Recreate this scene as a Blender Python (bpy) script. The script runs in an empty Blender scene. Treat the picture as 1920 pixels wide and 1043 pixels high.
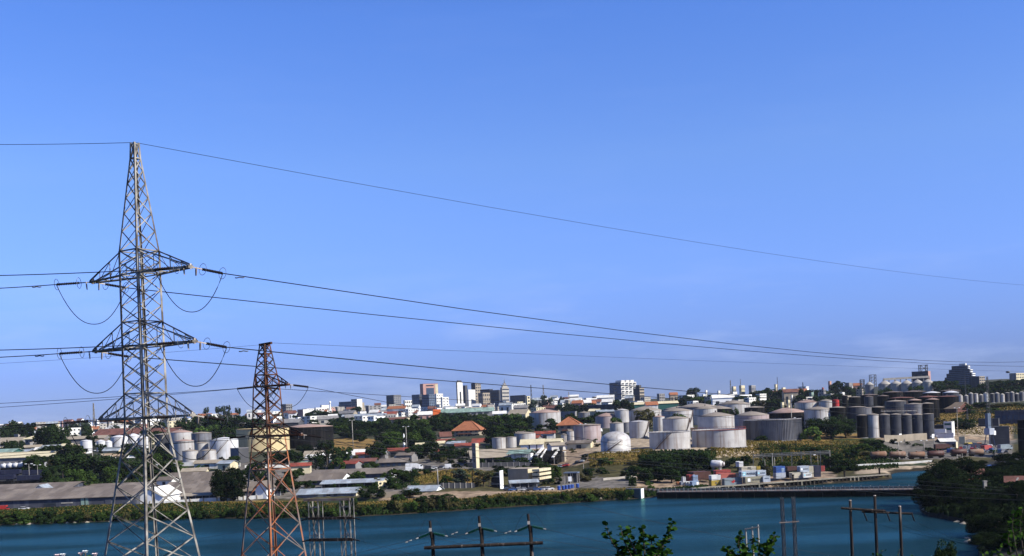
import bpy, math, random
import numpy as np
from mathutils import Vector, Matrix, Quaternion

# ------------------------------------------------------------------ camera, world, sun
scn = bpy.context.scene
COL = scn.collection
F = 2059.0                       # focal length in photo pixels (photo is 1920 wide)
CAMZ = 35.0                      # eye height over the water of the creek
HROW = 770.0                     # photo row of the eye level at the middle column
TH = math.radians(2.4)           # the photo leans
CT, ST, TT = math.cos(TH), math.sin(TH), math.tan(TH)

cd = bpy.data.cameras.new('camera')
cam = bpy.data.objects.new('camera', cd)
COL.objects.link(cam)
cd.sensor_fit = 'HORIZONTAL'
cd.sensor_width = 36.0
cd.lens = 36.0 * F / 1920.0
cd.shift_y = (HROW - 521.5) / 1920.0
cd.clip_start = 0.5
cd.clip_end = 20000.0
cam.matrix_world = Matrix(((CT, ST, 0, 0), (0, 0, -1, 0), (-ST, CT, 0, CAMZ), (0, 0, 0, 1)))
scn.camera = cam

SUN_AZ = math.radians(66)        # to the right of straight-behind the camera
SUN_EL = math.radians(37)
TOSUN = Vector((math.sin(SUN_AZ) * math.cos(SUN_EL), -math.cos(SUN_AZ) * math.cos(SUN_EL), math.sin(SUN_EL)))
sd = bpy.data.lights.new('sun', 'SUN')
sd.energy = 5.0
sd.angle = math.radians(0.5)
sd.color = (1.0, 0.95, 0.86)
sun = bpy.data.objects.new('sun', sd)
COL.objects.link(sun)
sun.rotation_euler = (-TOSUN).to_track_quat('-Z', 'Y').to_euler()

world = bpy.data.worlds.new('World')
scn.world = world
world.use_nodes = True
wn, wl = world.node_tree.nodes, world.node_tree.links
bg = wn['Background']
sky = wn.new('ShaderNodeTexSky')
sky.sky_type = 'NISHITA'
sky.sun_disc = False
sky.sun_elevation = SUN_EL
sky.sun_rotation = math.atan2(TOSUN.x, TOSUN.y)
sky.air_density = 1.0
sky.dust_density = 0.3
sky.ozone_density = 6.0
# the photograph's sky is a deeper, cooler blue than the model's, most of all low down
wtc = wn.new('ShaderNodeTexCoord')
wsp = wn.new('ShaderNodeSeparateXYZ')
wl.new(wtc.outputs['Generated'], wsp.inputs[0])
ramp = wn.new('ShaderNodeValToRGB')
wl.new(wsp.outputs['Z'], ramp.inputs[0])
els = ramp.color_ramp.elements
stops = [(0.0, (0.56, 0.73, 1.56)), (0.042, (0.67, 0.81, 1.7)), (0.12, (1.16, 1.28, 2.1)), (0.22, (1.48, 1.60, 2.2)), (0.34, (1.28, 1.60, 2.45)), (0.5, (0.95, 1.25, 2.0)), (1.0, (0.6, 0.85, 1.5))]
els[0].position, els[0].color = stops[0][0], (*[c / 3 for c in stops[0][1]], 1)
els[1].position, els[1].color = stops[-1][0], (*[c / 3 for c in stops[-1][1]], 1)
for s_, c_ in stops[1:-1]:
    e_ = els.new(s_)
    e_.color = (*[c / 3 for c in c_], 1)
tint = wn.new('ShaderNodeMix')
tint.data_type = 'RGBA'
tint.blend_type = 'MULTIPLY'
tint.inputs[0].default_value = 1.0
wl.new(sky.outputs[0], tint.inputs[6])
wl.new(ramp.outputs[0], tint.inputs[7])
sc3 = wn.new('ShaderNodeVectorMath')
sc3.operation = 'SCALE'
sc3.inputs['Scale'].default_value = 3.0
# faint uneven haze and a few thin wisps low over the horizon
wmp = wn.new('ShaderNodeMapping')
wmp.inputs['Scale'].default_value = (3.0, 3.0, 17.0)
wl.new(wtc.outputs['Generated'], wmp.inputs[0])
wnz = wn.new('ShaderNodeTexNoise')
wnz.inputs['Scale'].default_value = 2.2
wnz.inputs['Detail'].default_value = 6.0
wnz.inputs['Roughness'].default_value = 0.6
wl.new(wmp.outputs[0], wnz.inputs['Vector'])
wis = wn.new('ShaderNodeMapRange')
wis.inputs['From Min'].default_value, wis.inputs['From Max'].default_value = 0.52, 0.78
wis.inputs['To Min'].default_value, wis.inputs['To Max'].default_value = 0.0, 0.45
wl.new(wnz.outputs[0], wis.inputs['Value'])
low = wn.new('ShaderNodeMapRange')
low.inputs['From Min'].default_value, low.inputs['From Max'].default_value = 0.02, 0.14
low.inputs['To Min'].default_value, low.inputs['To Max'].default_value = 1.0, 0.06
wl.new(wsp.outputs['Z'], low.inputs['Value'])
wml = wn.new('ShaderNodeMath')
wml.operation = 'MULTIPLY'
wl.new(wis.outputs[0], wml.inputs[0])
wl.new(low.outputs[0], wml.inputs[1])
cld = wn.new('ShaderNodeMix')
cld.data_type = 'RGBA'
cld.inputs[7].default_value = (2.3, 2.75, 4.1, 1)
wl.new(wml.outputs[0], cld.inputs[0])
wl.new(tint.outputs[2], cld.inputs[6])
wl.new(cld.outputs[2], sc3.inputs[0])
wl.new(sc3.outputs[0], bg.inputs['Color'])
bg.inputs['Strength'].default_value = 0.05

scn.view_settings.view_transform = 'Standard'
scn.view_settings.look = 'None'
scn.view_settings.exposure = 0.765
scn.view_settings.gamma = 1.0
scn.view_settings.use_curve_mapping = False
scn.render.engine = 'CYCLES'

# ------------------------------------------------------------------ materials
MATS = {}
def srgb(h):
    h = h.lstrip('#')
    v = [int(h[i:i + 2], 16) / 255 for i in (0, 2, 4)]
    return tuple(c / 12.92 if c <= 0.04045 else ((c + 0.055) / 1.055) ** 2.4 for c in v)

def mat(name, c1, c2=None, rough=0.8, metal=0.0, scale=1.0, stretch=(1, 1, 1), bump=0.0, spec=0.3, amount=(0.35, 0.65), detail=4, streak=None, rnd=0.0, sheets=None):
    if name in MATS:
        return MATS[name]
    m = bpy.data.materials.new(name)
    m.use_nodes = True
    nt = m.node_tree
    N, L = nt.nodes, nt.links
    p = N['Principled BSDF']
    p.inputs['Roughness'].default_value = rough
    p.inputs['Metallic'].default_value = metal
    p.inputs['Specular IOR Level'].default_value = spec
    c2 = c2 or tuple(x * 0.72 for x in c1)
    k = 0.74 if max(c1) < 0.6 else 0.86
    c1, c2 = tuple(x * k for x in c1), tuple(x * k for x in c2)
    tc = N.new('ShaderNodeNewGeometry')
    mp = N.new('ShaderNodeMapping')
    mp.inputs['Scale'].default_value = [scale * s for s in stretch]
    L.new(tc.outputs['Position'], mp.inputs['Vector'])
    nz = N.new('ShaderNodeTexNoise')
    nz.inputs['Scale'].default_value = 1.0
    nz.inputs['Detail'].default_value = detail
    L.new(mp.outputs[0], nz.inputs['Vector'])
    mr = N.new('ShaderNodeMapRange')
    mr.inputs['From Min'].default_value, mr.inputs['From Max'].default_value = amount
    L.new(nz.outputs[0], mr.inputs['Value'])
    mx = N.new('ShaderNodeMix')
    mx.data_type = 'RGBA'
    mx.inputs[6].default_value = (*c1, 1)
    mx.inputs[7].default_value = (*c2, 1)
    L.new(mr.outputs[0], mx.inputs[0])
    out = mx.outputs[2]
    if streak:                       # rain and rust runs: noise drawn out along z
        col, sc, lo, hi = streak
        mp2 = N.new('ShaderNodeMapping')
        mp2.inputs['Scale'].default_value = (sc, sc, sc * 0.06)
        L.new(tc.outputs['Position'], mp2.inputs['Vector'])
        n2 = N.new('ShaderNodeTexNoise')
        n2.inputs['Scale'].default_value = 1.0
        n2.inputs['Detail'].default_value = 5
        L.new(mp2.outputs[0], n2.inputs['Vector'])
        r2 = N.new('ShaderNodeMapRange')
        r2.inputs['From Min'].default_value, r2.inputs['From Max'].default_value = lo, hi
        L.new(n2.outputs[0], r2.inputs['Value'])
        m2 = N.new('ShaderNodeMix')
        m2.data_type = 'RGBA'
        m2.inputs[7].default_value = (*col, 1)
        L.new(r2.outputs[0], m2.inputs[0])
        L.new(out, m2.inputs[6])
        out = m2.outputs[2]
    if sheets:                       # single sheets of roofing, some newer, some older
        br = N.new('ShaderNodeTexBrick')
        br.inputs['Scale'].default_value = 1.0
        br.inputs['Brick Width'].default_value = sheets[0]
        br.inputs['Row Height'].default_value = sheets[1]
        br.inputs['Mortar Size'].default_value = 0.04
        br.inputs['Color1'].default_value = (1.12, 1.12, 1.12, 1)
        br.inputs['Color2'].default_value = (0.72, 0.7, 0.68, 1)
        br.inputs['Mortar'].default_value = (0.6, 0.58, 0.56, 1)
        L.new(tc.outputs['Position'], br.inputs['Vector'])
        m4 = N.new('ShaderNodeMix')
        m4.data_type = 'RGBA'
        m4.blend_type = 'MULTIPLY'
        m4.inputs[0].default_value = 1.0
        L.new(out, m4.inputs[6])
        L.new(br.outputs['Color'], m4.inputs[7])
        out = m4.outputs[2]
    if rnd:
        oi = N.new('ShaderNodeObjectInfo')
        hs = N.new('ShaderNodeHueSaturation')
        r3 = N.new('ShaderNodeMapRange')
        r3.inputs['To Min'].default_value, r3.inputs['To Max'].default_value = 1 - rnd, 1 + rnd
        L.new(oi.outputs['Random'], r3.inputs['Value'])
        L.new(r3.outputs[0], hs.inputs['Value'])
        L.new(out, hs.inputs['Color'])
        out = hs.outputs[0]
    L.new(out, p.inputs['Base Color'])
    if bump:
        b = N.new('ShaderNodeBump')
        b.inputs['Strength'].default_value = bump
        b.inputs['Distance'].default_value = 0.05
        L.new(nz.outputs[0], b.inputs['Height'])
        L.new(b.outputs[0], p.inputs['Normal'])
    MATS[name] = m
    return m

rustrun = (0.16, 0.07, 0.03)
M = dict(
    white=mat('white_paint', (0.72, 0.71, 0.66), (0.58, 0.56, 0.5), scale=0.25, streak=((0.35, 0.32, 0.28), 0.8, 0.5, 0.8)),
    cream=mat('cream_paint', (0.62, 0.55, 0.36), (0.5, 0.43, 0.27), scale=0.25, streak=((0.3, 0.26, 0.2), 0.8, 0.52, 0.8)),
    beige=mat('beige_render', (0.38, 0.32, 0.24), (0.3, 0.25, 0.18), scale=0.3, streak=((0.2, 0.17, 0.13), 0.8, 0.5, 0.8)),
    tan=mat('tan_roofing', (0.42, 0.31, 0.2), (0.33, 0.24, 0.15), scale=0.4),
    grey=mat('grey_concrete', (0.27, 0.26, 0.25), (0.19, 0.18, 0.18), scale=0.3, streak=((0.12, 0.11, 0.1), 0.8, 0.5, 0.8)),
    bluegrey=mat('blue_grey_facade', (0.13, 0.17, 0.24), (0.09, 0.12, 0.17), scale=0.2),
    dkgrey=mat('dark_grey_facade', (0.085, 0.085, 0.09), (0.06, 0.06, 0.065), scale=0.2),
    pink=mat('pink_facade', (0.52, 0.3, 0.25), (0.44, 0.25, 0.2), scale=0.2),
    orange=mat('orange_panel', (0.75, 0.15, 0.03), (0.68, 0.12, 0.02), scale=0.2),
    redroof=mat('red_tin_roof', (0.32, 0.06, 0.035), (0.2, 0.06, 0.04), scale=0.3, sheets=(2.6, 5)),
    brownroof=mat('red_brown_tile', (0.2, 0.085, 0.06), (0.14, 0.06, 0.045), scale=0.3, sheets=(2.6, 5)),
    terracotta=mat('terracotta_tile', (0.38, 0.145, 0.065), (0.28, 0.1, 0.045), scale=0.6),
    asbestos=mat('weathered_cement_roofing', (0.235, 0.195, 0.155), (0.165, 0.135, 0.11), scale=0.22, stretch=(1, 0.3, 0.3), streak=((0.11, 0.095, 0.08), 0.5, 0.52, 0.72), bump=0.3, sheets=(3.2, 6.0)),
    tin=mat('pale_tin_roof', (0.4, 0.46, 0.5), (0.31, 0.35, 0.38), scale=0.3, rough=0.5, sheets=(2.2, 4.5), streak=((0.22, 0.14, 0.09), 0.9, 0.56, 0.75)),
    greentin=mat('pale_green_tin_roof', (0.27, 0.39, 0.32), (0.22, 0.31, 0.26), scale=0.3, rough=0.6, sheets=(2.6, 5)),
    greenpaint=mat('dark_green_paint', (0.02, 0.11, 0.09), (0.015, 0.08, 0.07), scale=0.4),
    bluewall=mat('blue_grey_sheet_wall', (0.075, 0.08, 0.105), (0.05, 0.055, 0.075), scale=0.25, streak=((0.12, 0.125, 0.14), 0.5, 0.5, 0.75)),
    blue=mat('blue_paint', (0.02, 0.07, 0.3), (0.015, 0.05, 0.22), scale=0.5, rnd=0.2),
    glass=mat('dark_window_glass', (0.035, 0.04, 0.05), (0.02, 0.025, 0.03), rough=0.25, spec=0.5),
    glassb=mat('blue_window_glass', (0.06, 0.09, 0.14), (0.04, 0.06, 0.1), rough=0.2, spec=0.5),
    black=mat('black_tank_paint', (0.010, 0.010, 0.0105), (0.006, 0.006, 0.0065), rough=0.85, spec=0.05, scale=0.3, streak=((0.03, 0.027, 0.025), 0.7, 0.5, 0.8)),
    alu=mat('aluminium_tank_paint', (0.58, 0.56, 0.525), (0.46, 0.44, 0.41), rough=0.48, metal=0.12, scale=0.2, streak=((0.2, 0.15, 0.12), 0.7, 0.48, 0.74)),
    aluw=mat('white_tank_paint', (0.62, 0.62, 0.62), (0.5, 0.5, 0.5), rough=0.5, scale=0.2, streak=((0.3, 0.24, 0.19), 0.7, 0.52, 0.8)),
    alud=mat('dull_grey_tank_paint', (0.22, 0.225, 0.24), (0.16, 0.16, 0.17), rough=0.5, metal=0.1, scale=0.2, streak=((0.08, 0.07, 0.065), 0.5, 0.48, 0.7)),
    alup=mat('pinkish_tank_paint', (0.44, 0.37, 0.36), (0.36, 0.29, 0.28), rough=0.6, scale=0.2, streak=((0.2, 0.13, 0.11), 0.5, 0.5, 0.75)),
    navy=mat('slate_silo_paint', (0.06, 0.063, 0.075), (0.042, 0.044, 0.053), rough=0.6, spec=0.15, scale=0.3, streak=((0.075, 0.073, 0.072), 0.7, 0.5, 0.75)),
    tankroof=mat('dusty_tank_roof', (0.3, 0.255, 0.205), (0.22, 0.185, 0.15), scale=0.2, streak=None),
    tankroofp=mat('pinkish_tank_roof', (0.4, 0.28, 0.23), (0.3, 0.2, 0.16), scale=0.2),
    tankcream=mat('cream_tank_paint', (0.62, 0.5, 0.27), (0.52, 0.42, 0.22), scale=0.15, streak=((0.35, 0.25, 0.14), 0.5, 0.52, 0.75)),
    rim=mat('rusty_rim_steel', (0.2, 0.17, 0.15), (0.12, 0.07, 0.05), scale=0.6),
    rail=mat('red_lead_steel', (0.3, 0.055, 0.04), (0.2, 0.05, 0.035), scale=0.6),
    red=mat('red_paint', (0.5, 0.03, 0.03), (0.36, 0.03, 0.025), scale=0.5),
    steel=mat('grey_steel', (0.16, 0.165, 0.17), (0.1, 0.1, 0.1), rough=0.5, metal=0.3, scale=0.8),
    galv=mat('galvanised_steel', (0.42, 0.39, 0.335), (0.11, 0.095, 0.08), rough=0.7, metal=0.0, spec=0.15, scale=1.1, amount=(0.36, 0.62)),
    rust=mat('rusting_steel', (0.38, 0.12, 0.04), (0.2, 0.165, 0.14), rough=0.8, scale=0.45, amount=(0.42, 0.6), streak=((0.09, 0.035, 0.02), 0.9, 0.5, 0.7)),
    rustdark=mat('dark_rusted_steel', (0.12, 0.05, 0.028), (0.045, 0.035, 0.03), rough=0.85, spec=0.1, scale=0.6, amount=(0.4, 0.6), streak=((0.2, 0.07, 0.03), 0.9, 0.55, 0.7)),
    cable=mat('weathered_cable', (0.022, 0.026, 0.03), (0.017, 0.019, 0.022), rough=0.8, spec=0.1),
    insul=mat('dark_insulator_glaze', (0.015, 0.013, 0.013), (0.02, 0.014, 0.014), rough=0.7, spec=0.1),
    insulg=mat('green_insulator_glass', (0.006, 0.05, 0.036), (0.004, 0.035, 0.025), rough=0.15, spec=0.5),
    fitting=mat('bare_fitting_metal', (0.55, 0.52, 0.48), (0.4, 0.3, 0.22), rough=0.5, metal=0.2),
    wood=mat('creosoted_pole_wood', (0.036, 0.027, 0.022), (0.016, 0.012, 0.01), spec=0.1, rough=0.9, scale=3, stretch=(1, 1, 0.12), bump=0.6, streak=((0.16, 0.13, 0.11), 4, 0.58, 0.75)),
    concrete=mat('pale_concrete', (0.45, 0.42, 0.36), (0.34, 0.31, 0.27), scale=0.3, streak=((0.2, 0.18, 0.15), 0.8, 0.52, 0.8)),
    darkstone=mat('shade_dark_stone', (0.012, 0.011, 0.01), (0.006, 0.006, 0.005), spec=0.05, scale=0.8, bump=0.8),  # near-black: the shadow below the causeway deck is put into the stone colour
    deck=mat('dusty_deck', (0.3, 0.26, 0.2), (0.22, 0.19, 0.15), scale=0.5),
    bark=mat('tree_bark', (0.09, 0.065, 0.045), (0.05, 0.038, 0.028), scale=2, stretch=(1, 1, 0.2), bump=0.5),
    rubber=mat('tyre_rubber', (0.012, 0.012, 0.012), rough=0.9),
    yellow=mat('yellow_paint', (0.6, 0.37, 0.04), (0.5, 0.3, 0.03), scale=0.5, streak=((0.25, 0.13, 0.04), 1.2, 0.55, 0.8)),
    wagon=mat('rust_brown_wagon', (0.2, 0.1, 0.055), (0.3, 0.22, 0.16), scale=0.25, streak=((0.12, 0.05, 0.03), 0.6, 0.5, 0.75)),
    ink=mat('dark_lettering', (0.03, 0.05, 0.1), (0.025, 0.04, 0.085)),
    inkg=mat('faded_grey_lettering', (0.13, 0.13, 0.12), (0.1, 0.1, 0.09)),
    star=mat('pale_blue_star_panel', (0.3, 0.62, 0.72), (0.26, 0.56, 0.66)),
    purewhite=mat('clean_white_panel', (0.82, 0.82, 0.8), (0.76, 0.76, 0.74)),
    petal=mat('pale_pink_petal', (0.78, 0.55, 0.55), (0.85, 0.75, 0.7)),
)
for nm, c in dict(c_white=(0.72, 0.71, 0.68), c_red=(0.4, 0.07, 0.06), c_pink=(0.46, 0.13, 0.1), c_grey=(0.25, 0.3, 0.33), c_pale=(0.48, 0.52, 0.58),
                  c_tan=(0.34, 0.31, 0.22), c_cream=(0.58, 0.52, 0.4), c_yellow=(0.5, 0.36, 0.06), c_blue=(0.04, 0.11, 0.36), c_navy=(0.02, 0.022, 0.05),
                  c_brown=(0.1, 0.04, 0.03), c_lblue=(0.3, 0.4, 0.55), c_orange=(0.5, 0.2, 0.08), c_green=(0.06, 0.13, 0.09)).items():
    M[nm] = mat('container_' + nm[2:] + '_paint', c, tuple(x * 0.8 for x in c), rough=0.6, scale=0.6, streak=(tuple(x * 0.5 + 0.03 for x in c), 1.2, 0.55, 0.8))

def leafmat(name, c1, c2, rnd=0.25):
    m = bpy.data.materials.new(name)
    m.use_nodes = True
    N, L = m.node_tree.nodes, m.node_tree.links
    N.remove(N['Principled BSDF'])
    tc = N.new('ShaderNodeNewGeometry')
    nz = N.new('ShaderNodeTexNoise')
    nz.inputs['Scale'].default_value = 0.55
    nz.inputs['Detail'].default_value = 3
    L.new(tc.outputs['Position'], nz.inputs['Vector'])
    mr = N.new('ShaderNodeMapRange')
    mr.inputs['From Min'].default_value, mr.inputs['From Max'].default_value = 0.35, 0.65
    L.new(nz.outputs[0], mr.inputs['Value'])
    mx = N.new('ShaderNodeMix')
    mx.data_type = 'RGBA'
    mx.inputs[6].default_value = (*c1, 1)
    mx.inputs[7].default_value = (*c2, 1)
    L.new(mr.outputs[0], mx.inputs[0])
    oi = N.new('ShaderNodeObjectInfo')
    hs = N.new('ShaderNodeHueSaturation')
    r3 = N.new('ShaderNodeMapRange')
    r3.inputs['To Min'].default_value, r3.inputs['To Max'].default_value = 1 - rnd, 1 + rnd
    L.new(oi.outputs['Random'], r3.inputs['Value'])
    L.new(r3.outputs[0], hs.inputs['Value'])
    L.new(mx.outputs[2], hs.inputs['Color'])
    d = N.new('ShaderNodeBsdfDiffuse')
    t = N.new('ShaderNodeBsdfTranslucent')
    ms = N.new('ShaderNodeMixShader')
    ms.inputs[0].default_value = 0.22
    L.new(hs.outputs[0], d.inputs['Color'])
    L.new(hs.outputs[0], t.inputs['Color'])
    L.new(d.outputs[0], ms.inputs[1])
    L.new(t.outputs[0], ms.inputs[2])
    L.new(ms.outputs[0], N['Material Output'].inputs['Surface'])
    MATS[name] = m
    return m
LEAF = dict(
    deep=leafmat('shade_darkened_leaves', (0.005, 0.009, 0.004), (0.013, 0.022, 0.007)),  # shade of the right bank put into a near-black leaf colour
    dark=leafmat('dark_green_leaves', (0.012, 0.023, 0.008), (0.026, 0.044, 0.012)),
    mid=leafmat('mid_green_leaves', (0.024, 0.046, 0.01), (0.05, 0.08, 0.018)),
    light=leafmat('light_green_leaves', (0.055, 0.10, 0.02), (0.09, 0.14, 0.03)),
    olive=leafmat('olive_brown_leaves', (0.05, 0.05, 0.02), (0.085, 0.075, 0.03)),
    blueg=leafmat('grey_green_leaves', (0.03, 0.045, 0.03), (0.045, 0.06, 0.04)),
    near=leafmat('glossy_broad_leaves', (0.012, 0.034, 0.006), (0.04, 0.085, 0.012), rnd=0.5),
    dry=leafmat('dry_grass_blades', (0.2, 0.14, 0.042), (0.1, 0.09, 0.024)),
)

# ------------------------------------------------------------------ photo pixel <-> place
def uv(px, py):
    a, b = px - 960.0, HROW - py
    return a * CT + b * ST, -a * ST + b * CT

def P(px, py, D):
    u, v = uv(px, py)
    return Vector((u * D / F, D, CAMZ + v * D / F))

# ------------------------------------------------------------------ terrain: (distance, photo row of the ground there) for some columns
PROFILE = {
    -400: [(412, 1002), (440, 974), (500, 941), (600, 906), (700, 884), (850, 866), (1100, 851), (1600, 836), (2200, 825), (3000, 822)],
    0:   [(412, 985), (418, 974), (436, 959), (446, 957), (500, 927), (600, 891), (700, 868), (850, 850), (1100, 834), (1600, 819), (2200, 808), (3000, 805)],
    200: [(408, 980), (414, 968), (434, 950), (446, 949), (500, 920), (560, 905), (640, 868), (700, 851), (760, 842), (850, 832), (1100, 819), (1600, 805), (2200, 797), (3000, 796)],
    350: [(405, 976), (411, 964), (428, 946), (446, 942), (500, 914), (560, 888), (610, 871), (700, 856), (800, 838), (950, 822), (1200, 808), (1800, 792), (2400, 787)],
    500: [(394, 970), (402, 958), (430, 940), (470, 920), (540, 896), (620, 870), (700, 853), (800, 834), (950, 816), (1300, 798), (1800, 785), (2500, 778)],
    620: [(387, 968), (395, 957), (415, 945), (440, 930), (480, 916), (530, 902), (600, 880), (680, 862), (760, 839), (900, 815), (1300, 792), (1800, 779), (2500, 770)],
    740: [(388, 964), (396, 954), (415, 938), (440, 925), (480, 912), (520, 899), (580, 876), (650, 856), (700, 845), (800, 828), (950, 806), (1350, 788), (1800, 774), (2600, 767)],
    850: [(392, 958), (400, 948), (420, 937), (440, 919), (466, 915), (505, 883), (560, 876), (650, 852), (720, 836), (800, 823), (1000, 800), (1400, 782), (2000, 770), (2600, 765)],
    950: [(398, 951), (406, 940), (425, 925), (445, 919), (470, 915), (505, 893), (545, 875), (600, 862), (660, 846), (730, 829), (850, 812), (1100, 793), (1500, 777), (2200, 764), (2800, 760)],
    1050: [(403, 945), (412, 935), (430, 923), (450, 917), (480, 906), (520, 891), (560, 868), (600, 851), (640, 838), (700, 826), (770, 815), (900, 800), (1200, 784), (1800, 767), (2500, 757)],
    1130: [(408, 940), (418, 928), (440, 915), (470, 900), (500, 888), (540, 860), (556, 850), (575, 848), (640, 834), (700, 822), (800, 808), (950, 795), (1250, 778), (1800, 762), (2500, 752)],
    1200: [(411, 936), (420, 926), (440, 914), (470, 900), (500, 885), (540, 857), (560, 846), (590, 842), (650, 826), (760, 808), (1000, 790), (1300, 775), (1800, 758), (2500, 749)],
    1330: [(426, 927), (428, 919), (445, 910), (470, 902), (505, 884), (535, 860), (560, 845), (590, 839), (650, 826), (760, 806), (900, 791), (1200, 773), (1700, 752), (2300, 742)],
    1440: [(434, 918), (436, 909), (455, 900), (480, 893), (510, 885), (545, 862), (570, 846), (600, 836), (650, 824), (740, 808), (900, 788), (1200, 769), (1700, 747), (2300, 738)],
    1550: [(444, 909), (446, 900), (470, 891), (490, 886), (520, 879), (548, 866), (580, 846), (620, 833), (660, 821), (740, 806), (880, 786), (1050, 773), (1300, 760), (1700, 744), (2300, 733)],
    1655: [(454, 900), (456, 891), (475, 886), (500, 880), (530, 870), (560, 853), (600, 840), (640, 828), (700, 812), (800, 793), (950, 775), (1200, 757), (1700, 737), (2300, 724)],
    1690: [(494, 886), (500, 879), (520, 871), (545, 864), (580, 856), (620, 842), (655, 824), (680, 822), (740, 806), (860, 785), (1000, 768), (1250, 752), (1700, 735), (2300, 720)],
    1780: [(500, 881), (506, 874), (525, 866), (550, 858), (600, 846), (640, 831), (690, 818), (760, 797), (850, 778), (950, 762), (1200, 745), (1700, 727), (2300, 713)],
    1850: [(505, 876), (512, 869), (540, 862), (600, 848), (640, 837), (680, 826), (740, 800), (790, 788), (850, 769), (900, 759), (960, 753), (1200, 737), (1700, 722), (2300, 712)],
    1960: [(505, 870), (512, 863), (540, 857), (600, 842), (640, 831), (680, 820), (740, 795), (790, 783), (850, 764), (900, 754), (960, 748), (1200, 732), (1700, 717), (2300, 708)],
}
LOGD = np.linspace(math.log(200), math.log(7000), 420)
_cols = sorted(PROFILE)
_zc = []
for c in _cols:
    rh = HROW - (c - 960) * TT
    d0 = PROFILE[c][0][0]
    ds = [1.0, d0 - 12.0] + [d for d, r in PROFILE[c]]
    zs = [-5.0, -3.5] + [CAMZ + (rh - r) * CT * d / F for d, r in PROFILE[c]]
    ds += [9000.0]
    zs += [zs[-1]]
    _zc.append(np.interp(np.exp(LOGD), ds, zs))
ZC = np.array(_zc)
CPX = np.array(_cols, float)
_rb = [(200, 1832), (235, 1826), (262, 1828), (287, 1826), (297, 1788), (312, 1735), (330, 1717), (355, 1715), (380, 1722), (400, 1738), (420, 1752), (440, 1760), (520, 1765)]
RBD = np.array([r[0] for r in _rb], float)
RBP = np.array([r[1] for r in _rb], float)

def ground(X, Y):
    """height of the land at X, Y (arrays)"""
    X = np.asarray(X, float)
    Y = np.maximum(np.asarray(Y, float), 1.0)
    px = np.clip(960 + X * F / Y, CPX[0], CPX[-1])
    i = np.clip(np.searchsorted(CPX, px) - 1, 0, len(CPX) - 2)
    t = (px - CPX[i]) / (CPX[i + 1] - CPX[i])
    ld = np.clip(np.log(Y), LOGD[0], LOGD[-1])
    k = (ld - LOGD[0]) / (LOGD[1] - LOGD[0])
    k0 = np.clip(k.astype(int), 0, len(LOGD) - 2)
    s = k - k0
    z = (ZC[i, k0] * (1 - s) + ZC[i, k0 + 1] * s) * (1 - t) + (ZC[i + 1, k0] * (1 - s) + ZC[i + 1, k0 + 1] * s) * t
    z = np.where(Y < 210, -5, z)
    # the hillside below the camera
    hill = np.where(Y < 205, 26 - 0.13 * Y, 26 - 0.13 * 205 - (Y - 205) * 0.4)
    z = np.maximum(z, np.maximum(hill, -5))
    # the near bank on the right
    e = (960 + X * F / Y - np.interp(Y, RBD, RBP)) * Y / F      # metres inland
    rise = np.where(e < 0, e * 0.6, np.minimum(1.2 + e * 0.16, 9.0)) - np.maximum(Y - 470, 0) * 0.15
    rise = np.where((Y > 150) & (Y < 560), rise, -5)
    z = np.maximum(z, np.maximum(rise, -5))
    n = np.sin(X * 0.13 + 1.3 * np.sin(Y * 0.09)) * np.sin(Y * 0.11 + 0.7 * np.sin(X * 0.07)) * 0.25
    return z + n * np.clip(z, 0, 2) * 0.5

def gz(x, y):
    return float(ground(np.array([x]), np.array([y]))[0])

_DS = np.exp(np.linspace(math.log(206), math.log(6000), 900))
def G(px, py):
    """where the ray of a photo pixel meets the land"""
    u, v = uv(px, py)
    zr = CAMZ + v * _DS / F
    g = ground(u * _DS / F, _DS)
    hit = np.nonzero(zr <= np.maximum(g, 0.0))[0]
    return float(_DS[hit[0]]) if len(hit) else 2500.0
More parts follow.
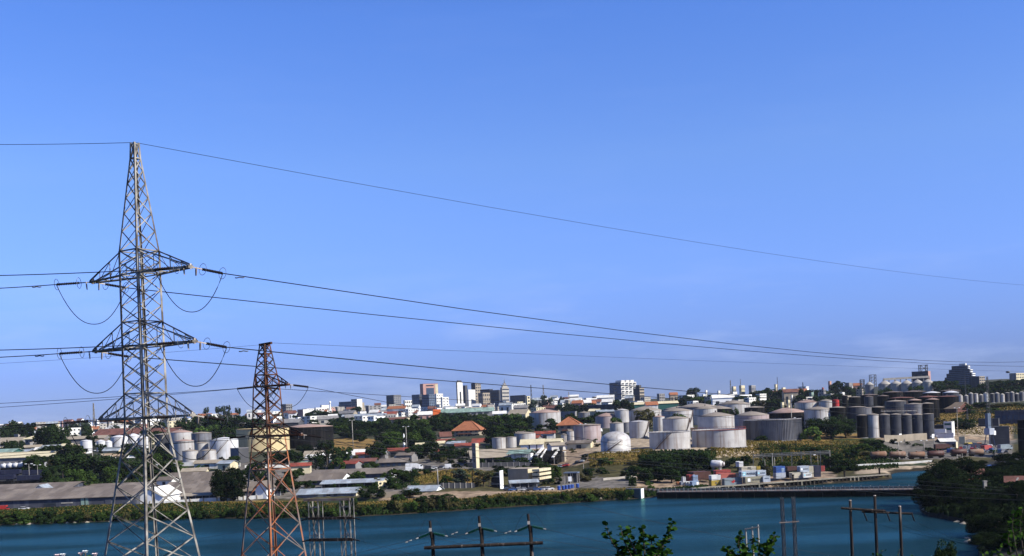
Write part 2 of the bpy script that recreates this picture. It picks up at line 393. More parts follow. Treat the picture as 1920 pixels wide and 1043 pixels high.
# ------------------------------------------------------------------ mesh helpers
class MB:
    def __init__(self):
        self.v, self.f, self.s = [], [], []
    def add(self, vs, fs, smooth=False):
        o = len(self.v)
        self.v += [tuple(x) for x in vs]
        self.f += [tuple(i + o for i in q) for q in fs]
        self.s += [smooth] * len(fs)
        return self
    def box(self, c, size, yaw=0.0):
        hx, hy, hz = size[0] / 2, size[1] / 2, size[2] / 2
        cy, sy = math.cos(yaw), math.sin(yaw)
        vs = [(c[0] + x * cy - y * sy, c[1] + x * sy + y * cy, c[2] + z) for z in (-hz, hz) for x, y in ((-hx, -hy), (hx, -hy), (hx, hy), (-hx, hy))]
        return self.add(vs, [(3, 2, 1, 0), (4, 5, 6, 7), (0, 1, 5, 4), (1, 2, 6, 5), (2, 3, 7, 6), (3, 0, 4, 7)])
    def lathe(self, prof, n=32, c=(0, 0), a0=0.0, smooth=True):
        """prof: (r, z) from bottom to top; caps where r is 0"""
        rings = []
        vs = []
        for r, z in prof:
            if r < 1e-6:
                rings.append([len(vs)])
                vs.append((c[0], c[1], z))
            else:
                rings.append(list(range(len(vs), len(vs) + n)))
                vs += [(c[0] + r * math.cos(a0 + 2 * math.pi * k / n), c[1] + r * math.sin(a0 + 2 * math.pi * k / n), z) for k in range(n)]
        fs = []
        for A, B in zip(rings, rings[1:]):
            for k in range(n):
                k2 = (k + 1) % n
                if len(A) == 1 and len(B) == 1:
                    continue
                if len(A) == 1:
                    fs.append((A[0], B[k], B[k2])[::-1])
                elif len(B) == 1:
                    fs.append((A[k], A[k2], B[0]))
                else:
                    fs.append((A[k], A[k2], B[k2], B[k]))
        return self.add(vs, fs, smooth)
    def tube(self, pts, r, n=5, taper=None, closed_ends=True):
        pts = [Vector(p) for p in pts]
        vs = []
        for i, p in enumerate(pts):
            d = (pts[min(i + 1, len(pts) - 1)] - pts[max(i - 1, 0)]).normalized()
            a = Vector((0, 0, 1)) if abs(d.z) < 0.9 else Vector((1, 0, 0))
            s = d.cross(a).normalized()
            t = s.cross(d)
            rr = r if taper is None else r + (taper - r) * i / max(1, len(pts) - 1)
            vs += [tuple(p + s * rr * math.cos(2 * math.pi * k / n) + t * rr * math.sin(2 * math.pi * k / n)) for k in range(n)]
        fs = []
        for i in range(len(pts) - 1):
            for k in range(n):
                k2 = (k + 1) % n
                fs.append((i * n + k, (i + 1) * n + k, (i + 1) * n + k2, i * n + k2))
        if closed_ends:
            fs.append(tuple(range(n)))
            m = (len(pts) - 1) * n
            fs.append(tuple(range(m + n - 1, m - 1, -1)))
        return self.add(vs, fs, n > 4)
    def prism(self, poly, y0, y1):
        """poly in x-z, extruded along y"""
        n = len(poly)
        vs = [(x, y0, z) for x, z in poly] + [(x, y1, z) for x, z in poly]
        fs = [tuple(range(n)), tuple(range(2 * n - 1, n - 1, -1))]
        fs += [(i, i + n, (i + 1) % n + n, (i + 1) % n) for i in range(n)]
        return self.add(vs, fs)
    def prismx(self, poly, x0, x1):
        """poly in y-z, extruded along x"""
        n = len(poly)
        vs = [(x0, y, z) for y, z in poly] + [(x1, y, z) for y, z in poly]
        fs = [tuple(range(n))[::-1], tuple(range(n, 2 * n))]
        fs += [((i + 1) % n, (i + 1) % n + n, i + n, i) for i in range(n)]
        return self.add(vs, fs)
    def mesh(self, name, m):
        me = bpy.data.meshes.new(name)
        me.from_pydata(self.v, [], self.f)
        if any(self.s):
            me.polygons.foreach_set('use_smooth', self.s)
        if m is not None:
            me.materials.append(m)
        me.update()
        return me

def obj(name, mesh, parent=None, loc=None, rz=0.0):
    o = bpy.data.objects.new(name, mesh)
    COL.objects.link(o)
    if parent is not None:
        o.parent = parent
    if loc is not None:
        o.location = loc
    if rz:
        o.rotation_euler = (0, 0, rz)
    return o

def build(name, mb, m, parent=None, loc=None, rz=0.0):
    return obj(name, mb.mesh(name, m), parent, loc, rz)

_unit = {}
def unit(kind, m):
    k = (kind, m.name)
    if k not in _unit:
        b = MB()
        if kind == 'box':
            b.box((0, 0, 0), (1, 1, 1))
        elif kind == 'angle':           # an L section, 1 wide, along z 0..1
            t = 0.16
            b.add([(x, y, z) for z in (0, 1) for x, y in ((-.5, -.5), (.5, -.5), (.5, -.5 + t), (-.5 + t, -.5 + t), (-.5 + t, .5), (-.5, .5))],
                  [(5, 4, 3, 2, 1, 0), (6, 7, 8, 9, 10, 11)] + [(i, (i + 1) % 6, (i + 1) % 6 + 6, i + 6) for i in range(6)])
        elif kind == 'cyl':
            b.lathe([(0, 0), (0.5, 0), (0.5, 1), (0, 1)], 14)
        elif kind == 'cap':             # a small cup
            b.lathe([(0, 0), (0.35, 0.05), (0.5, 0.6), (0.3, 1), (0, 1)], 10)
        _unit[k] = b.mesh(kind + '_' + m.name, m)
    return _unit[k]

def ubox(name, parent, m, loc, size, rz=0.0):
    o = obj(name, unit('box', m), parent, loc, rz)
    o.scale = size
    return o

def bar(name, parent, m, p, q, w, t=None, kind='angle', up=(0, 0, 1), roll=0.0):
    """a straight member from p to q, w by t across"""
    p, q = Vector(p), Vector(q)
    d = q - p
    o = obj(name, unit(kind, m), parent)
    rot = d.to_track_quat('Z', 'Y') @ Quaternion((0, 0, 1), roll)
    if kind == 'box':
        p = (p + q) / 2
    o.location = p
    o.rotation_mode = 'QUATERNION'
    o.rotation_quaternion = rot
    o.scale = (w, t or w, d.length)
    return o

def bar_on(name, parent, m, p, q, w, yax, kind='angle'):
    """like bar, the second leg of the section pointing along yax"""
    p, q = Vector(p), Vector(q)
    d = q - p
    z = d.normalized()
    y = Vector(yax)
    y = (y - z * y.dot(z)).normalized()
    x = y.cross(z)
    o = obj(name, unit(kind, m), parent)
    o.rotation_mode = 'QUATERNION'
    o.rotation_quaternion = Matrix((x, y, z)).transposed().to_quaternion()
    o.location = p
    o.scale = (w, w, d.length)
    return o

# ------------------------------------------------------------------ things and their labels
LMS, PENDING, USED = [], [], {}
def tag(o, label=None, cat=None, group=None, px=None, py=None, lm=None, base=None, kind=None):
    """label: full text, or base: a description that gets the nearest landmark added once all stand"""
    if cat:
        o['category'] = cat
        o['kind'] = 'thing'
    if group:
        o['group'] = group
    if kind:
        o['kind'] = kind
    if label:
        o['label'] = label
        USED[label] = 1
    elif base:
        PENDING.append((o, base, px, py))
    if lm:
        LMS.append((px, py, lm, o))
    return o

def thing(name, loc, rz=0.0, **k):
    o = obj(name, None, None, loc, rz)
    o.empty_display_size = 1
    return tag(o, **k)

def structure(name, mb, m, parent=None):
    o = build(name, mb, m, parent)
    if parent is None:
        o['kind'] = 'structure'
    return o

def finish_labels():
    for o, base, px, py in PENDING:
        cand = sorted(LMS, key=lambda l: abs(l[0] - px) + 1.6 * abs(l[1] - py))
        cand = [l for l in cand if l[3] is not o]
        done = None
        opts = []
        for l in cand[:9]:
            dx, dy = px - l[0], py - l[1]
            far = abs(dx) + abs(dy)
            if abs(dx) > abs(dy) * 1.3:
                rel = ('just ' if far < 45 else '') + ('left of' if dx < 0 else 'right of')
                if far > 130:
                    rel = 'well ' + rel
            else:
                rel = 'above' if dy < 0 else 'below'
            opts.append(f'{base} {rel} the {l[2]}')
        left = [l for l in cand[:14] if l[0] < px - 4]
        right = [l for l in cand[:14] if l[0] > px + 4]
        for a in left[:4]:
            for b in right[:4]:
                opts.append(f'{base} between the {a[2]} and the {b[2]}')
        for t in opts[:4] + opts[9:] + opts[4:9]:
            if len(t.split()) <= 16 and t not in USED:
                done = t
                break
        if done is None:
            t = next((x for x in opts if len(x.split()) <= 15), opts[0])
            for w in ('second', 'third', 'fourth', 'fifth', 'sixth', 'seventh'):
                if f'{w} {t}' not in USED:
                    done = f'{w} {t}'
                    break
        USED[done] = 1
        o['label'] = done

# ------------------------------------------------------------------ builders
def base_at(pxc, D=None, b=None):
    if D is None:
        D = G(pxc, b)
    X = (pxc - 960) * D / F
    return X, D, gz(X, D)

def zrow(px, py, D):
    return P(px, py, D).z

def xpx(px, py, D):
    return P(px, py, D).x

def tank(name, px0, px1, rim, m, D=None, b=None, roof='cone', apex=None, roofm=None, label=None, base=None, lm=None, stair=None, seams=1,
         rail=False, rimm=None, disc=None, group=None, cat='storage tank', skirt=None):
    pxc = (px0 + px1) / 2
    if D is None:
        D = G(pxc, b)
    r = (px1 - px0) / 2 * D / F
    c = P(pxc, rim, D)
    X, Y = c.x, D
    zb = min(gz(X, Y - r), gz(X, Y), gz(X + r, Y), gz(X - r, Y)) - 0.4
    h = c.z - zb
    rr = rim
    root = thing(name, (X, Y, zb), label=label, base=base, cat=cat, px=pxc, py=(rim + (b or rim + 20)) / 2, lm=lm, group=group)
    n = 48 if r > 6 else 28
    shell = MB()
    if roof == 'dome':
        hd = c.z - P(pxc, apex, D).z
        shell.lathe([(r, 0), (r, h), (0, h)], n)
        build('shell', shell, m, root)
        ad = P(pxc, apex, D).z - c.z
        prof = [(r * math.cos(a), h + ad * math.sin(a)) for a in np.linspace(0, math.pi / 2, 10)[:-1]] + [(0, h + ad)]
        build('dome_roof', MB().lathe(prof, n), roofm or m, root)
    else:
        shell.lathe([(r, 0), (r, h)], n)
        sh = build('shell', shell, m, root)
        ad = (P(pxc, apex, D).z - c.z) if apex is not None else r * 0.06
        e = 0.12 + r * 0.006
        if roof == 'cone':
            prof = [(r, h - 0.02), (r + e, h), (r + e, h + 0.12), (r * 0.66, h + 0.12 + ad * 0.42), (r * 0.33, h + 0.12 + ad * 0.78), (0.0, h + 0.12 + ad)]
        else:
            prof = [(r - 0.03, h - 0.5), (r * 0.6, h - 0.4), (0.0, h - 0.3)]
        build('roof', MB().lathe(prof, n), roofm or M['tankroof'], root)
        if ad > 0.8 and r > 3:
            build('vent', MB().lathe([(0.35, h + ad - 0.1), (0.35, h + ad + 0.7), (0.6, h + ad + 0.7), (0, h + ad + 1.1)], 8), M['rim'], root)
    if rimm is not None:
        build('rim_girder', MB().lathe([(r, h - 0.35), (r + 0.35, h - 0.3), (r + 0.35, h - 0.05), (r, h)], n), rimm, root)
    for k in range(seams):
        z = h * (k + 1) / (seams + 1)
        build('seam', MB().lathe([(r, z - 0.06), (r + 0.05, z - 0.06), (r + 0.05, z + 0.06), (r, z + 0.06)], n, smooth=False), m, root)
    build('base_ring', MB().lathe([(r, 0.2), (r + 0.5, 0.2), (r + 0.5, 0.75), (r, 0.75)], n), skirt or M['grey'], root)
    if stair:
        a0, a1 = math.radians(stair[0]), math.radians(stair[1])     # degrees, -90 faces the camera
        k = max(10, int(abs(a1 - a0) * r / 0.7))
        st = MB()
        prev = None
        for i in range(k + 1):
            a = a0 + (a1 - a0) * i / k
            z = 0.4 + (h - 0.4) * i / k
            cur = [((r + o) * math.cos(a), (r + o) * math.sin(a), z + dz) for o, dz in ((0.06, -0.28), (0.95, -0.28), (0.95, 0.1), (0.06, 0.1))]
            st.v += cur
            if i:
                o = (i - 1) * 4
                for q in range(4):
                    st.f.append((o + q, o + (q + 1) % 4, o + 4 + (q + 1) % 4, o + 4 + q))
                    st.s.append(False)
        s_o = build('stair', st, M['rim'], root)
        pts = [((r + 0.93) * math.cos(a0 + (a1 - a0) * t), (r + 0.93) * math.sin(a0 + (a1 - a0) * t), 0.4 + (h - 0.4) * t + 1.05) for t in np.linspace(0, 1, 14)]
        build('handrail', MB().tube(pts, 0.06, 4), M['rim'], s_o)
    if rail:
        ra = build('roof_railing', MB().lathe([(r - 0.05, h + 1.0), (r + 0.03, h + 1.0), (r + 0.03, h + 1.1), (r - 0.05, h + 1.1)], n, smooth=False), M['rail'], root)
        for k in range(40):
            a = 2 * math.pi * k / 40
            ubox('post', ra, M['rail'], (r * math.cos(a), r * math.sin(a), h + 0.55), (0.08, 0.08, 1.0))
    if disc:
        for kind, ang, zz, w, hh in disc:
            a = math.radians(ang)
            wd = r + 0.06
            q = MB()
            K = 8
            if kind == 'disc':
                vs = [(wd * math.cos(a + w / 2 / r * math.cos(t)), wd * math.sin(a + w / 2 / r * math.cos(t)), zz * h + w / 2 * math.sin(t)) for t in np.linspace(0, 2 * math.pi, 17)[:-1]]
                q.add(vs, [tuple(range(16))])
                build('sign_disc', q, M['purewhite'], root)
            else:
                vs = [(wd * math.cos(a + (i / K - 0.5) * w / r), wd * math.sin(a + (i / K - 0.5) * w / r), zz * h + s * hh / 2) for s in (-1, 1) for i in range(K + 1)]
                q.add(vs, [(i, i + 1, i + K + 2, i + K + 1) for i in range(K)])
                build('sign_panel', q, M[kind], root)
    return root

def block(name, cat, px0, pxs, px1, top, D=None, b=None, wall='white', roof='grey', th=32, rows=0, cl=0, cr=0, win='glass', dm=None, label=None, base=None,
          lm=None, group=None, wallr=None, parapet=True, ws=(0.55, 0.5), stuff=False, bands=None, frame=None, sink=2.0):
    """a box of a building: near corner at column pxs, left face px0..pxs, right face pxs..px1"""
    if D is None:
        D = G(pxs, b)
    k = D / F
    if px1 - pxs < 1:
        yaw, w, d = 0.0, (pxs - px0) * k, (dm or (pxs - px0) * k * 0.7)
        corner = P(pxs, top, D)
    elif pxs - px0 < 1:
        yaw, w, d = 0.0, (px1 - pxs) * k, (dm or (px1 - pxs) * k * 0.7)
        corner = P(px1, top, D)
    else:
        t = math.radians(th)
        yaw, w, d = -t, (pxs - px0) * k / math.cos(t), (px1 - pxs) * k / math.sin(t)
        corner = P(pxs, top, D)
    R = Matrix.Rotation(yaw, 3, 'Z')
    ctr = Vector((corner.x, D, 0)) + R @ Vector((-w / 2, d / 2, 0))
    zb = min(gz(corner.x, D), gz(ctr.x, ctr.y), gz(xpx(px0, top, D), D))
    h = corner.z - zb
    if h < 2.5:
        zb, h = corner.z - 2.5, 2.5
    root = thing(name, (ctr.x, ctr.y, zb), yaw, label=label, base=base, cat=cat, px=(px0 + px1) / 2, py=top + 6, lm=lm, group=group)
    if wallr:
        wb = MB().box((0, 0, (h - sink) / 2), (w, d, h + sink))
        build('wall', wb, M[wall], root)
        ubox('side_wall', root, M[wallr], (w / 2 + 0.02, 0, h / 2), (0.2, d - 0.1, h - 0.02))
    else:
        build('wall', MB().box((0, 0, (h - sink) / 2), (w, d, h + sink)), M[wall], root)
    if parapet:
        ubox('roof', root, M[roof], (0, 0, h + 0.12), (w * 1.02, d * 1.02, 0.22))
    if rows:
        joined = MB() if stuff else None
        fh = h / rows
        wz = fh * ws[1]
        for face, n in (('l', cl), ('r', cr)):
            L = w if face == 'l' else d
            for r in range(rows):
                z = h - fh * (r + 0.5)
                for c in range(n):
                    s = (c + 0.5) / n - 0.5
                    ww = L / n * ws[0]
                    if face == 'l':
                        loc, size = (s * w, -d / 2 - 0.03, z), (ww, 0.14, wz)
                    else:
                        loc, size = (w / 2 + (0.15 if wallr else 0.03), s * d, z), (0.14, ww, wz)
                    if stuff:
                        joined.box(loc, size)
                    else:
                        wo = ubox('window', root, M[win], loc, size)
                        if frame:
                            sl = (loc[0], loc[1] - 0.12, z - wz / 2 - 0.08) if face == 'l' else (loc[0] + 0.12, loc[1], z - wz / 2 - 0.08)
                            ubox('sill', root, M[frame], sl, (size[0] + 0.2, size[1] + 0.2, 0.14))
        if stuff and joined.v:
            build('window', joined, M[win], root)['kind'] = 'stuff'
    if bands:
        n, m, out, th_ = bands
        for r in range(n):
            z = h * (r + 0.5) / n
            ubox('balcony', root, M[m], (0, 0, z), (w + 2 * out, d + 2 * out, h / n * th_))
    return root, w, d, h

def gable(name, cat, px0, px1, eave, ridge, dm, D=None, b=None, yaw=0.0, along='x', wall='bluewall', roof='asbestos', gw=None, label=None, base=None, lm=None,
          group=None, doors=(), open_front=0, over=0.7, vents=0):
    """gable-roofed shed; px0..px1 its front, eave/ridge photo rows; dm its depth in metres; along: axis of the ridge"""
    pxc = (px0 + px1) / 2
    if D is None:
        D = G(pxc, b)
    yw = math.radians(yaw)
    w = (px1 - px0) * D / F / math.cos(yw)
    zt = P(pxc, eave, D).z
    R = Matrix.Rotation(yw, 3, 'Z')
    f = P(pxc, eave, D)
    ctr = Vector((f.x, D, 0)) + R @ Vector((0, dm / 2, 0))
    zr = P(pxc, ridge, D + (dm / 2 if along == 'x' else 0)).z
    zb = min(gz(f.x, D), gz(xpx(px0, eave, D), D), gz(xpx(px1, eave, D), D))
    h, hr = zt - zb, zr - zb
    hr = max(hr, h + 0.6)
    root = thing(name, (ctr.x, ctr.y, zb), yw, label=label, base=base, cat=cat, px=pxc, py=(eave + ridge) / 2, lm=lm, group=group)
    o, t = over, 0.18
    if along == 'x':
        if open_front:
            build('wall', MB().box((0, dm / 4, (h - 1.5) / 2), (w - 0.4, dm / 2, h + 1.2)), M[wall], root)
            for k in range(open_front):
                x = -w / 2 + 0.3 + (w - 0.6) * k / (open_front - 1)
                ubox('post', root, M['grey'], (x, -dm / 2 + 0.3, (h - 1.5) / 2), (0.35, 0.35, h + 1.2))
        else:
            build('wall', MB().prismx([(-dm / 2, -1.5), (dm / 2, -1.5), (dm / 2, h), (0, hr - 0.25), (-dm / 2, h)], -w / 2, w / 2), M[wall], root)
        sl = (hr - h) / (dm / 2)
        pr = [(-dm / 2 - o, h - o * sl + 0.08), (0, hr), (dm / 2 + o, h - o * sl + 0.08), (dm / 2 + o, h - o * sl + 0.08 + t), (0, hr + t), (-dm / 2 - o, h - o * sl + 0.08 + t)]
        build('roof', MB().prismx(pr, -w / 2 - o, w / 2 + o), M[roof], root)
        if gw:
            for s in (-1, 1):
                build('gable_wall', MB().prismx([(-dm / 2 + 0.05, 0), (dm / 2 - 0.05, 0), (dm / 2 - 0.05, h), (0, hr - 0.3), (-dm / 2 + 0.05, h)], s * w / 2 - 0.12, s * w / 2 + 0.12), M[gw], root)
        for k in range(vents):
            x = -w / 2 + w * (k + 0.5) / vents
            ubox('ridge_vent', root, M['grey'], (x, 0, hr + 0.35), (1.2, 1.4, 0.5))
    else:
        build('wall', MB().prism([(-w / 2, -1.5), (w / 2, -1.5), (w / 2, h), (0, hr - 0.25), (-w / 2, h)], -dm / 2, dm / 2), M[gw or wall], root)
        sl = (hr - h) / (w / 2)
        pr = [(-w / 2 - o, h - o * sl + 0.08), (0, hr), (w / 2 + o, h - o * sl + 0.08), (w / 2 + o, h - o * sl + 0.08 + t), (0, hr + t), (-w / 2 - o, h - o * sl + 0.08 + t)]
        build('roof', MB().prism(pr, -dm / 2 - o, dm / 2 + o), M[roof], root)
    for nm, m, x0, x1, z0, z1 in doors:      # fractions of the front
        ubox(nm, root, M[m], (((x0 + x1) / 2 - 0.5) * w, -dm / 2 - 0.06, (z0 + z1) / 2 * h), ((x1 - x0) * w, 0.22, (z1 - z0) * h))
    return root, w, h, hr

# ---- trees: a few crown shapes, shared by all
def leaf_quads(rng, pts, nrm, size, up=0.3):
    n = len(pts)
    d = nrm + rng.normal(0, 0.75, (n, 3))
    d[:, 2] += up
    d /= np.linalg.norm(d, axis=1)[:, None] + 1e-9
    a = np.cross(d, rng.normal(0, 1, (n, 3)))
    a /= np.linalg.norm(a, axis=1)[:, None] + 1e-9
    bb = np.cross(d, a)
    s = size * rng.uniform(0.6, 1.4, n)[:, None]
    return np.stack([pts - a * s - bb * s * 0.6, pts + a * s * 0.2 - bb * s, pts + a * s + bb * s * 0.5, pts - a * s * 0.3 + bb * s], 1).reshape(-1, 3)

def quads_mesh(name, v, m):
    n = len(v) // 4
    me = bpy.data.meshes.new(name)
    me.vertices.add(len(v))
    me.vertices.foreach_set('co', np.asarray(v, np.float32).ravel())
    me.loops.add(n * 4)
    me.loops.foreach_set('vertex_index', np.arange(n * 4, dtype=np.int32))
    me.polygons.add(n)
    me.polygons.foreach_set('loop_start', np.arange(0, n * 4, 4, dtype=np.int32))
    me.polygons.foreach_set('loop_total', np.full(n, 4, np.int32))
    me.materials.append(m)
    me.update(calc_edges=True)
    me.validate()
    return me

def crown_mesh(seed, lobes, spread, flat, n, size, m, low=0.0):
    """crown in a unit box: width 1, z 0..1"""
    rng = np.random.default_rng(seed)
    cs, rs = [], []
    for k in range(lobes):
        a = rng.uniform(0, 2 * math.pi)
        rad = spread * math.sqrt(rng.uniform(0, 1))
        z = 0.5 + (0.5 - flat) * rng.uniform(-1, 1) * (1 - (rad / 0.5) ** 2 * 0.6) + low
        cs.append((rad * math.cos(a), rad * math.sin(a), z))
        rs.append(rng.uniform(0.10, 0.21))
    pts, nr = [], []
    per = n // lobes
    for c, r in zip(cs, rs):
        d = rng.normal(0, 1, (per, 3))
        d /= np.linalg.norm(d, axis=1)[:, None]
        d[:, 2] = np.where(d[:, 2] < -0.2, d[:, 2] * 0.5, d[:, 2])
        q = r * rng.uniform(0.45, 1.0, per)[:, None] ** 0.5
        pts.append(np.array(c) + d * q * np.array([1, 1, 0.85]))
        nr.append(d)
    pts, nr = np.concatenate(pts), np.concatenate(nr)
    ex = np.abs(pts[:, :2]).max()
    pts[:, :2] *= 0.5 / ex
    z0, z1 = pts[:, 2].min(), pts[:, 2].max()
    pts[:, 2] = (pts[:, 2] - z0) / (z1 - z0)
    return quads_mesh('crown', leaf_quads(rng, pts, nr, size), m)

def conifer_mesh(seed, n, m):
    rng = np.random.default_rng(seed)
    t = rng.uniform(0, 1, n) ** 0.8
    tier = (np.floor(t * 9) + rng.uniform(0, 0.6, n)) / 9
    a = rng.uniform(0, 2 * math.pi, n)
    r = (1 - tier) * 0.5 * np.sqrt(rng.uniform(0.05, 1, n)) + 0.015
    pts = np.stack([r * np.cos(a), r * np.sin(a), tier - r * 0.15 + 0.05], 1)
    return quads_mesh('crown', leaf_quads(rng, pts, np.stack([np.cos(a), np.sin(a), 0 * a], 1), 0.035), m)

def palm_mesh(seed, m):
    rng = np.random.default_rng(seed)
    v = []
    for k in range(16):
        a = 2 * math.pi * k / 16 + rng.uniform(-0.2, 0.2)
        el = rng.uniform(-0.1, 1.1)
        d = np.array([math.cos(a), math.sin(a), 0])
        s = np.array([-math.sin(a), math.cos(a), 0])
        for i in range(10):
            t0, t1 = i / 10, (i + 1) / 10
            def pt(t):
                return d * 0.5 * t * math.cos(el * 0.8) + np.array([0, 0, 0.5 + 0.55 * t * math.sin(el) - 0.75 * t * t * (0.6 + 0.25 * math.cos(k))])
            w = 0.07 * (1 - t0) + 0.02
            for sg in (-1, 1):
                o = s * sg * w - np.array([0, 0, w * 0.7])
                v += [pt(t0), pt(t1), pt(t1) + o + d * 0.02, pt(t0 + 0.02) + o]
    return quads_mesh('crown', np.array(v), m)

def trunk_mesh(seed, m):
    rng = random.Random(seed)
    b = MB()
    b.tube([(0, 0, -0.15), (0.01, 0.0, 0.25), (0.02, -0.01, 0.45), (0.0, 0.02, 0.75)], 0.035, 7, taper=0.012)
    for k in range(5):
        a = 2 * math.pi * k / 5 + rng.uniform(-0.4, 0.4)
        z = rng.uniform(0.3, 0.5)
        r = rng.uniform(0.22, 0.36)
        b.tube([(0.01, 0, z), (r * 0.5 * math.cos(a), r * 0.5 * math.sin(a), z + 0.16), (r * math.cos(a), r * math.sin(a), z + rng.uniform(0.26, 0.4))], 0.018, 5, taper=0.005)
    return b.mesh('trunk', m)

CROWNS = {
    'round': [crown_mesh(11 + i, 26, 0.36, 0.12, 3000, 0.034, LEAF['mid']) for i in range(3)],
    'wide': [crown_mesh(31 + i, 30, 0.42, 0.16, 3200, 0.032, LEAF['mid']) for i in range(3)],
    'open': [crown_mesh(51 + i, 15, 0.42, 0.14, 1700, 0.032, LEAF['mid']) for i in range(3)],
    'bush': [crown_mesh(71 + i, 12, 0.38, 0.22, 1500, 0.042, LEAF['mid'], low=-0.05) for i in range(3)],
    'cone': [conifer_mesh(91, 1600, LEAF['mid'])],
    'palm': [palm_mesh(95, LEAF['mid'])],
}
BIG = {'round': [crown_mesh(111 + i, 30, 0.38, 0.14, 9000, 0.0165, LEAF['mid']) for i in range(2)],
       'wide': [crown_mesh(131 + i, 34, 0.42, 0.2, 9000, 0.0165, LEAF['mid']) for i in range(2)],
       'bush': [crown_mesh(171 + i, 26, 0.40, 0.2, 8000, 0.0175, LEAF['mid'], low=-0.05) for i in range(2)]}
TRUNKS = [trunk_mesh(5 + i, M['bark']) for i in range(3)]
TRNG = random.Random(3)
SHAPEWORD = dict(round='rounded', wide='spreading', open='open-crowned', bush='low bushy', cone='pointed conifer-like', palm='feathery palm')
LEAFWORD = dict(deep='deep green', dark='dark green', mid='green', light='bright green', olive='olive-brown', blueg='grey-green', near='glossy green')

def tree(cx, w, top, D=None, b=None, shape='round', leaf='dark', label=None, base=None, lm=None, group='trees on the far shore and in the town', cb=0.12, name=None, big=False):
    if D is None:
        D = G(cx, b)
    p = P(cx, top, D)
    zb = gz(p.x, D) - 0.2
    H = max(p.z - zb, 1.5)
    W = w * D / F
    nm = name or ('shrub' if shape == 'bush' else 'palm_tree' if shape == 'palm' else 'tree')
    cat = 'shrub' if nm == 'shrub' else 'tree'
    if label is None and base is None:
        size = 'big ' if w > 48 else 'small ' if w < 24 else ''
        base = f"{size}{SHAPEWORD[shape]} {LEAFWORD[leaf]} {'shrub' if nm == 'shrub' else 'tree'}"
    root = thing(nm, (p.x, D, zb), TRNG.uniform(0, 6.28), label=label, base=base, cat=cat, px=cx, py=top + 8, lm=lm, group=group)
    cb = 0.0 if shape == 'bush' else 0.55 if shape == 'palm' else 0.08 if shape == 'cone' else cb
    src = BIG if big and shape in BIG else CROWNS
    c = obj('crown', TRNG.choice(src[shape]), root, (0, 0, H * cb))
    c.scale = (W * TRNG.uniform(0.95, 1.1), W * TRNG.uniform(0.95, 1.1), H * (1 - cb) * 1.02)
    if leaf != 'mid':
        c.material_slots[0].link = 'OBJECT'
        c.material_slots[0].material = LEAF[leaf]
    if shape == 'palm':
        t = obj('trunk', unit('cyl', M['bark']), root, (0, 0, -0.5))
        t.scale = (0.4, 0.4, H * 0.8 + 0.5)
    elif shape != 'bush':
        t = obj('trunk', TRNG.choice(TRUNKS), root)
        t.scale = (max(W, H * 0.5), max(W, H * 0.5), H)
    return root

def trees(rows, leaf0='dark', **k):
    for r in rows:
        cx, w, top = r[0], r[1], r[2]
        where = {'D': r[3]} if r[3] else {}
        tree(cx, w, top, shape=r[4] if len(r) > 4 else 'round', leaf=r[5] if len(r) > 5 else leaf0, **where, **k)
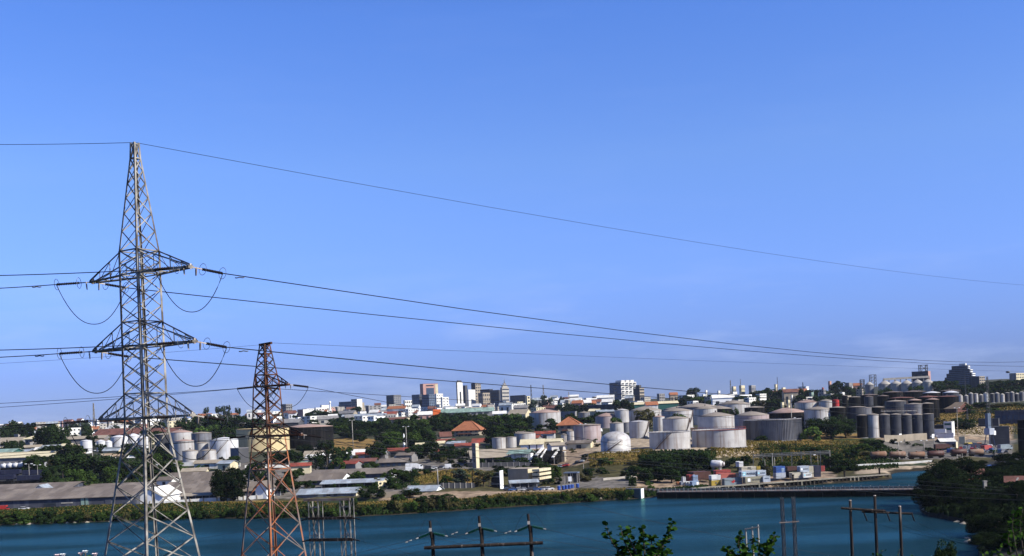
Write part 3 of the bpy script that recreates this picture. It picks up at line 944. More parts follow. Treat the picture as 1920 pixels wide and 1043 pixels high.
# ------------------------------------------------------------------ ground and water
def land():
    us = np.concatenate([np.linspace(-2600, -1080, 40), np.linspace(-1060, 1060, 300), np.linspace(1080, 2600, 40)])
    ds = np.concatenate([[1.5], np.exp(np.linspace(math.log(4), math.log(205), 60)), np.exp(np.linspace(math.log(208), math.log(900), 300)), np.exp(np.linspace(math.log(910), math.log(8000), 90))])
    U, Dd = np.meshgrid(us, ds)
    X, Y = U * Dd / F, Dd
    Z = ground(X, Y)
    rng = np.random.default_rng(4)
    Z = Z + rng.normal(0, 0.12, Z.shape) * (Z > 0.4) * (Dd > 300)
    nu, nd = len(us), len(ds)
    me = bpy.data.meshes.new('ground')
    co = np.stack([X, Y, Z], -1).reshape(-1, 3).astype(np.float32)
    idx = np.arange(nu * nd).reshape(nd, nu)
    q = np.stack([idx[:-1, :-1], idx[:-1, 1:], idx[1:, 1:], idx[1:, :-1]], -1).reshape(-1, 4)
    me.vertices.add(len(co))
    me.vertices.foreach_set('co', co.ravel())
    me.loops.add(q.size)
    me.loops.foreach_set('vertex_index', q.ravel().astype(np.int32))
    me.polygons.add(len(q))
    me.polygons.foreach_set('loop_start', np.arange(0, q.size, 4, dtype=np.int32))
    me.polygons.foreach_set('loop_total', np.full(len(q), 4, np.int32))
    me.polygons.foreach_set('use_smooth', np.ones(len(q), bool))
    # what covers the ground: dry grass, green scrub, bare earth, paving
    px = 960 + U
    h = (Z - CAMZ) * F / Dd / CT
    row = HROW - (px - 960) * TT - h
    wob = 4 * np.sin(px * 0.07) + 3 * np.sin(px * 0.19 + Dd * 0.05)
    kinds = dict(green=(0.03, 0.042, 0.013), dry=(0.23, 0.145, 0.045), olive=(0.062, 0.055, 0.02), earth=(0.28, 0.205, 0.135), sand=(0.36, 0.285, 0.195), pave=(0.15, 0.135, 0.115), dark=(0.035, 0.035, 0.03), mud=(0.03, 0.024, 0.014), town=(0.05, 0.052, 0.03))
    base = np.zeros(Z.shape + (3,))
    base[:] = kinds['olive']
    def zone(k, p0, p1, r0, r1, w=1.0, d0=0, d1=1e9):
        e = wob * 0.6 * w
        m = (px + e > p0) & (px + e < p1) & (row + e * 0.5 > r0) & (row + e * 0.5 < r1) & (Dd > d0) & (Dd < d1)
        base[m] = kinds[k]
    zone('town', -2000, 4000, 0, 4000, d0=640)
    zone('green', -700, 200, 880, 960, d0=450)
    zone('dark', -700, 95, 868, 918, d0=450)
    zone('pave', -700, 480, 936, 958, d0=434, d1=500)
    zone('olive', -700, 560, 940, 1100, d0=380, d1=434)
    zone('dry', 200, 560, 940, 955, d0=400, d1=434)
    zone('pave', 280, 760, 868, 935, d0=434)
    zone('green', 280, 430, 872, 900, d0=520, d1=600)
    zone('dry', 600, 700, 822, 850, d0=600)
    zone('earth', 700, 960, 918, 960, d0=380, d1=436)
    zone('green', 560, 700, 930, 975, d0=380, d1=425)
    zone('dry', 770, 905, 883, 906)
    zone('pave', 700, 1010, 855, 883, d0=500)
    zone('earth', 940, 1075, 915, 932, d0=400)
    zone('olive', 940, 1200, 926, 950, d0=390, d1=432)
    zone('pave', 1040, 1190, 892, 916)
    zone('olive', 1070, 1330, 850, 895, d0=480, d1=570)
    zone('dry', 1110, 1210, 848, 868, d0=520, d1=575)
    zone('earth', 990, 1110, 838, 872, d0=540)
    zone('sand', 1100, 1480, 822, 848, d0=560)
    zone('dry', 1330, 1600, 836, 856, d0=545)
    zone('sand', 1330, 1430, 845, 858, d0=540)
    zone('sand', 1380, 1440, 806, 838)
    zone('dry', 1470, 1620, 812, 842, d0=570)
    zone('green', 1560, 1680, 822, 872, d0=500)
    zone('earth', 1190, 1560, 885, 930, d0=405, d1=500)
    zone('sand', 1600, 1760, 868, 890, d0=470)
    zone('green', 1585, 1760, 870, 876, d0=510)
    zone('pave', 1650, 1790, 822, 862, d0=540)
    zone('earth', 1640, 1900, 800, 826, d0=640)
    zone('dry', 1750, 1960, 762, 800, d0=690)
    zone('sand', 1800, 1850, 790, 820, d0=690)
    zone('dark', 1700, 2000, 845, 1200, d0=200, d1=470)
    zone('pave', 1780, 1900, 826, 858, d0=530)
    base[(Z < 1.0)] = kinds['mud']
    base[(Dd < 215)] = kinds['green']
    base *= 0.78 * rng.uniform(0.82, 1.15, Z.shape)[..., None]
    col = me.color_attributes.new('cover', 'FLOAT_COLOR', 'POINT')
    col.data.foreach_set('color', np.concatenate([base.reshape(-1, 3), np.ones((nu * nd, 1))], 1).astype(np.float32).ravel())
    m = bpy.data.materials.new('ground_cover')
    m.use_nodes = True
    N, L = m.node_tree.nodes, m.node_tree.links
    p = N['Principled BSDF']
    p.inputs['Roughness'].default_value = 0.95
    p.inputs['Specular IOR Level'].default_value = 0.1
    at = N.new('ShaderNodeAttribute')
    at.attribute_name = 'cover'
    geo = N.new('ShaderNodeNewGeometry')
    n1 = N.new('ShaderNodeTexNoise')
    n1.inputs['Scale'].default_value = 0.22
    n1.inputs['Detail'].default_value = 8
    n1.inputs['Roughness'].default_value = 0.65
    L.new(geo.outputs['Position'], n1.inputs['Vector'])
    r = N.new('ShaderNodeMapRange')
    r.inputs['From Min'].default_value, r.inputs['From Max'].default_value = 0.3, 0.7
    r.inputs['To Min'].default_value, r.inputs['To Max'].default_value = 0.45, 1.5
    L.new(n1.outputs[0], r.inputs['Value'])
    mul = N.new('ShaderNodeMix')
    mul.data_type = 'RGBA'
    mul.blend_type = 'MULTIPLY'
    mul.inputs[0].default_value = 1
    L.new(at.outputs['Color'], mul.inputs[6])
    L.new(r.outputs[0], mul.inputs[7])
    L.new(mul.outputs[2], p.inputs['Base Color'])
    b = N.new('ShaderNodeBump')
    b.inputs['Strength'].default_value = 0.6
    b.inputs['Distance'].default_value = 0.6
    L.new(n1.outputs[0], b.inputs['Height'])
    L.new(b.outputs[0], p.inputs['Normal'])
    me.materials.append(m)
    me.update(calc_edges=True)
    o = obj('ground', me)
    o['kind'] = 'structure'
land()

def water():
    m = bpy.data.materials.new('creek_water')
    m.use_nodes = True
    N, L = m.node_tree.nodes, m.node_tree.links
    N.remove(N['Principled BSDF'])
    dif, glo, wmix = N.new('ShaderNodeBsdfDiffuse'), N.new('ShaderNodeBsdfGlossy'), N.new('ShaderNodeMixShader')
    glo.inputs['Roughness'].default_value = 0.2
    glo.inputs['Color'].default_value = (0.25, 0.56, 0.49, 1)
    L.new(dif.outputs[0], wmix.inputs[1])
    L.new(glo.outputs[0], wmix.inputs[2])
    L.new(wmix.outputs[0], N['Material Output'].inputs['Surface'])
    geo = N.new('ShaderNodeNewGeometry')
    mp = N.new('ShaderNodeMapping')
    mp.inputs['Scale'].default_value = (0.009, 0.034, 1)
    mp.inputs['Rotation'].default_value = (0, 0, 0.15)
    L.new(geo.outputs['Position'], mp.inputs['Vector'])
    big = N.new('ShaderNodeTexNoise')          # wind lanes
    big.inputs['Scale'].default_value = 1.0
    big.inputs['Detail'].default_value = 3
    L.new(mp.outputs[0], big.inputs['Vector'])
    st = N.new('ShaderNodeMapRange')
    st.inputs['From Min'].default_value, st.inputs['From Max'].default_value = 0.4, 0.62
    st.inputs['To Min'].default_value, st.inputs['To Max'].default_value = 1.0, 0.0
    L.new(big.outputs[0], st.inputs['Value'])
    mx = N.new('ShaderNodeMix')
    mx.data_type = 'RGBA'
    mx.inputs[6].default_value = (0.003, 0.012, 0.012, 1)
    mx.inputs[7].default_value = (0.005, 0.02, 0.028, 1)
    L.new(st.outputs[0], mx.inputs[0])
    L.new(mx.outputs[2], dif.inputs['Color'])
    wf = N.new('ShaderNodeMapRange')
    wf.inputs['To Min'].default_value, wf.inputs['To Max'].default_value = 0.62, 0.2
    L.new(st.outputs[0], wf.inputs['Value'])
    L.new(wf.outputs[0], wmix.inputs[0])
    mp2 = N.new('ShaderNodeMapping')
    mp2.inputs['Scale'].default_value = (0.3, 0.55, 1)
    mp2.inputs['Rotation'].default_value = (0, 0, 0.3)
    L.new(geo.outputs['Position'], mp2.inputs['Vector'])
    n2 = N.new('ShaderNodeTexNoise')
    n2.inputs['Scale'].default_value = 1.0
    n2.inputs['Detail'].default_value = 6
    n2.inputs['Roughness'].default_value = 0.6
    L.new(mp2.outputs[0], n2.inputs['Vector'])
    b = N.new('ShaderNodeBump')
    b.inputs['Distance'].default_value = 1.3
    stt = N.new('ShaderNodeMapRange')
    stt.inputs['To Min'].default_value, stt.inputs['To Max'].default_value = 0.6, 1.0
    L.new(st.outputs[0], stt.inputs['Value'])
    L.new(stt.outputs[0], b.inputs['Strength'])
    L.new(n2.outputs[0], b.inputs['Height'])
    L.new(b.outputs[0], dif.inputs['Normal'])
    L.new(b.outputs[0], glo.inputs['Normal'])
    mb = MB()
    xs = np.linspace(-900, 900, 19)
    ys = np.linspace(150, 640, 6)
    mb.v = [(x, y, 0.0) for y in ys for x in xs]
    mb.f = [(j * 19 + i, j * 19 + i + 1, (j + 1) * 19 + i + 1, (j + 1) * 19 + i) for j in range(5) for i in range(18)]
    mb.s = [False] * len(mb.f)
    structure('water', mb, m)
water()

def air():
    b = MB().box((0, 4000, 60), (14000, 8600, 135))
    m = bpy.data.materials.new('thin_haze')
    m.use_nodes = True
    N, L = m.node_tree.nodes, m.node_tree.links
    N.remove(N['Principled BSDF'])
    v = N.new('ShaderNodeVolumePrincipled')
    v.inputs['Color'].default_value = (0.72, 0.82, 1.0, 1)
    v.inputs['Density'].default_value = 0.000022
    L.new(v.outputs[0], N['Material Output'].inputs['Volume'])
    o = build('haze', b, m)
    o['kind'] = 'stuff'
air()

# ------------------------------------------------------------------ transmission towers
def lerp(a, b, t):
    return a + (b - a) * t

def pylon(name, loc, yaw, prof, levels, arms, steel, leg_w, br_w, label, lm, px, py, fit, horizontals=(), top_steel=None, top_from=1e9):
    low_steel = steel
    """prof: (z, half width) table; levels: z of the bracing nodes; arms: (z_bottom, z_top, reach left, reach right)"""
    zs = [p[0] for p in prof]
    hw = lambda z: float(np.interp(z, zs, [p[1] for p in prof]))
    root = thing(name, loc, yaw, label=label, cat='pylon', px=px, py=py, lm=lm)
    cs = [(-1, -1), (1, -1), (1, 1), (-1, 1)]
    corner = lambda c, z: Vector((c[0] * hw(z), c[1] * hw(z), z))
    rolls = (0, math.pi / 2, math.pi, -math.pi / 2)
    for c, rl in zip(cs, rolls):                 # each leg in straight lengths, the first the leg itself
        leg = None
        for (z0, _), (z1, _) in zip(prof, prof[1:]):
            steel = top_steel if z0 >= top_from else low_steel
            s = bar_on('leg' if leg is None else 'leg_length', root, steel, corner(c, z0), corner(c, z1), leg_w * (1 if z0 < zs[-1] * 0.55 else 0.75), (0, -c[1], 0) if c[0] * c[1] > 0 else (-c[0], 0, 0))
            leg = leg or s
    for z0, z1 in zip(levels, levels[1:]):
        w = br_w if z1 - z0 > 1.6 else br_w * 0.8
        steel = top_steel if z0 >= top_from else low_steel
        for i in range(4):
            a, b_ = cs[i], cs[(i + 1) % 4]
            nin = (-(a[0] + b_[0]) / 2, -(a[1] + b_[1]) / 2, 0)
            bar_on('brace', root, steel, corner(a, z0), corner(b_, z1), w, nin)
            bar_on('brace', root, steel, corner(b_, z0), corner(a, z1), w, nin)
    for z in horizontals:
        steel = top_steel if z >= top_from else low_steel
        for i in range(4):
            bar('strut', root, steel, corner(cs[i], z), corner(cs[(i + 1) % 4], z), br_w * 1.1)
    tips = []
    for zb, zt, rl, rr in arms:
        for sg, reach in ((-1, rl), (1, rr)):
            if not reach:
                tips.append(None)
                continue
            h0, h1 = hw(zb), hw(zt)
            tw = 0.22
            tip = Vector((sg * reach, 0, zb))
            tf, tb = tip + Vector((0, -tw, 0)), tip + Vector((0, tw, 0))
            lf, lb = Vector((sg * h0, -h0, zb)), Vector((sg * h0, h0, zb))
            uf, ub = Vector((sg * h1, -h1, zt)), Vector((sg * h1, h1, zt))
            arm = thing('cross_arm', (0, 0, 0))
            arm.parent = root
            for q, t in ((lf, tf), (lb, tb)):
                bar('chord', arm, steel, q, t, leg_w * 0.95, roll=0.3)
            for q, t in ((uf, tf), (ub, tb)):
                bar('chord', arm, steel, q, t + Vector((0, 0, 0.12)), leg_w * 0.62)
            bar('end_plate', arm, steel, tf, tb, leg_w * 1.1, kind='box')
            n = 3
            for (l0, u0, t0) in ((lf, uf, tf), (lb, ub, tb)):
                for k in range(n):
                    f0, f1 = k / n, (k + 1) / n
                    A, B = lerp(l0, t0, f0), lerp(u0, t0, min(f1, 0.92))
                    if k < n - 1:
                        bar('lacing', arm, steel, lerp(l0, t0, f1), lerp(u0, t0, f1), br_w * 0.7)
                    bar('lacing', arm, steel, lerp(u0, t0, f0), lerp(l0, t0, f1), br_w * 0.7)
            for k in range(n):
                f0, f1 = k / n, (k + 1) / n
                bar('lacing', arm, steel, lerp(lf, tf, f0), lerp(lb, tb, f1), br_w * 0.7)
                if k:
                    bar('lacing', arm, steel, lerp(lf, tf, f0), lerp(lb, tb, f0), br_w * 0.7)
            bar('end_cap', arm, fit, tip + Vector((0, 0, -0.14)), tip + Vector((0, 0, 0.2)), leg_w * 0.9, kind='box')
            tips.append(root.matrix_basis @ tip if False else None)
            tips[-1] = tip
    return root, tips

def to_world(root, v):
    r = Matrix.Rotation(root.rotation_euler.z, 3, 'Z')
    return Vector(root.location) + r @ Vector(v)

def curve_pts(a, b, sag, n=28):
    a, b = Vector(a), Vector(b)
    return [a.lerp(b, t) - Vector((0, 0, 4 * sag * t * (1 - t))) for t in np.linspace(0, 1, n)]

def row_at(pts, px):
    q = [(960 + (p.x * F / p.y * CT - (p.z - CAMZ) * F / p.y * ST), HROW - (p.x * F / p.y * ST + (p.z - CAMZ) * F / p.y * CT)) for p in pts]
    for (x0, y0), (x1, y1) in zip(q, q[1:]):
        if (x0 - px) * (x1 - px) <= 0 and x0 != x1:
            return y0 + (y1 - y0) * (px - x0) / (x1 - x0)
    return None

def wire(name, a, b, r, label, group, mid=None, mid2=None, sag=1.0, cat='power line', n=28, px=0, py=0):
    if mid:
        lo, hi = -2.0, 60.0
        for _ in range(40):
            s = (lo + hi) / 2
            y = row_at(curve_pts(a, b, s, 60), mid[0])
            if y is None:
                break
            lo, hi = (s, hi) if y < mid[1] else (lo, s)
        sag = (lo + hi) / 2
    if mid and mid2:                      # the far support stands out of sight: its height follows from the cable seen
        b = Vector(b)
        for _ in range(60):
            lo, hi = -2.0, 60.0
            for _ in range(30):
                sag = (lo + hi) / 2
                y = row_at(curve_pts(a, b, sag, 60), mid[0])
                lo, hi = (sag, hi) if y < mid[1] else (lo, sag)
            y2 = row_at(curve_pts(a, b, sag, 60), mid2[0])
            b.z += max(-6, min(6, (y2 - mid2[1]) * b.y / F * 0.9))
    o = Vector(a)
    m = MB().tube([p - o for p in curve_pts(a, b, sag, n)], r, 5)
    w = build(name, m, M['cable'], None, o)
    tag(w, label=label, cat=cat, group=group, px=px, py=py)
    return w, sag

def string_of(root, tip, direction, length, gap=0.9, r=0.1, rings=True):
    """insulator string from an arm tip along a direction (all in the pylon's own space); returns its far end"""
    d = Vector(direction).normalized()
    t = Vector(tip)
    a = t + d * gap
    e = a + d * length
    bar('yoke', root, M['fitting'], t, a, 0.07, kind='box')
    plate = bar('tower_plate', root, M['fitting'], t + d * gap * 0.45 + Vector((0, 0, -0.5)), t + d * gap * 0.5 + Vector((0, 0, 0.05)), 0.2, 0.08, kind='cap')
    b = MB()
    n = 13
    b.lathe([(0, 0)] + [(r * (0.45 if i % 2 else 1.0), length * (i + 0.5) / (2 * n)) for i in range(2 * n)] + [(0, length)], 10, smooth=False)
    o = build('insulator_string', b, M['insul'], root, a)
    o.rotation_mode = 'QUATERNION'
    o.rotation_quaternion = d.to_track_quat('Z', 'Y')
    if rings:
        for f in (0.02, 0.98):
            ring = MB()
            c = 16
            pts = [(0.36 * math.cos(2 * math.pi * k / c), 0.36 * math.sin(2 * math.pi * k / c), 0) for k in range(c + 1)]
            ring.tube(pts, 0.018, 4)
            ro = build('arcing_ring', ring, M['steel'], root, a + d * length * f)
            ro.rotation_mode = 'QUATERNION'
            ro.rotation_quaternion = d.to_track_quat('Z', 'Y')
    return e

# ---- the near tower
D1 = 70.0
c1 = P(285, 1043, D1)
g1 = gz(c1.x, D1) - 0.3
top1 = P(251, 268, D1).z - g1
zr1 = lambda row, px=265: P(px, row, D1).z - g1
z_a, z_b, z_c = zr1(515), zr1(650), zr1(783)
z_at, z_bt, z_ct = zr1(471), zr1(604), zr1(738)
zfoot = zr1(1043)
spread = 0.0325
prof1 = [(0, 2.15 + 0.02 * zfoot * 6.0), (zr1(810), 0.92), (z_c, 0.89), (z_at, 0.83), (top1 - 1.0, 0.2), (top1, 0.16)]
wl0 = (80 * D1 / F) / 1.36            # half width at the bottom edge of the picture
slope1 = (wl0 - 0.92) / (zr1(810) - zfoot)
prof1[0] = (0, 0.92 + slope1 * zr1(810))
def span(a, b, n):
    return list(np.linspace(a, b, n + 1))[1:]
lv = [0.0] + span(0, zr1(1062), 3) + span(zr1(1062), zr1(810), 5) + [z_c] + span(z_c, z_ct, 2) + span(z_ct, z_b, 3) + span(z_b, z_bt, 2) + span(z_bt, z_a, 3) + span(z_a, z_at, 2)
zz, st = z_at, 1.25
while zz + st < top1 - 0.5:
    zz += st
    st *= 0.9
    lv.append(zz)
lv.append(top1)
yaw1 = math.radians(-33)
reach1 = (236 * D1 / F) / 2 / math.cos(yaw1)
pyl1, tips1 = pylon('transmission_tower', (c1.x, D1, g1), yaw1, prof1, sorted(lv), [(z_a, z_at, reach1, reach1 * 0.98), (z_b, z_bt, reach1, reach1), (z_c, z_ct, reach1 * 0.93, reach1 * 0.9)],
                    M['galv'], 0.148, 0.068, 'tall pale grey lattice transmission tower with three cross arms, nearest of the pylons', 'tall grey lattice tower', 268, 520, M['fitting'],
                    horizontals=(z_c, z_ct, z_b, z_bt, z_a, z_at, top1 - 0.1, top1 - 1.0))
inv1 = Matrix.Rotation(-yaw1, 3, 'Z')
loc1 = Vector(pyl1.location)
tol1 = lambda w: inv1 @ (Vector(w) - loc1)
gcond = 'conductors strung from the grey lattice tower'
LV = ['upper', 'middle', 'lower']
# far ends: the next tower stands out of sight to the right over the creek, another to the left
right_mid = [((1000, 598), (1000, 621)), ((740, 683), (740, 707)), (None, None)]
right_mid2 = [((1910, 679), (1910, 687)), ((1260, 731), (1100, 735)), (None, None)]
right_end = [((2300, 722, 560), (2300, 729, 560)), ((2300, 826, 560), (2300, 836, 560)), ((2300, 905, 560), (2300, 915, 560))]
left_end = [((-500, 512, 76), (-500, 541, 73)), ((-500, 652, 76), (-500, 668, 73)), ((-500, 800, 76), (-500, 818, 73))]
for i in range(3):
    L_, R_ = tips1[2 * i], tips1[2 * i + 1]
    wl_, wr_ = to_world(pyl1, L_), to_world(pyl1, R_)
    for tip, w0, side in ((L_, wl_, 0), (R_, wr_, 1)):
        tname = ('left', 'right')[side]
        dirs = {}
        for way in (0, 1):
            tgt = P(*(left_end[i][1 - side] if way == 0 else right_end[i][1 - side]))
            d = (tgt - w0).normalized()
            d.z -= 0.075 if way else 0.05
            e = string_of(pyl1, tip, inv1 @ d, 1.55)
            ew = to_world(pyl1, e)
            dirs[way] = e
            mid = right_mid[i][1 - side] if way == 1 else None
            wire('conductor', ew, tgt, (0.034 if i < 2 else 0.024) if way else 0.03, f'{LV[i]} level cable running {("left", "right")[way]} from the {tname} arm of the grey tower', gcond, mid=mid, mid2=right_mid2[i][1 - side] if way == 1 else None, sag=0.35 if way == 0 else 6.0)
            dw = tgt - ew
            dm = build('vibration_damper', MB().tube([(-0.3, 0, -0.12), (-0.18, 0, -0.14), (0, 0, -0.1), (0.18, 0, -0.14), (0.3, 0, -0.12)], 0.035, 5), M['steel'], pyl1, e + (inv1 @ dw.normalized()) * 1.3 + Vector((0, 0, -0.03)), -yaw1)
        # the loop that carries the current past the arm
        a, b = dirs[0], dirs[1]
        drop = 2.55
        pts = []
        for t in np.linspace(0, 1, 22):
            p = a.lerp(b, t)
            pts.append(p - Vector((0, 0, drop * (1 - abs(2 * t - 1) ** 2.2))))
        build('jumper_cable', MB().tube(pts, 0.026, 5), M['cable'], pyl1)
topw = to_world(pyl1, (0, 0, top1 + 0.02))
wire('earth_wire', topw, P(2300, 640, 420), 0.017, 'thin earth wire falling right across the sky from the peak of the grey tower', gcond, mid=(1000, 403), mid2=(1910, 534))
wire('earth_wire', topw, P(-500, 256, 74), 0.018, 'thin earth wire running level to the left from the peak of the grey tower', gcond, sag=0.3)

# ---- the rusty tower behind it
D2 = 140.0
c2 = P(513, 1043, D2)
g2 = gz(c2.x, D2) - 0.3
zr2 = lambda row, px=500: P(px, row, D2).z - g2
top2 = zr2(646, 495)
z2a, z2at, z2b, z2bt = zr2(724), zr2(703), zr2(817), zr2(795)
yaw2 = math.radians(-37)
h2 = lambda pxw: pxw * D2 / F / 2 / 1.366
prof2 = [(0, 0), (zr2(880), h2(70)), (z2b, h2(56)), (z2a, h2(45)), (z2at, h2(38)), (top2 - 0.4, h2(18)), (top2, h2(16))]
sl2 = (h2(112) - h2(70)) / (zr2(880) - zr2(1043))
prof2[0] = (0, h2(70) + sl2 * zr2(880))
lv2 = list(np.linspace(0, zr2(880), 7)) + list(np.linspace(zr2(880), z2b, 4))[1:] + [z2bt] + list(np.linspace(z2bt, z2a, 4))[1:] + [z2at] + list(np.linspace(z2at, top2, 5))[1:]
pyl2, tips2 = pylon('transmission_tower', (c2.x, D2, g2), yaw2, prof2, sorted(lv2), [(z2a, z2at, h2(60), 48 * D2 / F / math.cos(yaw2)), (z2b, z2bt, 50 * D2 / F, 72 * D2 / F / math.cos(yaw2))],
                    M['rust'], 0.24, 0.115, 'rust-stained lattice tower behind and right of the tall grey one', 'rusty lattice tower', 500, 760, M['fitting'],
                    horizontals=(zr2(880), z2b, z2bt, z2a, z2at, top2 - 0.1, top2 - 1.2), top_steel=M['rustdark'], top_from=zr2(862))
inv2 = Matrix.Rotation(-yaw2, 3, 'Z')
g2c = 'conductors strung from the rusty lattice tower'
bar('top_beam', pyl2, M['rustdark'], (-1.0, 0, top2), (1.3, 0, top2 + 0.1), 0.28, kind='box')
ends2 = [((-400, 785, 160), (2300, 868, 520), (640, 731)), ((-400, 772, 155), (2300, 876, 520), (640, 738))]
names2 = ['upper left', 'upper right', 'lower left', 'lower right']
for j, tip in enumerate(tips2):
    w0 = to_world(pyl2, tip)
    es = {}
    for way in (0, 1):
        k = ends2[j % 2]
        off = 0 if j < 2 else 92
        tgt = P(k[way][0], k[way][1] + off, k[way][2])
        d = (tgt - w0).normalized()
        d.z -= 0.03
        e = string_of(pyl2, tip, inv2 @ d, 2.3, gap=0.8, r=0.15, rings=False)
        es[way] = e
        wire('conductor', to_world(pyl2, e), tgt, 0.032, f'cable running {("left", "right")[way]} from the {names2[j]} arm of the rusty tower', g2c, sag=0.4 if way == 0 else 4.0,
             mid=(k[2][0], k[2][1] + off) if way else None)
    a, b = es[0], es[1]
    build('jumper_cable', MB().tube([a.lerp(b, t) - Vector((0, 0, 2.6 * (1 - abs(2 * t - 1) ** 2.2))) for t in np.linspace(0, 1, 18)], 0.034, 5), M['cable'], pyl2)
t2w = to_world(pyl2, (1.3, 0, top2 + 0.1))
wire('earth_wire', t2w, P(2300, 702, 520), 0.02, 'faint earth wire running right from the top beam of the rusty tower', g2c, mid=(1100, 668))
wire('earth_wire', to_world(pyl2, (-1.0, 0, top2)), P(-400, 700, 150), 0.018, 'faint earth wire running left from the top beam of the rusty tower', g2c, sag=0.4)

# ------------------------------------------------------------------ wooden pole structures in the foreground
def round_pole(name, root, base_z, p_top, r, lean=(0, 0), m='wood'):
    b = MB()
    b.tube([(p_top.x - lean[0], p_top.y, base_z), (p_top.x - lean[0] * 0.4, p_top.y, base_z + (p_top.z - base_z) * 0.6), tuple(p_top)], r, 9, taper=r * 0.8)
    b.v = [tuple(Vector(v) - Vector(root.location)) for v in b.v]
    return build(name, b, M[m], root)

DP = 87.0
pp = [P(806, 977, DP), P(898, 968, DP), P(990, 964, DP)]
gx = gz(pp[1].x, DP)
pf = thing('pole_frame', (pp[1].x, DP, gx), label='three wooden poles joined by one cross beam, with green glass insulators', cat='power pole', px=905, py=1000, lm='three-pole wooden frame')
rl = Vector(pf.location)
for p in pp:
    round_pole('pole', pf, gx - 0.6, p - Vector((-0.16, 0, 0.95)), 0.185)
    s = bar('pole_top', pf, M['wood'], p - Vector((-0.08, 0.16, 1.35)) - rl, p - rl, 0.2, kind='cyl')
    bar('bracket', pf, M['fitting'], p + Vector((0.02, -0.2, -0.8)) - rl, p + Vector((0.02, -0.2, -0.55)) - rl, 0.2, 0.1, kind='box')
bar('cross_beam', pf, M['wood'], P(795, 1027.5, DP - 0.35) - rl, P(1018, 1018, DP - 0.35) - rl, 0.27, kind='cyl')
glass_ends = []
for i, p in enumerate(pp):
    for sg in (-1, 1):
        a = p + Vector((0.12 + sg * 0.18, -0.1, -0.98))
        e = a + Vector((sg * 0.86, -0.25, -0.28 if sg < 0 else -0.2))
        d = (e - a)
        b = MB()
        n = 7
        b.lathe([(0, 0)] + [(0.06 if k % 2 else 0.155, d.length * (k + 0.5) / (2 * n)) for k in range(2 * n)] + [(0, d.length)], 12, smooth=False)
        o = build('insulator', b, M['insulg'], pf, a - rl)
        o.rotation_mode = 'QUATERNION'
        o.rotation_quaternion = d.to_track_quat('Z', 'Y')
        bar('cap', o, M['fitting'], (0, 0, d.length), (0, 0, d.length + 0.22), 0.09, kind='cyl')
        glass_ends.append(e + d.normalized() * 0.2)
    a, b = glass_ends[-2], glass_ends[-1]
    tp = p + Vector((0, 0, 0.05))
    for q in (a, b):
        build('jumper_cable', MB().tube([tuple(Vector(q).lerp(tp, t) + Vector((0, 0, 0.45 * math.sin(math.pi * t))) - rl) for t in np.linspace(0, 1, 9)], 0.012, 4), M['cable'], pf)
gline = 'lines of the three-pole wooden frame'
for i, (tx, ty) in enumerate(((766, 1016), (852, 1001), (952, 999))):
    w, _ = wire('conductor', glass_ends[2 * i], P(tx - 900, ty + 170 - 12 * i, 80), 0.014, f'thin line leaving the {("first", "middle", "last")[i]} pole of the wooden frame to the left', gline, sag=0.5)
    wire('conductor', glass_ends[2 * i + 1], P(2000, 1050 + 30 * i, 150), 0.014, f'thin line leaving the {("first", "middle", "last")[i]} pole of the wooden frame to the right', gline, sag=2.0)
    dp = P(tx, ty, DP - 0.6)
    sp = thing('line_damper', dp, label=f'small white clip on the line left of the {("first", "middle", "last")[i]} pole of the frame', cat='line clip', group='white clips on the lines')
    bar('weight', sp, M['concrete'], (-0.26, 0, -0.06), (-0.06, 0, 0.0), 0.085, kind='cyl')
    bar('weight', sp, M['concrete'], (0.06, 0, 0.06), (0.26, 0, 0.11), 0.085, kind='cyl')
    bar('clamp', sp, M['steel'], (-0.1, 0, 0.02), (0.1, 0, 0.06), 0.06, kind='box')

# right: three poles, two beams
DQ = 170.0
qq = [(1594, 939), (1640, 930), (1687, 950)]
ctr = P(1640, 930, DQ)
gq = gz(ctr.x, DQ)
pq = thing('pole_frame', (ctr.x, DQ, gq), label='three dark wooden poles with two overlapping cross beams standing before the creek', cat='power pole', px=1642, py=990, lm='three-pole dark frame')
rl = Vector(pq.location)
for x, y in qq:
    p = P(x, y, DQ)
    round_pole('pole', pq, gq - 0.6, p, 0.26, (0.05, 0))
    bar('pole_cap', pq, M['fitting'], p - rl - Vector((0, 0, 0.05)), p - rl + Vector((0, 0, 0.1)), 0.4, kind='cyl')
bar('cross_beam', pq, M['wood'], P(1577, 953, DQ - 0.6) - rl, P(1660, 958.5, DQ - 0.6) - rl, 0.36, kind='cyl')
bar('cross_beam', pq, M['wood'], P(1616, 959.5, DQ + 0.6) - rl, P(1711, 963.5, DQ + 0.6) - rl, 0.36, kind='cyl')
for x in (1620, 1663, 1709):
    a = P(x, 962, DQ - 0.5) - rl
    o = bar('hanging_insulator', pq, M['insul'], a + Vector((0.42, 0, -1.25)), a, 0.2, kind='cyl')
gl3 = 'lines of the dark three-pole frame'
for i, x in enumerate((1625, 1668, 1713)):
    wire('conductor', P(x, 977, DQ - 0.5), P(2100, 1050 + 20 * i, 120), 0.02, f'thin line slanting down right from the {("first", "second", "third")[i]} hanging insulator of the dark frame', gl3, sag=1.0)

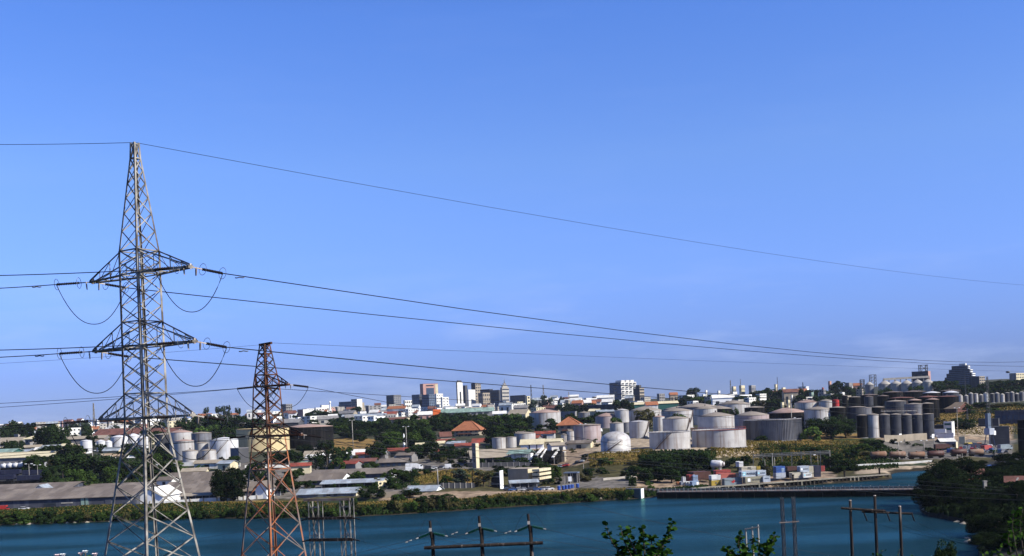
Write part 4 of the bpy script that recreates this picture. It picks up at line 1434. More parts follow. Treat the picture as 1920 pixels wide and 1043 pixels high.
# twin lattice column frame, middle left
DH = 130.0
hz = lambda row, px=625: P(px, row, DH).z
cH = P(625, 1043, DH)
gH = gz(cH.x, DH)
hf = thing('gantry_frame', (cH.x, DH, gH), math.radians(-14), label='twin-column lattice gantry with three dark cross beams beside the creek', cat='gantry', px=625, py=990, lm='twin-column gantry')
kH = DH / F
for s, w in ((-32, 19), (31, 19)):
    x0 = s * kH
    hwid = w * kH / 2
    z1 = hz(936) - gH
    for cx_, cy_ in ((-1, -1), (1, -1), (1, 1), (-1, 1)):
        bar_on('column_leg', hf, M['galv'], (x0 + cx_ * hwid, cy_ * hwid, -0.5), (x0 + cx_ * hwid, cy_ * hwid, z1), 0.125, (0, -cy_, 0) if cx_ * cy_ > 0 else (-cx_, 0, 0))
    zl = list(np.linspace(-0.5, z1, 6))
    for i in range(5):
        for (a, b) in (((-1, -1), (1, -1)), ((1, 1), (-1, 1))):
            p_, q_ = (a, b) if i % 2 else (b, a)
            bar('brace', hf, M['galv'], (x0 + p_[0] * hwid, p_[1] * hwid, zl[i]), (x0 + q_[0] * hwid, q_[1] * hwid, zl[i + 1]), 0.065)
        for (a, b) in (((-1, -1), (-1, 1)), ((1, -1), (1, 1))):
            p_, q_ = (a, b) if i % 2 else (b, a)
            bar('brace', hf, M['steel'], (x0 + p_[0] * hwid, p_[1] * hwid, zl[i]), (x0 + q_[0] * hwid, q_[1] * hwid, zl[i + 1]), 0.05)
        for yy in (-1, 1):
            bar('tie', hf, M['steel'], (x0 - hwid, yy * hwid, zl[i + 1] - 0.9), (x0 + hwid, yy * hwid, zl[i + 1] - 0.9), 0.09)
for row, l, r, w in ((936, -51, 42, 0.28), (971, -43, 46, 0.3), (1011, -43, 44, 0.34)):
    z = hz(row) - gH
    bar('cross_beam', hf, M['wood'] if row > 940 else M['rim'], (l * kH, -0.55, z), (r * kH, -0.55, z), w, kind='box')
    for x, sg in ((l, -1), (r, 1)):
        if row > 940:
            a = Vector((x * kH, -0.55, z))
            bar('insulator_string', hf, M['insul'], a, a + Vector((sg * 0.9, 0, -0.18)), 0.16, kind='cyl')
gl4 = 'lines of the twin-column gantry'
for row in (971, 1011):
    for sg in (-1, 1):
        a = to_world(hf, Vector(((-43 if sg < 0 else 45) * kH + sg * 0.9, -0.55, hz(row) - gH - 0.2)))
        wire('conductor', a, P(-300, row + 90, 150) if sg < 0 else P(1500, row + 130, 130), 0.014, f'thin line from the {"middle" if row == 971 else "lowest"} beam of the gantry running {"left" if sg < 0 else "right"}', gl4, sag=1.5)
for x in (-60, 75):
    wire('guy_wire', to_world(hf, (x / 2 * kH, 0, hz(975) - gH)), to_world(hf, (x * 1.3 * kH, -1.0, hz(1060) - gH)), 0.012, f'thin guy wire on the {"left" if x < 0 else "right"} side of the twin-column gantry', gl4, sag=0.0, cat='guy wire', n=4)

# pair of thin lattice masts with one cross bar
DM = 195.0
a_, b_ = P(1466, 933, DM), P(1487, 933, DM)
gm = gz(a_.x, DM)
lmst = thing('lattice_mast', (a_.x, DM, gm), math.radians(12), label='pair of slim dark lattice masts with a short cross bar, rising from the water side', cat='mast', px=1480, py=990, lm='slim twin masts')
km = DM / F
for x0 in (0, 23 * km):
    zt = a_.z - gm
    hwm = 2.2 * km
    cc = [(-1, -1), (1, -1), (1, 1), (-1, 1)]
    for c in cc:
        bar('mast_leg', lmst, M['steel'], (x0 + c[0] * hwm, c[1] * hwm, -0.4), (x0 + c[0] * hwm, c[1] * hwm, zt), 0.1)
    nz_ = 18
    for i in range(nz_):
        z0, z1 = lerp(-0.4, zt, i / nz_), lerp(-0.4, zt, (i + 1) / nz_)
        for q in range(4):
            a, b = cc[q], cc[(q + 1) % 4]
            if i % 2:
                a, b = b, a
            bar('lacing', lmst, M['steel'], (x0 + a[0] * hwm, a[1] * hwm, z0), (x0 + b[0] * hwm, b[1] * hwm, z1), 0.06)
bar('cross_bar', lmst, M['rim'], (-9 * km, -0.3, P(1470, 979.5, DM).z - gm), (31 * km, -0.3, P(1470, 979.5, DM).z - gm), 0.16, kind='box')
for x in (-7, 5, 18, 29):
    bar('pin', lmst, M['steel'], (x * km, -0.3, P(1470, 979.5, DM).z - gm), (x * km, -0.3, P(1470, 976, DM).z - gm), 0.1, kind='cyl')

# three whitish posts behind the leaves
DW = 196.0
w0 = P(1398, 991, DW)
gw_ = gz(w0.x, DW)
wp = thing('post_frame', (w0.x, DW, gw_), label='three pale posts joined by one short rail behind leafy shoots', cat='post frame', px=1410, py=1010, lm='three pale posts')
for i, (x, y) in enumerate(((1398, 991), (1410, 988), (1421, 984))):
    p = P(x, y, DW) - Vector(wp.location)
    bar('post', wp, M['concrete'], (p.x + 0.1, p.y, -0.5), p, 0.3, kind='cyl')
bar('rail', wp, M['steel'], P(1396, 992.5, DW - 0.3) - Vector(wp.location), P(1424, 988, DW - 0.3) - Vector(wp.location), 0.2, kind='box')
# ------------------------------------------------------------------ causeway, quay, low walls
def along(pts, step):
    out = []
    for a, b in zip(pts, pts[1:]):
        a, b = Vector(a), Vector(b)
        n = max(1, int((b - a).length / step))
        out += [(a.lerp(b, i / n), (b - a).normalized()) for i in range(n)]
    return out

def seg_box(mb, a, b, w, z0, z1, off=0.0):
    a, b = Vector(a), Vector(b)
    d = (b - a)
    yaw = math.atan2(d.y, d.x)
    n = Vector((-math.sin(yaw), math.cos(yaw), 0)) * off
    c = (a + b) / 2 + n
    mb.box((c.x, c.y, (z0 + z1) / 2), (d.length, w, z1 - z0), yaw)

A, B = P(1232, 934, 411), P(1745, 929, 374)
A.z = B.z = 0
org = (A + B) / 2
cw = thing('causeway', org, math.atan2((B - A).y, (B - A).x), label='long low dark causeway across the creek with a railing of short posts', cat='causeway', px=1450, py=924, lm='dark causeway')
Lc = (B - A).length
build('retaining_wall', MB().box((0, 3.0, -0.6), (Lc, 6.0, 5.0)), M['darkstone'], cw)
ubox('deck', cw, M['rim'], (0, 3.0, 2.1), (Lc, 6.6, 0.35))
ubox('fascia_beam', cw, M['darkstone'], (0, -0.4, 1.75), (Lc, 0.3, 0.5))
nb = 60
for i in range(nb):
    x = -Lc / 2 + Lc * (i + 0.5) / nb
    ubox('railing_post', cw, M['concrete'], (x, -0.15, 2.8), (0.22, 0.22, 1.1))
    if i % 3 == 1:
        ubox('buttress', cw, M['darkstone'], (x, -0.35, 0.0), (0.7, 0.9, 3.4))
    if i % 2:
        ubox('back_post', cw, M['concrete'], (x, 6.1, 2.8), (0.22, 0.22, 1.1))
for z in (2.75, 3.25):
    ubox('rail', cw, M['rim'], (0, -0.15, z), (Lc, 0.09, 0.1))
ubox('pipe', cw, M['steel'], (0, 5.2, 2.75), (Lc, 0.5, 0.5))

qpts = [P(1300, 921, 424), P(1333, 919, 428), P(1440, 909, 435), P(1550, 900, 445), P(1668, 890, 456)]
for p in qpts:
    p.z = 0
org = qpts[2].copy()
qy = thing('quay_wall', org, label='quay wall of the container yard with upright dark fender timbers', cat='quay', px=1560, py=903, lm='timbered quay wall')
wb, cb_ = MB(), MB()
rel = [p - org for p in qpts]
for a, b in zip(rel, rel[1:]):
    seg_box(wb, a, b, 1.2, -3, 1.7, 1.2)
    seg_box(cb_, a, b, 1.9, 1.7, 2.1, 1.1)
build('wall', wb, M['darkstone'], qy)
build('coping', cb_, M['deck'], qy)
for p, d in along(rel, 1.9):
    ubox('fender_timber', qy, M['deck'] if TRNG.random() < 0.3 else M['wood'], (p.x, p.y + 0.25, 0.7), (0.45, 0.4, 2.2), math.atan2(d.y, d.x))
for px_, D_ in ((1489, 439.5), (1586, 449), (1652, 455)):
    p = P(px_, 900, D_)
    t = thing('mooring_post', (p.x, p.y + 1.6, 2.1), label=f'dark mooring post on the quay edge {"near the white containers" if px_ < 1500 else "below the dark bushes" if px_ < 1600 else "at the far end of the quay"}', cat='bollard', group='mooring posts on the quay')
    bar('shaft', t, M['wood'], (0, 0, -0.2), (0, 0, 2.2), 0.7, kind='cyl')
    bar('head', t, M['wood'], (0, 0, 2.1), (0, 0, 2.5), 1.0, kind='cyl')

# block at the left end of the causeway
p = P(1190, 926, 414)
cul = thing('concrete_block', (p.x, p.y, 0), math.radians(-32), label='low dark concrete block with a bright white end standing at the water edge', cat='concrete block', px=1192, py=924, lm='white-ended concrete block')
build('body', MB().box((0, 0, 1.2), (6.2, 2.4, 5.0)), M['bluewall'], cul)
ubox('end_face', cul, M['white'], (3.15, 0, 1.45), (0.25, 2.42, 4.6))

def low_wall(name, p0, p1, h, m, label, cat, posts=0, pm='white', t=0.35, lm=None, dz=0.0):
    """p0, p1: (px, distance); follows the ground"""
    pts = []
    n = 10
    for i in range(n + 1):
        px, D = lerp(p0[0], p1[0], i / n), lerp(p0[1], p1[1], i / n)
        X = (px - 960) * D / F
        pts.append(Vector((X, D, gz(X, D) + dz)))
    o = pts[n // 2].copy()
    row = HROW - (pts[5].x * F / pts[5].y * ST + (pts[5].z - CAMZ) * F / pts[5].y * CT)
    r = thing(name, o, label=label, cat=cat, px=(p0[0] + p1[0]) / 2, py=row, lm=lm)
    mb = MB()
    for a, b in zip(pts, pts[1:]):
        a, b = a - o, b - o
        d = (b - a).normalized()
        nn = Vector((-d.y, d.x, 0)).normalized() * t / 2
        vs = [a - nn, b - nn, b + nn, a + nn]
        mb.add([(v.x, v.y, v.z - 1.0) for v in vs] + [(v.x, v.y, v.z + h) for v in vs], [(3, 2, 1, 0), (4, 5, 6, 7), (0, 1, 5, 4), (1, 2, 6, 5), (2, 3, 7, 6), (3, 0, 4, 7)])
    build('wall_face', mb, M[m], r)
    for i in range(posts):
        q = (i + 0.5) / posts
        a = pts[0].lerp(pts[-1], q) - o
        ubox('post', r, M[pm], (a.x, a.y - 0.1, a.z + h / 2), (0.4, 0.5, h + 0.3))
    return r
low_wall('boundary_wall', (262, 437), (488, 440), 1.5, 'white', 'low white wall along the shore between the long shed and the big tree', 'wall', posts=9, pm='beige', lm='low white shore wall')
low_wall('boundary_wall', (288, 604), (447, 600), 2.0, 'white', 'white wall in front of the cluster of silver tanks on the left', 'wall', lm='white tank-yard wall')
low_wall('boundary_wall', (455, 590), (540, 596), 1.6, 'white', 'short white wall behind the rusty tower', 'wall')
low_wall('boundary_wall', (820, 462), (884, 462), 2.2, 'dkgrey', 'low grey wall with white posts below the embankment', 'wall', posts=6, pm='concrete', t=0.3, lm='white-posted wall')
low_wall('retaining_wall', (1600, 522), (1745, 526), 1.0, 'white', 'long thin white wall along the tracks above the creek', 'wall', lm='thin white trackside wall')
low_wall('retaining_wall', (1655, 640), (1735, 655), 4.0, 'beige', 'pale concrete bank below the dark silos', 'wall')
low_wall('retaining_wall', (700, 424), (745, 424), 2.4, 'beige', 'beige retaining wall above the shore shrubs', 'wall')
low_wall('fence', (1190, 424), (1305, 424), 1.5, 'rim', 'dark fence along the shore left of the containers', 'fence', posts=14, pm='steel', t=0.12)
low_wall('boundary_wall', (1122, 556), (1215, 560), 0.5, 'concrete', 'low pale kerb around the foot of the domed tank', 'kerb')
low_wall('embankment_wall', (895, 545), (1010, 545), 2.2, 'dkgrey', 'dark fence below the open canopy', 'fence', posts=10, pm='grey')
low_wall('boundary_wall', (1125, 470), (1210, 486), 0.9, 'concrete', 'pale kerb wall at the top of the ramp', 'kerb')

# ------------------------------------------------------------------ sheds and buildings on the near shore
gable('warehouse', 'warehouse', -140, 259, 937.5, 917, 36, D=441, yaw=-2.5, gw='bluewall', vents=0, label='very long blue-grey warehouse with a weathered cement roof at the water, far left', lm='very long warehouse',
      doors=[('door', 'glass', 0.56, 0.615, 0.0, 0.62), ('loading_door', 'concrete', 0.64, 0.695, 0.5, 0.62), ('pale_panel', 'greentin', 0.735, 0.77, 0.3, 0.98), ('downpipe', 'black', 0.752, 0.757, 0, 1.0),
             ('door', 'bluewall', 0.85, 0.88, 0.0, 0.8), ('plinth', 'grey', 0.0, 1.0, -0.2, 0.12)])
gable('shed', 'shed', -60, 132, 919, 908, 24, D=492, yaw=-2, label='long low shed with cement roof behind the long warehouse', lm='low shed behind the warehouse')
gable('shed', 'shed', 150, 262, 916, 907, 22, D=496, yaw=-2, label='grey-roofed shed between the wooded hill and the long warehouse', lm='grey-roofed shed by the wooded hill')
gable('shed', 'shed', 64, 84, 918, 910, 8, D=476, along='y', gw='purewhite', roof='tin', label='small white gabled hut peeping over the roof of the long warehouse', lm='small white gabled hut')
gable('shed', 'shed', 260, 306, 930, 915, 16, D=442, yaw=-8, along='y', gw='purewhite', roof='white', label='bright white gabled shed at the right end of the long warehouse', lm='bright white gabled shed')
gable('warehouse', 'warehouse', 292, 440, 924, 903, 30, D=462, yaw=-6, label='cement-roofed warehouse behind the white gabled shed', lm='cement-roofed warehouse', doors=[('door', 'glass', 0.4, 0.5, 0, 0.7)])
gable('warehouse', 'warehouse', 300, 420, 904, 886, 22, D=520, yaw=-10, label='upper cement-roofed shed below the white tank-yard wall', gw='bluegrey', lm='upper cement-roofed shed')
gable('canopy', 'canopy', 338, 394, 930, 925, 9, D=440, yaw=-5, roof='beige', wall='glass', open_front=5, label='small open canopy with pale roof and blue goods beneath', lm='small open canopy')
gable('shed', 'shed', 452, 524, 919, 903, 14, D=448, yaw=12, gw='purewhite', label='small grey-roofed shed with white gables right of the big shore tree', lm='small white-gabled shed')
gable('shed', 'shed', 478, 500, 914, 903, 7, D=440, along='y', gw='purewhite', roof='asbestos', yaw=-14, label='little white-fronted hut under the rusty tower', lm='little white hut')
gable('shed', 'shed', 563, 640, 901, 888, 18, D=498, yaw=-8, gw='purewhite', label='grey-roofed shed with white gable end behind the gantry', lm='white-ended grey shed')
gable('shed', 'shed', 578, 728, 890, 880, 18, D=522, yaw=-8, gw='purewhite', label='longer grey-roofed shed with white gable end, rear one of the pair', lm='longer grey shed')
gable('shed', 'shed', 602, 716, 906, 899, 12, D=478, yaw=-3, roof='tin', wall='dkgrey', gw='cream', open_front=8, label='open-sided shed with pale blue-grey tin roof', lm='open-sided tin-roofed shed')
gable('house', 'house', 557, 668, 926, 916, 11, D=436, yaw=-6, roof='tin', wall='grey', gw='cream', label='low house with pale tin roof above the shore shrubs', lm='low tin-roofed house', doors=[('door', 'cream', 0.35, 0.44, 0, 0.9), ('window', 'glass', 0.5, 0.56, 0.4, 0.8), ('window', 'glass', 0.62, 0.68, 0.4, 0.8)])
block('ruin', 'house', 703, 709, 722, 904, D=468, wall='cream', roof='cream', rows=2, cl=1, cr=2, label='small cream two-storey house at the end of the open-sided shed', lm='small cream house')
gable('house', 'house', 760, 816, 921, 911, 9, D=441, yaw=-16, roof='tin', wall='grey', gw='purewhite', label='low house with pale blue tin roof and white gable beside the shore', lm='blue-roofed shore house', doors=[('window', 'glass', 0.2, 0.3, 0.3, 0.8), ('door', 'glass', 0.6, 0.68, 0, 0.8)])
gable('house', 'house', 645, 690, 853, 843, 14, D=655, yaw=-6, roof='white', wall='white', label='white-roofed shed on the grassy knoll', lm='white-roofed shed')
gable('house', 'house', 655, 702, 866, 860, 12, D=590, yaw=-4, roof='brownroof', wall='dkgrey', label='long dark building with thin brown roof', lm='thin brown-roofed building', doors=[('window', 'glassb', 0.1 + 0.2 * i, 0.2 + 0.2 * i, 0.3, 0.8) for i in range(4)])
gable('house', 'house', 710, 762, 867, 860, 12, D=585, yaw=-4, roof='asbestos', wall='dkgrey', label='long dark building with grey verandah roof', lm='grey verandah building', doors=[('window', 'glassb', 0.1 + 0.2 * i, 0.2 + 0.2 * i, 0.3, 0.8) for i in range(4)])
gable('shed', 'shed', 565, 598, 861, 846, 16, D=640, yaw=-8, wall='purewhite', roof='beige', label='white-walled shed below the black tank', lm='white-walled shed')
gable('shed', 'shed', 552, 578, 872, 866, 9, D=600, yaw=-8, wall='glass', roof='greentin', label='small green-roofed lean-to below the black tank', lm='small green lean-to')
gable('house', 'house', 800, 848, 835, 824, 22, D=750, yaw=-5, roof='redroof', wall='beige', label='low red-roofed building left of the orange villa', lm='low red-roofed building', doors=[('window', 'glass', 0.2, 0.3, 0.3, 0.7), ('window', 'glass', 0.6, 0.7, 0.3, 0.7)])
gable('house', 'house', 884, 926, 836, 822, 24, D=735, yaw=-4, roof='redroof', wall='orange', label='orange-walled building with red tin roof beside the twin small tanks', lm='red tin-roofed building')
gable('house', 'house', 768, 800, 818, 811, 9, D=800, yaw=-10, roof='brownroof', wall='beige', label='small brown-roofed house among trees left of the orange villa', lm='small brown-roofed house')
gable('house', 'house', 826, 846, 818, 810, 8, D=800, yaw=10, roof='brownroof', wall='beige', label='small house with brown roof and square chimney beside the orange villa')
gable('canopy', 'canopy', 884, 990, 857, 842, 20, D=566, yaw=6, roof='beige', wall='glass', open_front=9, label='wide open canopy with pale sagging roof beside the concrete tower', lm='wide open canopy')
gable('canopy', 'canopy', 952, 990, 851, 844, 10, D=556, yaw=-18, roof='greentin', wall='purewhite', open_front=4, label='pale green roof over the right part of the open canopy', lm='pale green roof')
gable('shed', 'shed', 976, 1018, 833, 824, 10, D=650, yaw=-8, roof='cream', wall='purewhite', label='small white open shed with cream roof in front of the low silver tanks', lm='cream-roofed white shed', doors=[('opening', 'glass', 0.36, 0.42, 0, 0.9), ('opening', 'glass', 0.7, 0.74, 0, 0.9)])
gable('shed', 'shed', 982, 1025, 864, 846, 12, D=560, yaw=-24, roof='black', wall='black', label='black-roofed shed left of the white pipe ramps', lm='black-roofed shed')
gable('shed', 'shed', 1022, 1044, 862, 846, 12, D=558, yaw=-24, roof='black', wall='black', label='narrow black-roofed shed between white pipe ramps')
for i, (x0, y0, x1, y1) in enumerate(((1005, 854, 1018, 840), (1014, 858, 1024, 842), (1036, 858, 1047, 844))):
    a, b = P(x0, y0, 552), P(x1, y1, 566)
    t = thing('conveyor_ramp', a, label=f'{("first", "second", "third")[i]} sloping white ramp by the black-roofed sheds', cat='ramp', group='sloping white ramps')
    bar('ramp_bed', t, M['white'], (0, 0, 0), b - a, (1.6, 0.7, 1.2)[i], 0.4, kind='box')
    for f in (0.25, 0.7):
        q = (b - a) * f
        ubox('support', t, M['grey'], (q.x, q.y, q.z - 2.2), (0.35, 0.35, 4.2))
block('building', 'building', 1040, 1058, 1062, 848, D=562, wall='beige', roof='white', th=20, label='plain beige block with white parapet right of the ramps', lm='plain beige block')

# concrete tower
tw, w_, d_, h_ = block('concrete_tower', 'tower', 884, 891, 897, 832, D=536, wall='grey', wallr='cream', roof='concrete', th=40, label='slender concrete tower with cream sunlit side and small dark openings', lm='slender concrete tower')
for f in (0.3, 0.55):
    ubox('opening', tw, M['glass'], (0.2, -d_ / 2 - 0.05, h_ * f), (0.9, 0.2, 1.6))

# office group on the shore
block('office', 'building', 952, 989, 1011, 880, D=462, wall='beige', wallr='cream', roof='beige', th=28, label='plain beige building with striped cream balconies on its right side', lm='beige building with balconies', bands=None)
of = [o for o in bpy.data.objects if o.name.startswith('office')][0]
for f in (0.5, 0.72, 0.93):
    h = P(989, 880, 462).z - of.location.z
    ubox('balcony', of, M['cream'], (8.6, 0.2, h * f), (3.4, 11.2, 1.0))
    ubox('painted_balcony_shade', of, M['glass'], (8.2, 0.2, h * f - 1.0), (2.2, 10.8, 0.7))  # dark strip standing in for the shade under each balcony
block('pillar', 'pillar', 936, 937, 943, 884, D=456, wall='purewhite', roof='purewhite', th=20, label='tall bright white pillar left of the beige building', lm='bright white pillar')
block('building', 'building', 920, 937, 938, 887, D=470, wall='glass', roof='grey', dm=8, label='dark open-framed building left of the white pillar', lm='dark open-framed building', bands=(2, 'concrete', 0.3, 0.18))
gable('canopy', 'canopy', 958, 1008, 905, 900, 6, D=446, yaw=6, roof='tin', wall='glass', open_front=4, label='curved pale canopy over parked cars before the beige building', lm='pale car canopy')
# gate
gp = P(1072, 900, 470)
gt = thing('gatehouse', (gp.x, 470, gz(gp.x, 470)), math.radians(-15), label='dark flat-roofed gatehouse on posts beside the ramp', cat='gatehouse', px=1072, py=897, lm='flat-roofed gatehouse')
ubox('roof', gt, M['bluegrey'], (0, 0, 4.6), (6.2, 4.4, 0.45))
for x in (-2.8, 0.0, 2.8):
    for y in (-1.9, 1.9):
        ubox('post', gt, M['concrete'], (x, y, 2.2), (0.32, 0.32, 4.8))
ubox('back_wall', gt, M['glass'], (0.4, 2.05, 2.3), (5.0, 0.2, 4.4))
sp = P(1069, 905, 452)
sg = thing('sign_board', (sp.x, 452, gz(sp.x, 452)), label='small white sign board on a post before the gatehouse', cat='sign', px=1069, py=900)
ubox('board', sg, M['purewhite'], (0, 0, 3.6), (1.4, 0.12, 2.0))
bar('post', sg, M['concrete'], (0, 0.1, -0.3), (0, 0.1, 4.2), 0.2, kind='cyl')
for i, (x, y) in enumerate(((1048, 911), (1056, 911), (1062, 909), (1068, 911), (1073, 910), (1083, 910))):
    D_ = 440 + i * 1.5
    q = P(x, y, D_)
    t = thing('barrel', (q.x, D_, gz(q.x, D_)), base='blue barrel', cat='barrel', group='blue barrels by the gate', px=x, py=y)
    build('body', MB().lathe([(0, 0), (0.62, 0), (0.68, 0.5), (0.62, 0.55), (0.68, 1.1), (0.62, 1.7), (0, 1.7)], 14), M['blue'], t)
    bar('lid', t, M['c_lblue'], (0, 0, 1.7), (0, 0, 1.8), 1.1, kind='cyl')

# ------------------------------------------------------------------ villa with the orange hip roof
def hip_house(px0, px1, eave, ridge, D, dm, yaw, wall, roofm, label, lm, ridge_len=0.25, windows=5, floors=2, cat='house', base_floor=True):
    pxc = (px0 + px1) / 2
    yw = math.radians(yaw)
    w = (px1 - px0) * D / F / math.cos(yw)
    c = P(pxc, eave, D + dm / 2)
    zb = gz(c.x, D + dm / 2) - 0.5
    h = P(pxc, eave, D).z - zb
    hr = P(pxc, ridge, D + dm / 2).z - zb
    r = thing('villa', (c.x, D + dm / 2, zb), yw, label=label, cat=cat, px=pxc, py=(eave + ridge) / 2, lm=lm)
    build('wall', MB().box((0, 0, h / 2 - 0.5), (w * 0.9, dm * 0.9, h + 1)), M[wall], r)
    o = 0.55
    wx, wy = w / 2 + o, dm / 2 + o
    rx = w * ridge_len / 2
    v = [(-wx, -wy, h), (wx, -wy, h), (wx, wy, h), (-wx, wy, h), (-rx, 0, hr), (rx, 0, hr), (-wx, -wy, h - 0.25), (wx, -wy, h - 0.25), (wx, wy, h - 0.25), (-wx, wy, h - 0.25)]
    rf = build('roof', MB().add(v, [(0, 1, 5, 4), (1, 2, 5), (2, 3, 4, 5), (3, 0, 4), (6, 7, 1, 0), (7, 8, 2, 1), (8, 9, 3, 2), (9, 6, 0, 3), (9, 8, 7, 6)]), M[roofm], r)
    for s in (-1, 1):
        for t in (-1, 1):
            bar('hip_tile', rf, M[roofm], (s * wx, t * wy, h + 0.05), (s * rx, 0, hr + 0.05), 0.45, kind='box')
    bar('ridge_tile', rf, M[roofm], (-rx, 0, hr + 0.1), (rx, 0, hr + 0.1), 0.5, kind='box')
    fh = h / floors
    for fl in range(floors):
        for k in range(windows):
            x = (-0.5 + (k + 0.5) / windows) * w * 0.86
            wn_ = ubox('window', r, M['glass'], (x, -dm * 0.45 - 0.03, fh * (fl + 0.55)), (w / windows * 0.4, 0.12, fh * 0.42))
            ubox('sill', r, M['concrete'], (x, -dm * 0.45 - 0.12, fh * (fl + 0.55) - fh * 0.24), (w / windows * 0.5, 0.3, 0.16))
            if fl < floors - 1 and k % 2 == 0:
                ubox('door', r, M['glass'], (x + w * 0.09, -dm * 0.45 - 0.05, fh * 0.4), (w / windows * 0.34, 0.12, fh * 0.75))
    ubox('balcony', r, M[wall], (w * 0.33, -dm * 0.5, fh * 0.98), (w * 0.26, dm * 0.16, 0.9))
    ubox('floor_band', r, M['terracotta'], (0, -dm * 0.47, fh * 0.96), (w * 0.6, dm * 0.12, 0.5))
    return r
hip_house(853, 905, 807, 790, 826, 17, -12, 'beige', 'terracotta', 'two-storey beige villa with a hipped orange tile roof among trees', 'orange-roofed villa')
hip_house(1046, 1090, 797, 782, 770, 15, -8, 'beige', 'terracotta', 'house with a plain orange pyramid roof below the big pinkish tanks', 'orange pyramid roof', ridge_len=0.04, windows=3)
hip_house(56, 75, 823, 818, 850, 14, -20, 'grey', 'cream', 'grey house with a cream hipped roof below the skyline on the left', 'cream-roofed grey house', windows=2)

# ------------------------------------------------------------------ left middle ground
gable('shed', 'shed', -30, 98, 858, 848, 18, D=640, yaw=-6, roof='cream', wall='grey', gw='grey', label='long shed with sunlit cream roof at the left edge', lm='long cream-roofed shed', doors=[('door', 'purewhite', 0.9, 0.95, 0, 0.9), ('window', 'glass', 0.5, 0.8, 0.3, 0.7)])
gable('shed', 'shed', -40, 24, 849, 843, 14, D=690, yaw=-6, roof='greentin', wall='greenpaint', label='green-roofed shed behind the long cream-roofed shed', lm='green-roofed shed')
gable('shed', 'shed', 26, 50, 848, 844, 12, D=700, yaw=-4, roof='tin', wall='grey', label='low pale-roofed shed behind the long cream-roofed shed')
gable('shed', 'shed', 92, 112, 850, 845, 8, D=690, yaw=-8, roof='redroof', wall='dkgrey', label='small red-roofed shed right of the long cream-roofed shed', lm='small red-roofed shed')
gable('house', 'house', -10, 36, 832, 821, 20, D=900, yaw=-6, roof='beige', wall='grey', label='wide beige-roofed house at the left edge', lm='wide beige-roofed house')
block('house', 'house', 50, 56, 76, 830, D=845, wall='grey', roof='beige', label='small grey block under the cream-roofed house')
gable('hall', 'hall', 172, 262, 815, 804, 24, D=880, yaw=-8, roof='brownroof', wall='dkgrey', gw='grey', label='long hall with a red-brown tile roof left of the grey tower', lm='long red-brown hall')
gable('hall', 'hall', 268, 330, 812, 803, 20, D=900, yaw=-8, roof='brownroof', wall='grey', label='red-brown roofed hall seen through the grey tower', lm='second red-brown hall')
gable('shed', 'shed', 118, 196, 823, 818, 14, D=830, yaw=-4, roof='beige', wall='grey', label='thin pale-roofed shed in front of the long red-brown hall', lm='thin pale-roofed shed')
tank('storage_tank', 151, 172, 827, M['aluw'], D=730, roof='cone', apex=825, roofm=M['aluw'], label='short white tank standing alone among trees, left', lm='lone white tank', skirt=M['aluw'])
tank('storage_tank', 181, 197, 828, M['aluw'], D=740, apex=825, roofm=M['aluw'], label='small white tank behind a dark shrub right of the lone white tank', lm='small white tank')
tank('storage_tank', 197, 210, 829, M['aluw'], D=742, apex=826, roofm=M['aluw'], label='smallest of the white tanks on the left')
tank('storage_tank', 208, 239, 820, M['aluw'], D=760, apex=816, roofm=M['aluw'], label='broad white tank left of the grey tower', lm='broad white tank', stair=(-160, -60))
tank('storage_tank', 238, 262, 818, M['aluw'], D=770, apex=813, roofm=M['aluw'], label='white tank seen between the legs of the grey tower')
tank('storage_tank', 258, 280, 822, M['aluw'], D=750, apex=817, roofm=M['aluw'], label='white tank at the right leg of the grey tower')
block('house', 'house', 139, 154, 158, 849, D=690, wall='beige', roof='cream', rows=1, cl=2, label='small beige hut under the lone white tank', lm='small beige hut', ws=(0.4, 0.4))
gable('shed', 'shed', 193, 222, 845, 839, 8, D=715, yaw=-3, roof='tin', wall='cream', label='small lilac-roofed shed below the white tanks', lm='lilac-roofed shed')
block('house', 'house', 184, 189, 194, 852, D=690, wall='beige', roof='beige', label='tiny beige kiosk below the white tanks')
for i, (a, b, t, c, w) in enumerate(((196, 206, 851, 'tan', 'beige'), (204, 214, 855, 'white', 'white'), (212, 224, 852, 'tan', 'tan'), (216, 228, 858, 'white', 'white'), (240, 252, 855, 'white', 'cream'))):
    gable('kiosk', 'kiosk', a, b, t + 3, t, 4, D=680 - 4 * i, roof=c, wall=w, yaw=(-10, 8, -4, 12, -8)[i], base='small ' + ('tan' if c == 'tan' else 'white') + ' market stall', group='small stalls on the slope')
tank('storage_tank', 290, 327, 815, M['navy'], D=720, apex=812, label='dark slate tank right behind the grey tower', lm='dark slate tank')
tank('storage_tank', 318, 360, 811, M['alu'], D=705, apex=806, roofm=M['tankroofp'], disc=[('disc', -52, 0.35, 2.2, 0)], label='wide silver tank with pink roof and white disc in the left cluster', lm='wide pink-roofed silver tank')
tank('storage_tank', 359, 396, 812.5, M['alud'], D=695, apex=810, disc=[('disc', -72, 0.45, 2.2, 0), ('tankcream', -128, 0.45, 3.6, 3.2)], label='grey tank with a cream panel and a white disc in the left cluster', lm='grey tank with cream panel')
tank('storage_tank', 326, 363, 827, M['alu'], D=655, apex=824, roofm=M['tankroofp'], label='silver tank in the middle of the left cluster', lm='middle silver tank', seams=2)
tank('storage_tank', 342, 371, 846, M['alu'], D=622, apex=843, label='front silver tank of the left cluster, left one of two', lm='left front silver tank', seams=2)
tank('storage_tank', 376, 405, 845, M['alu'], D=622, apex=842, label='front silver tank of the left cluster, right one of two', lm='right front silver tank', stair=(-150, -70))
tank('storage_tank', 366, 390, 831, M['alu'], D=668, apex=829, label='small silver tank half hidden in the left cluster')
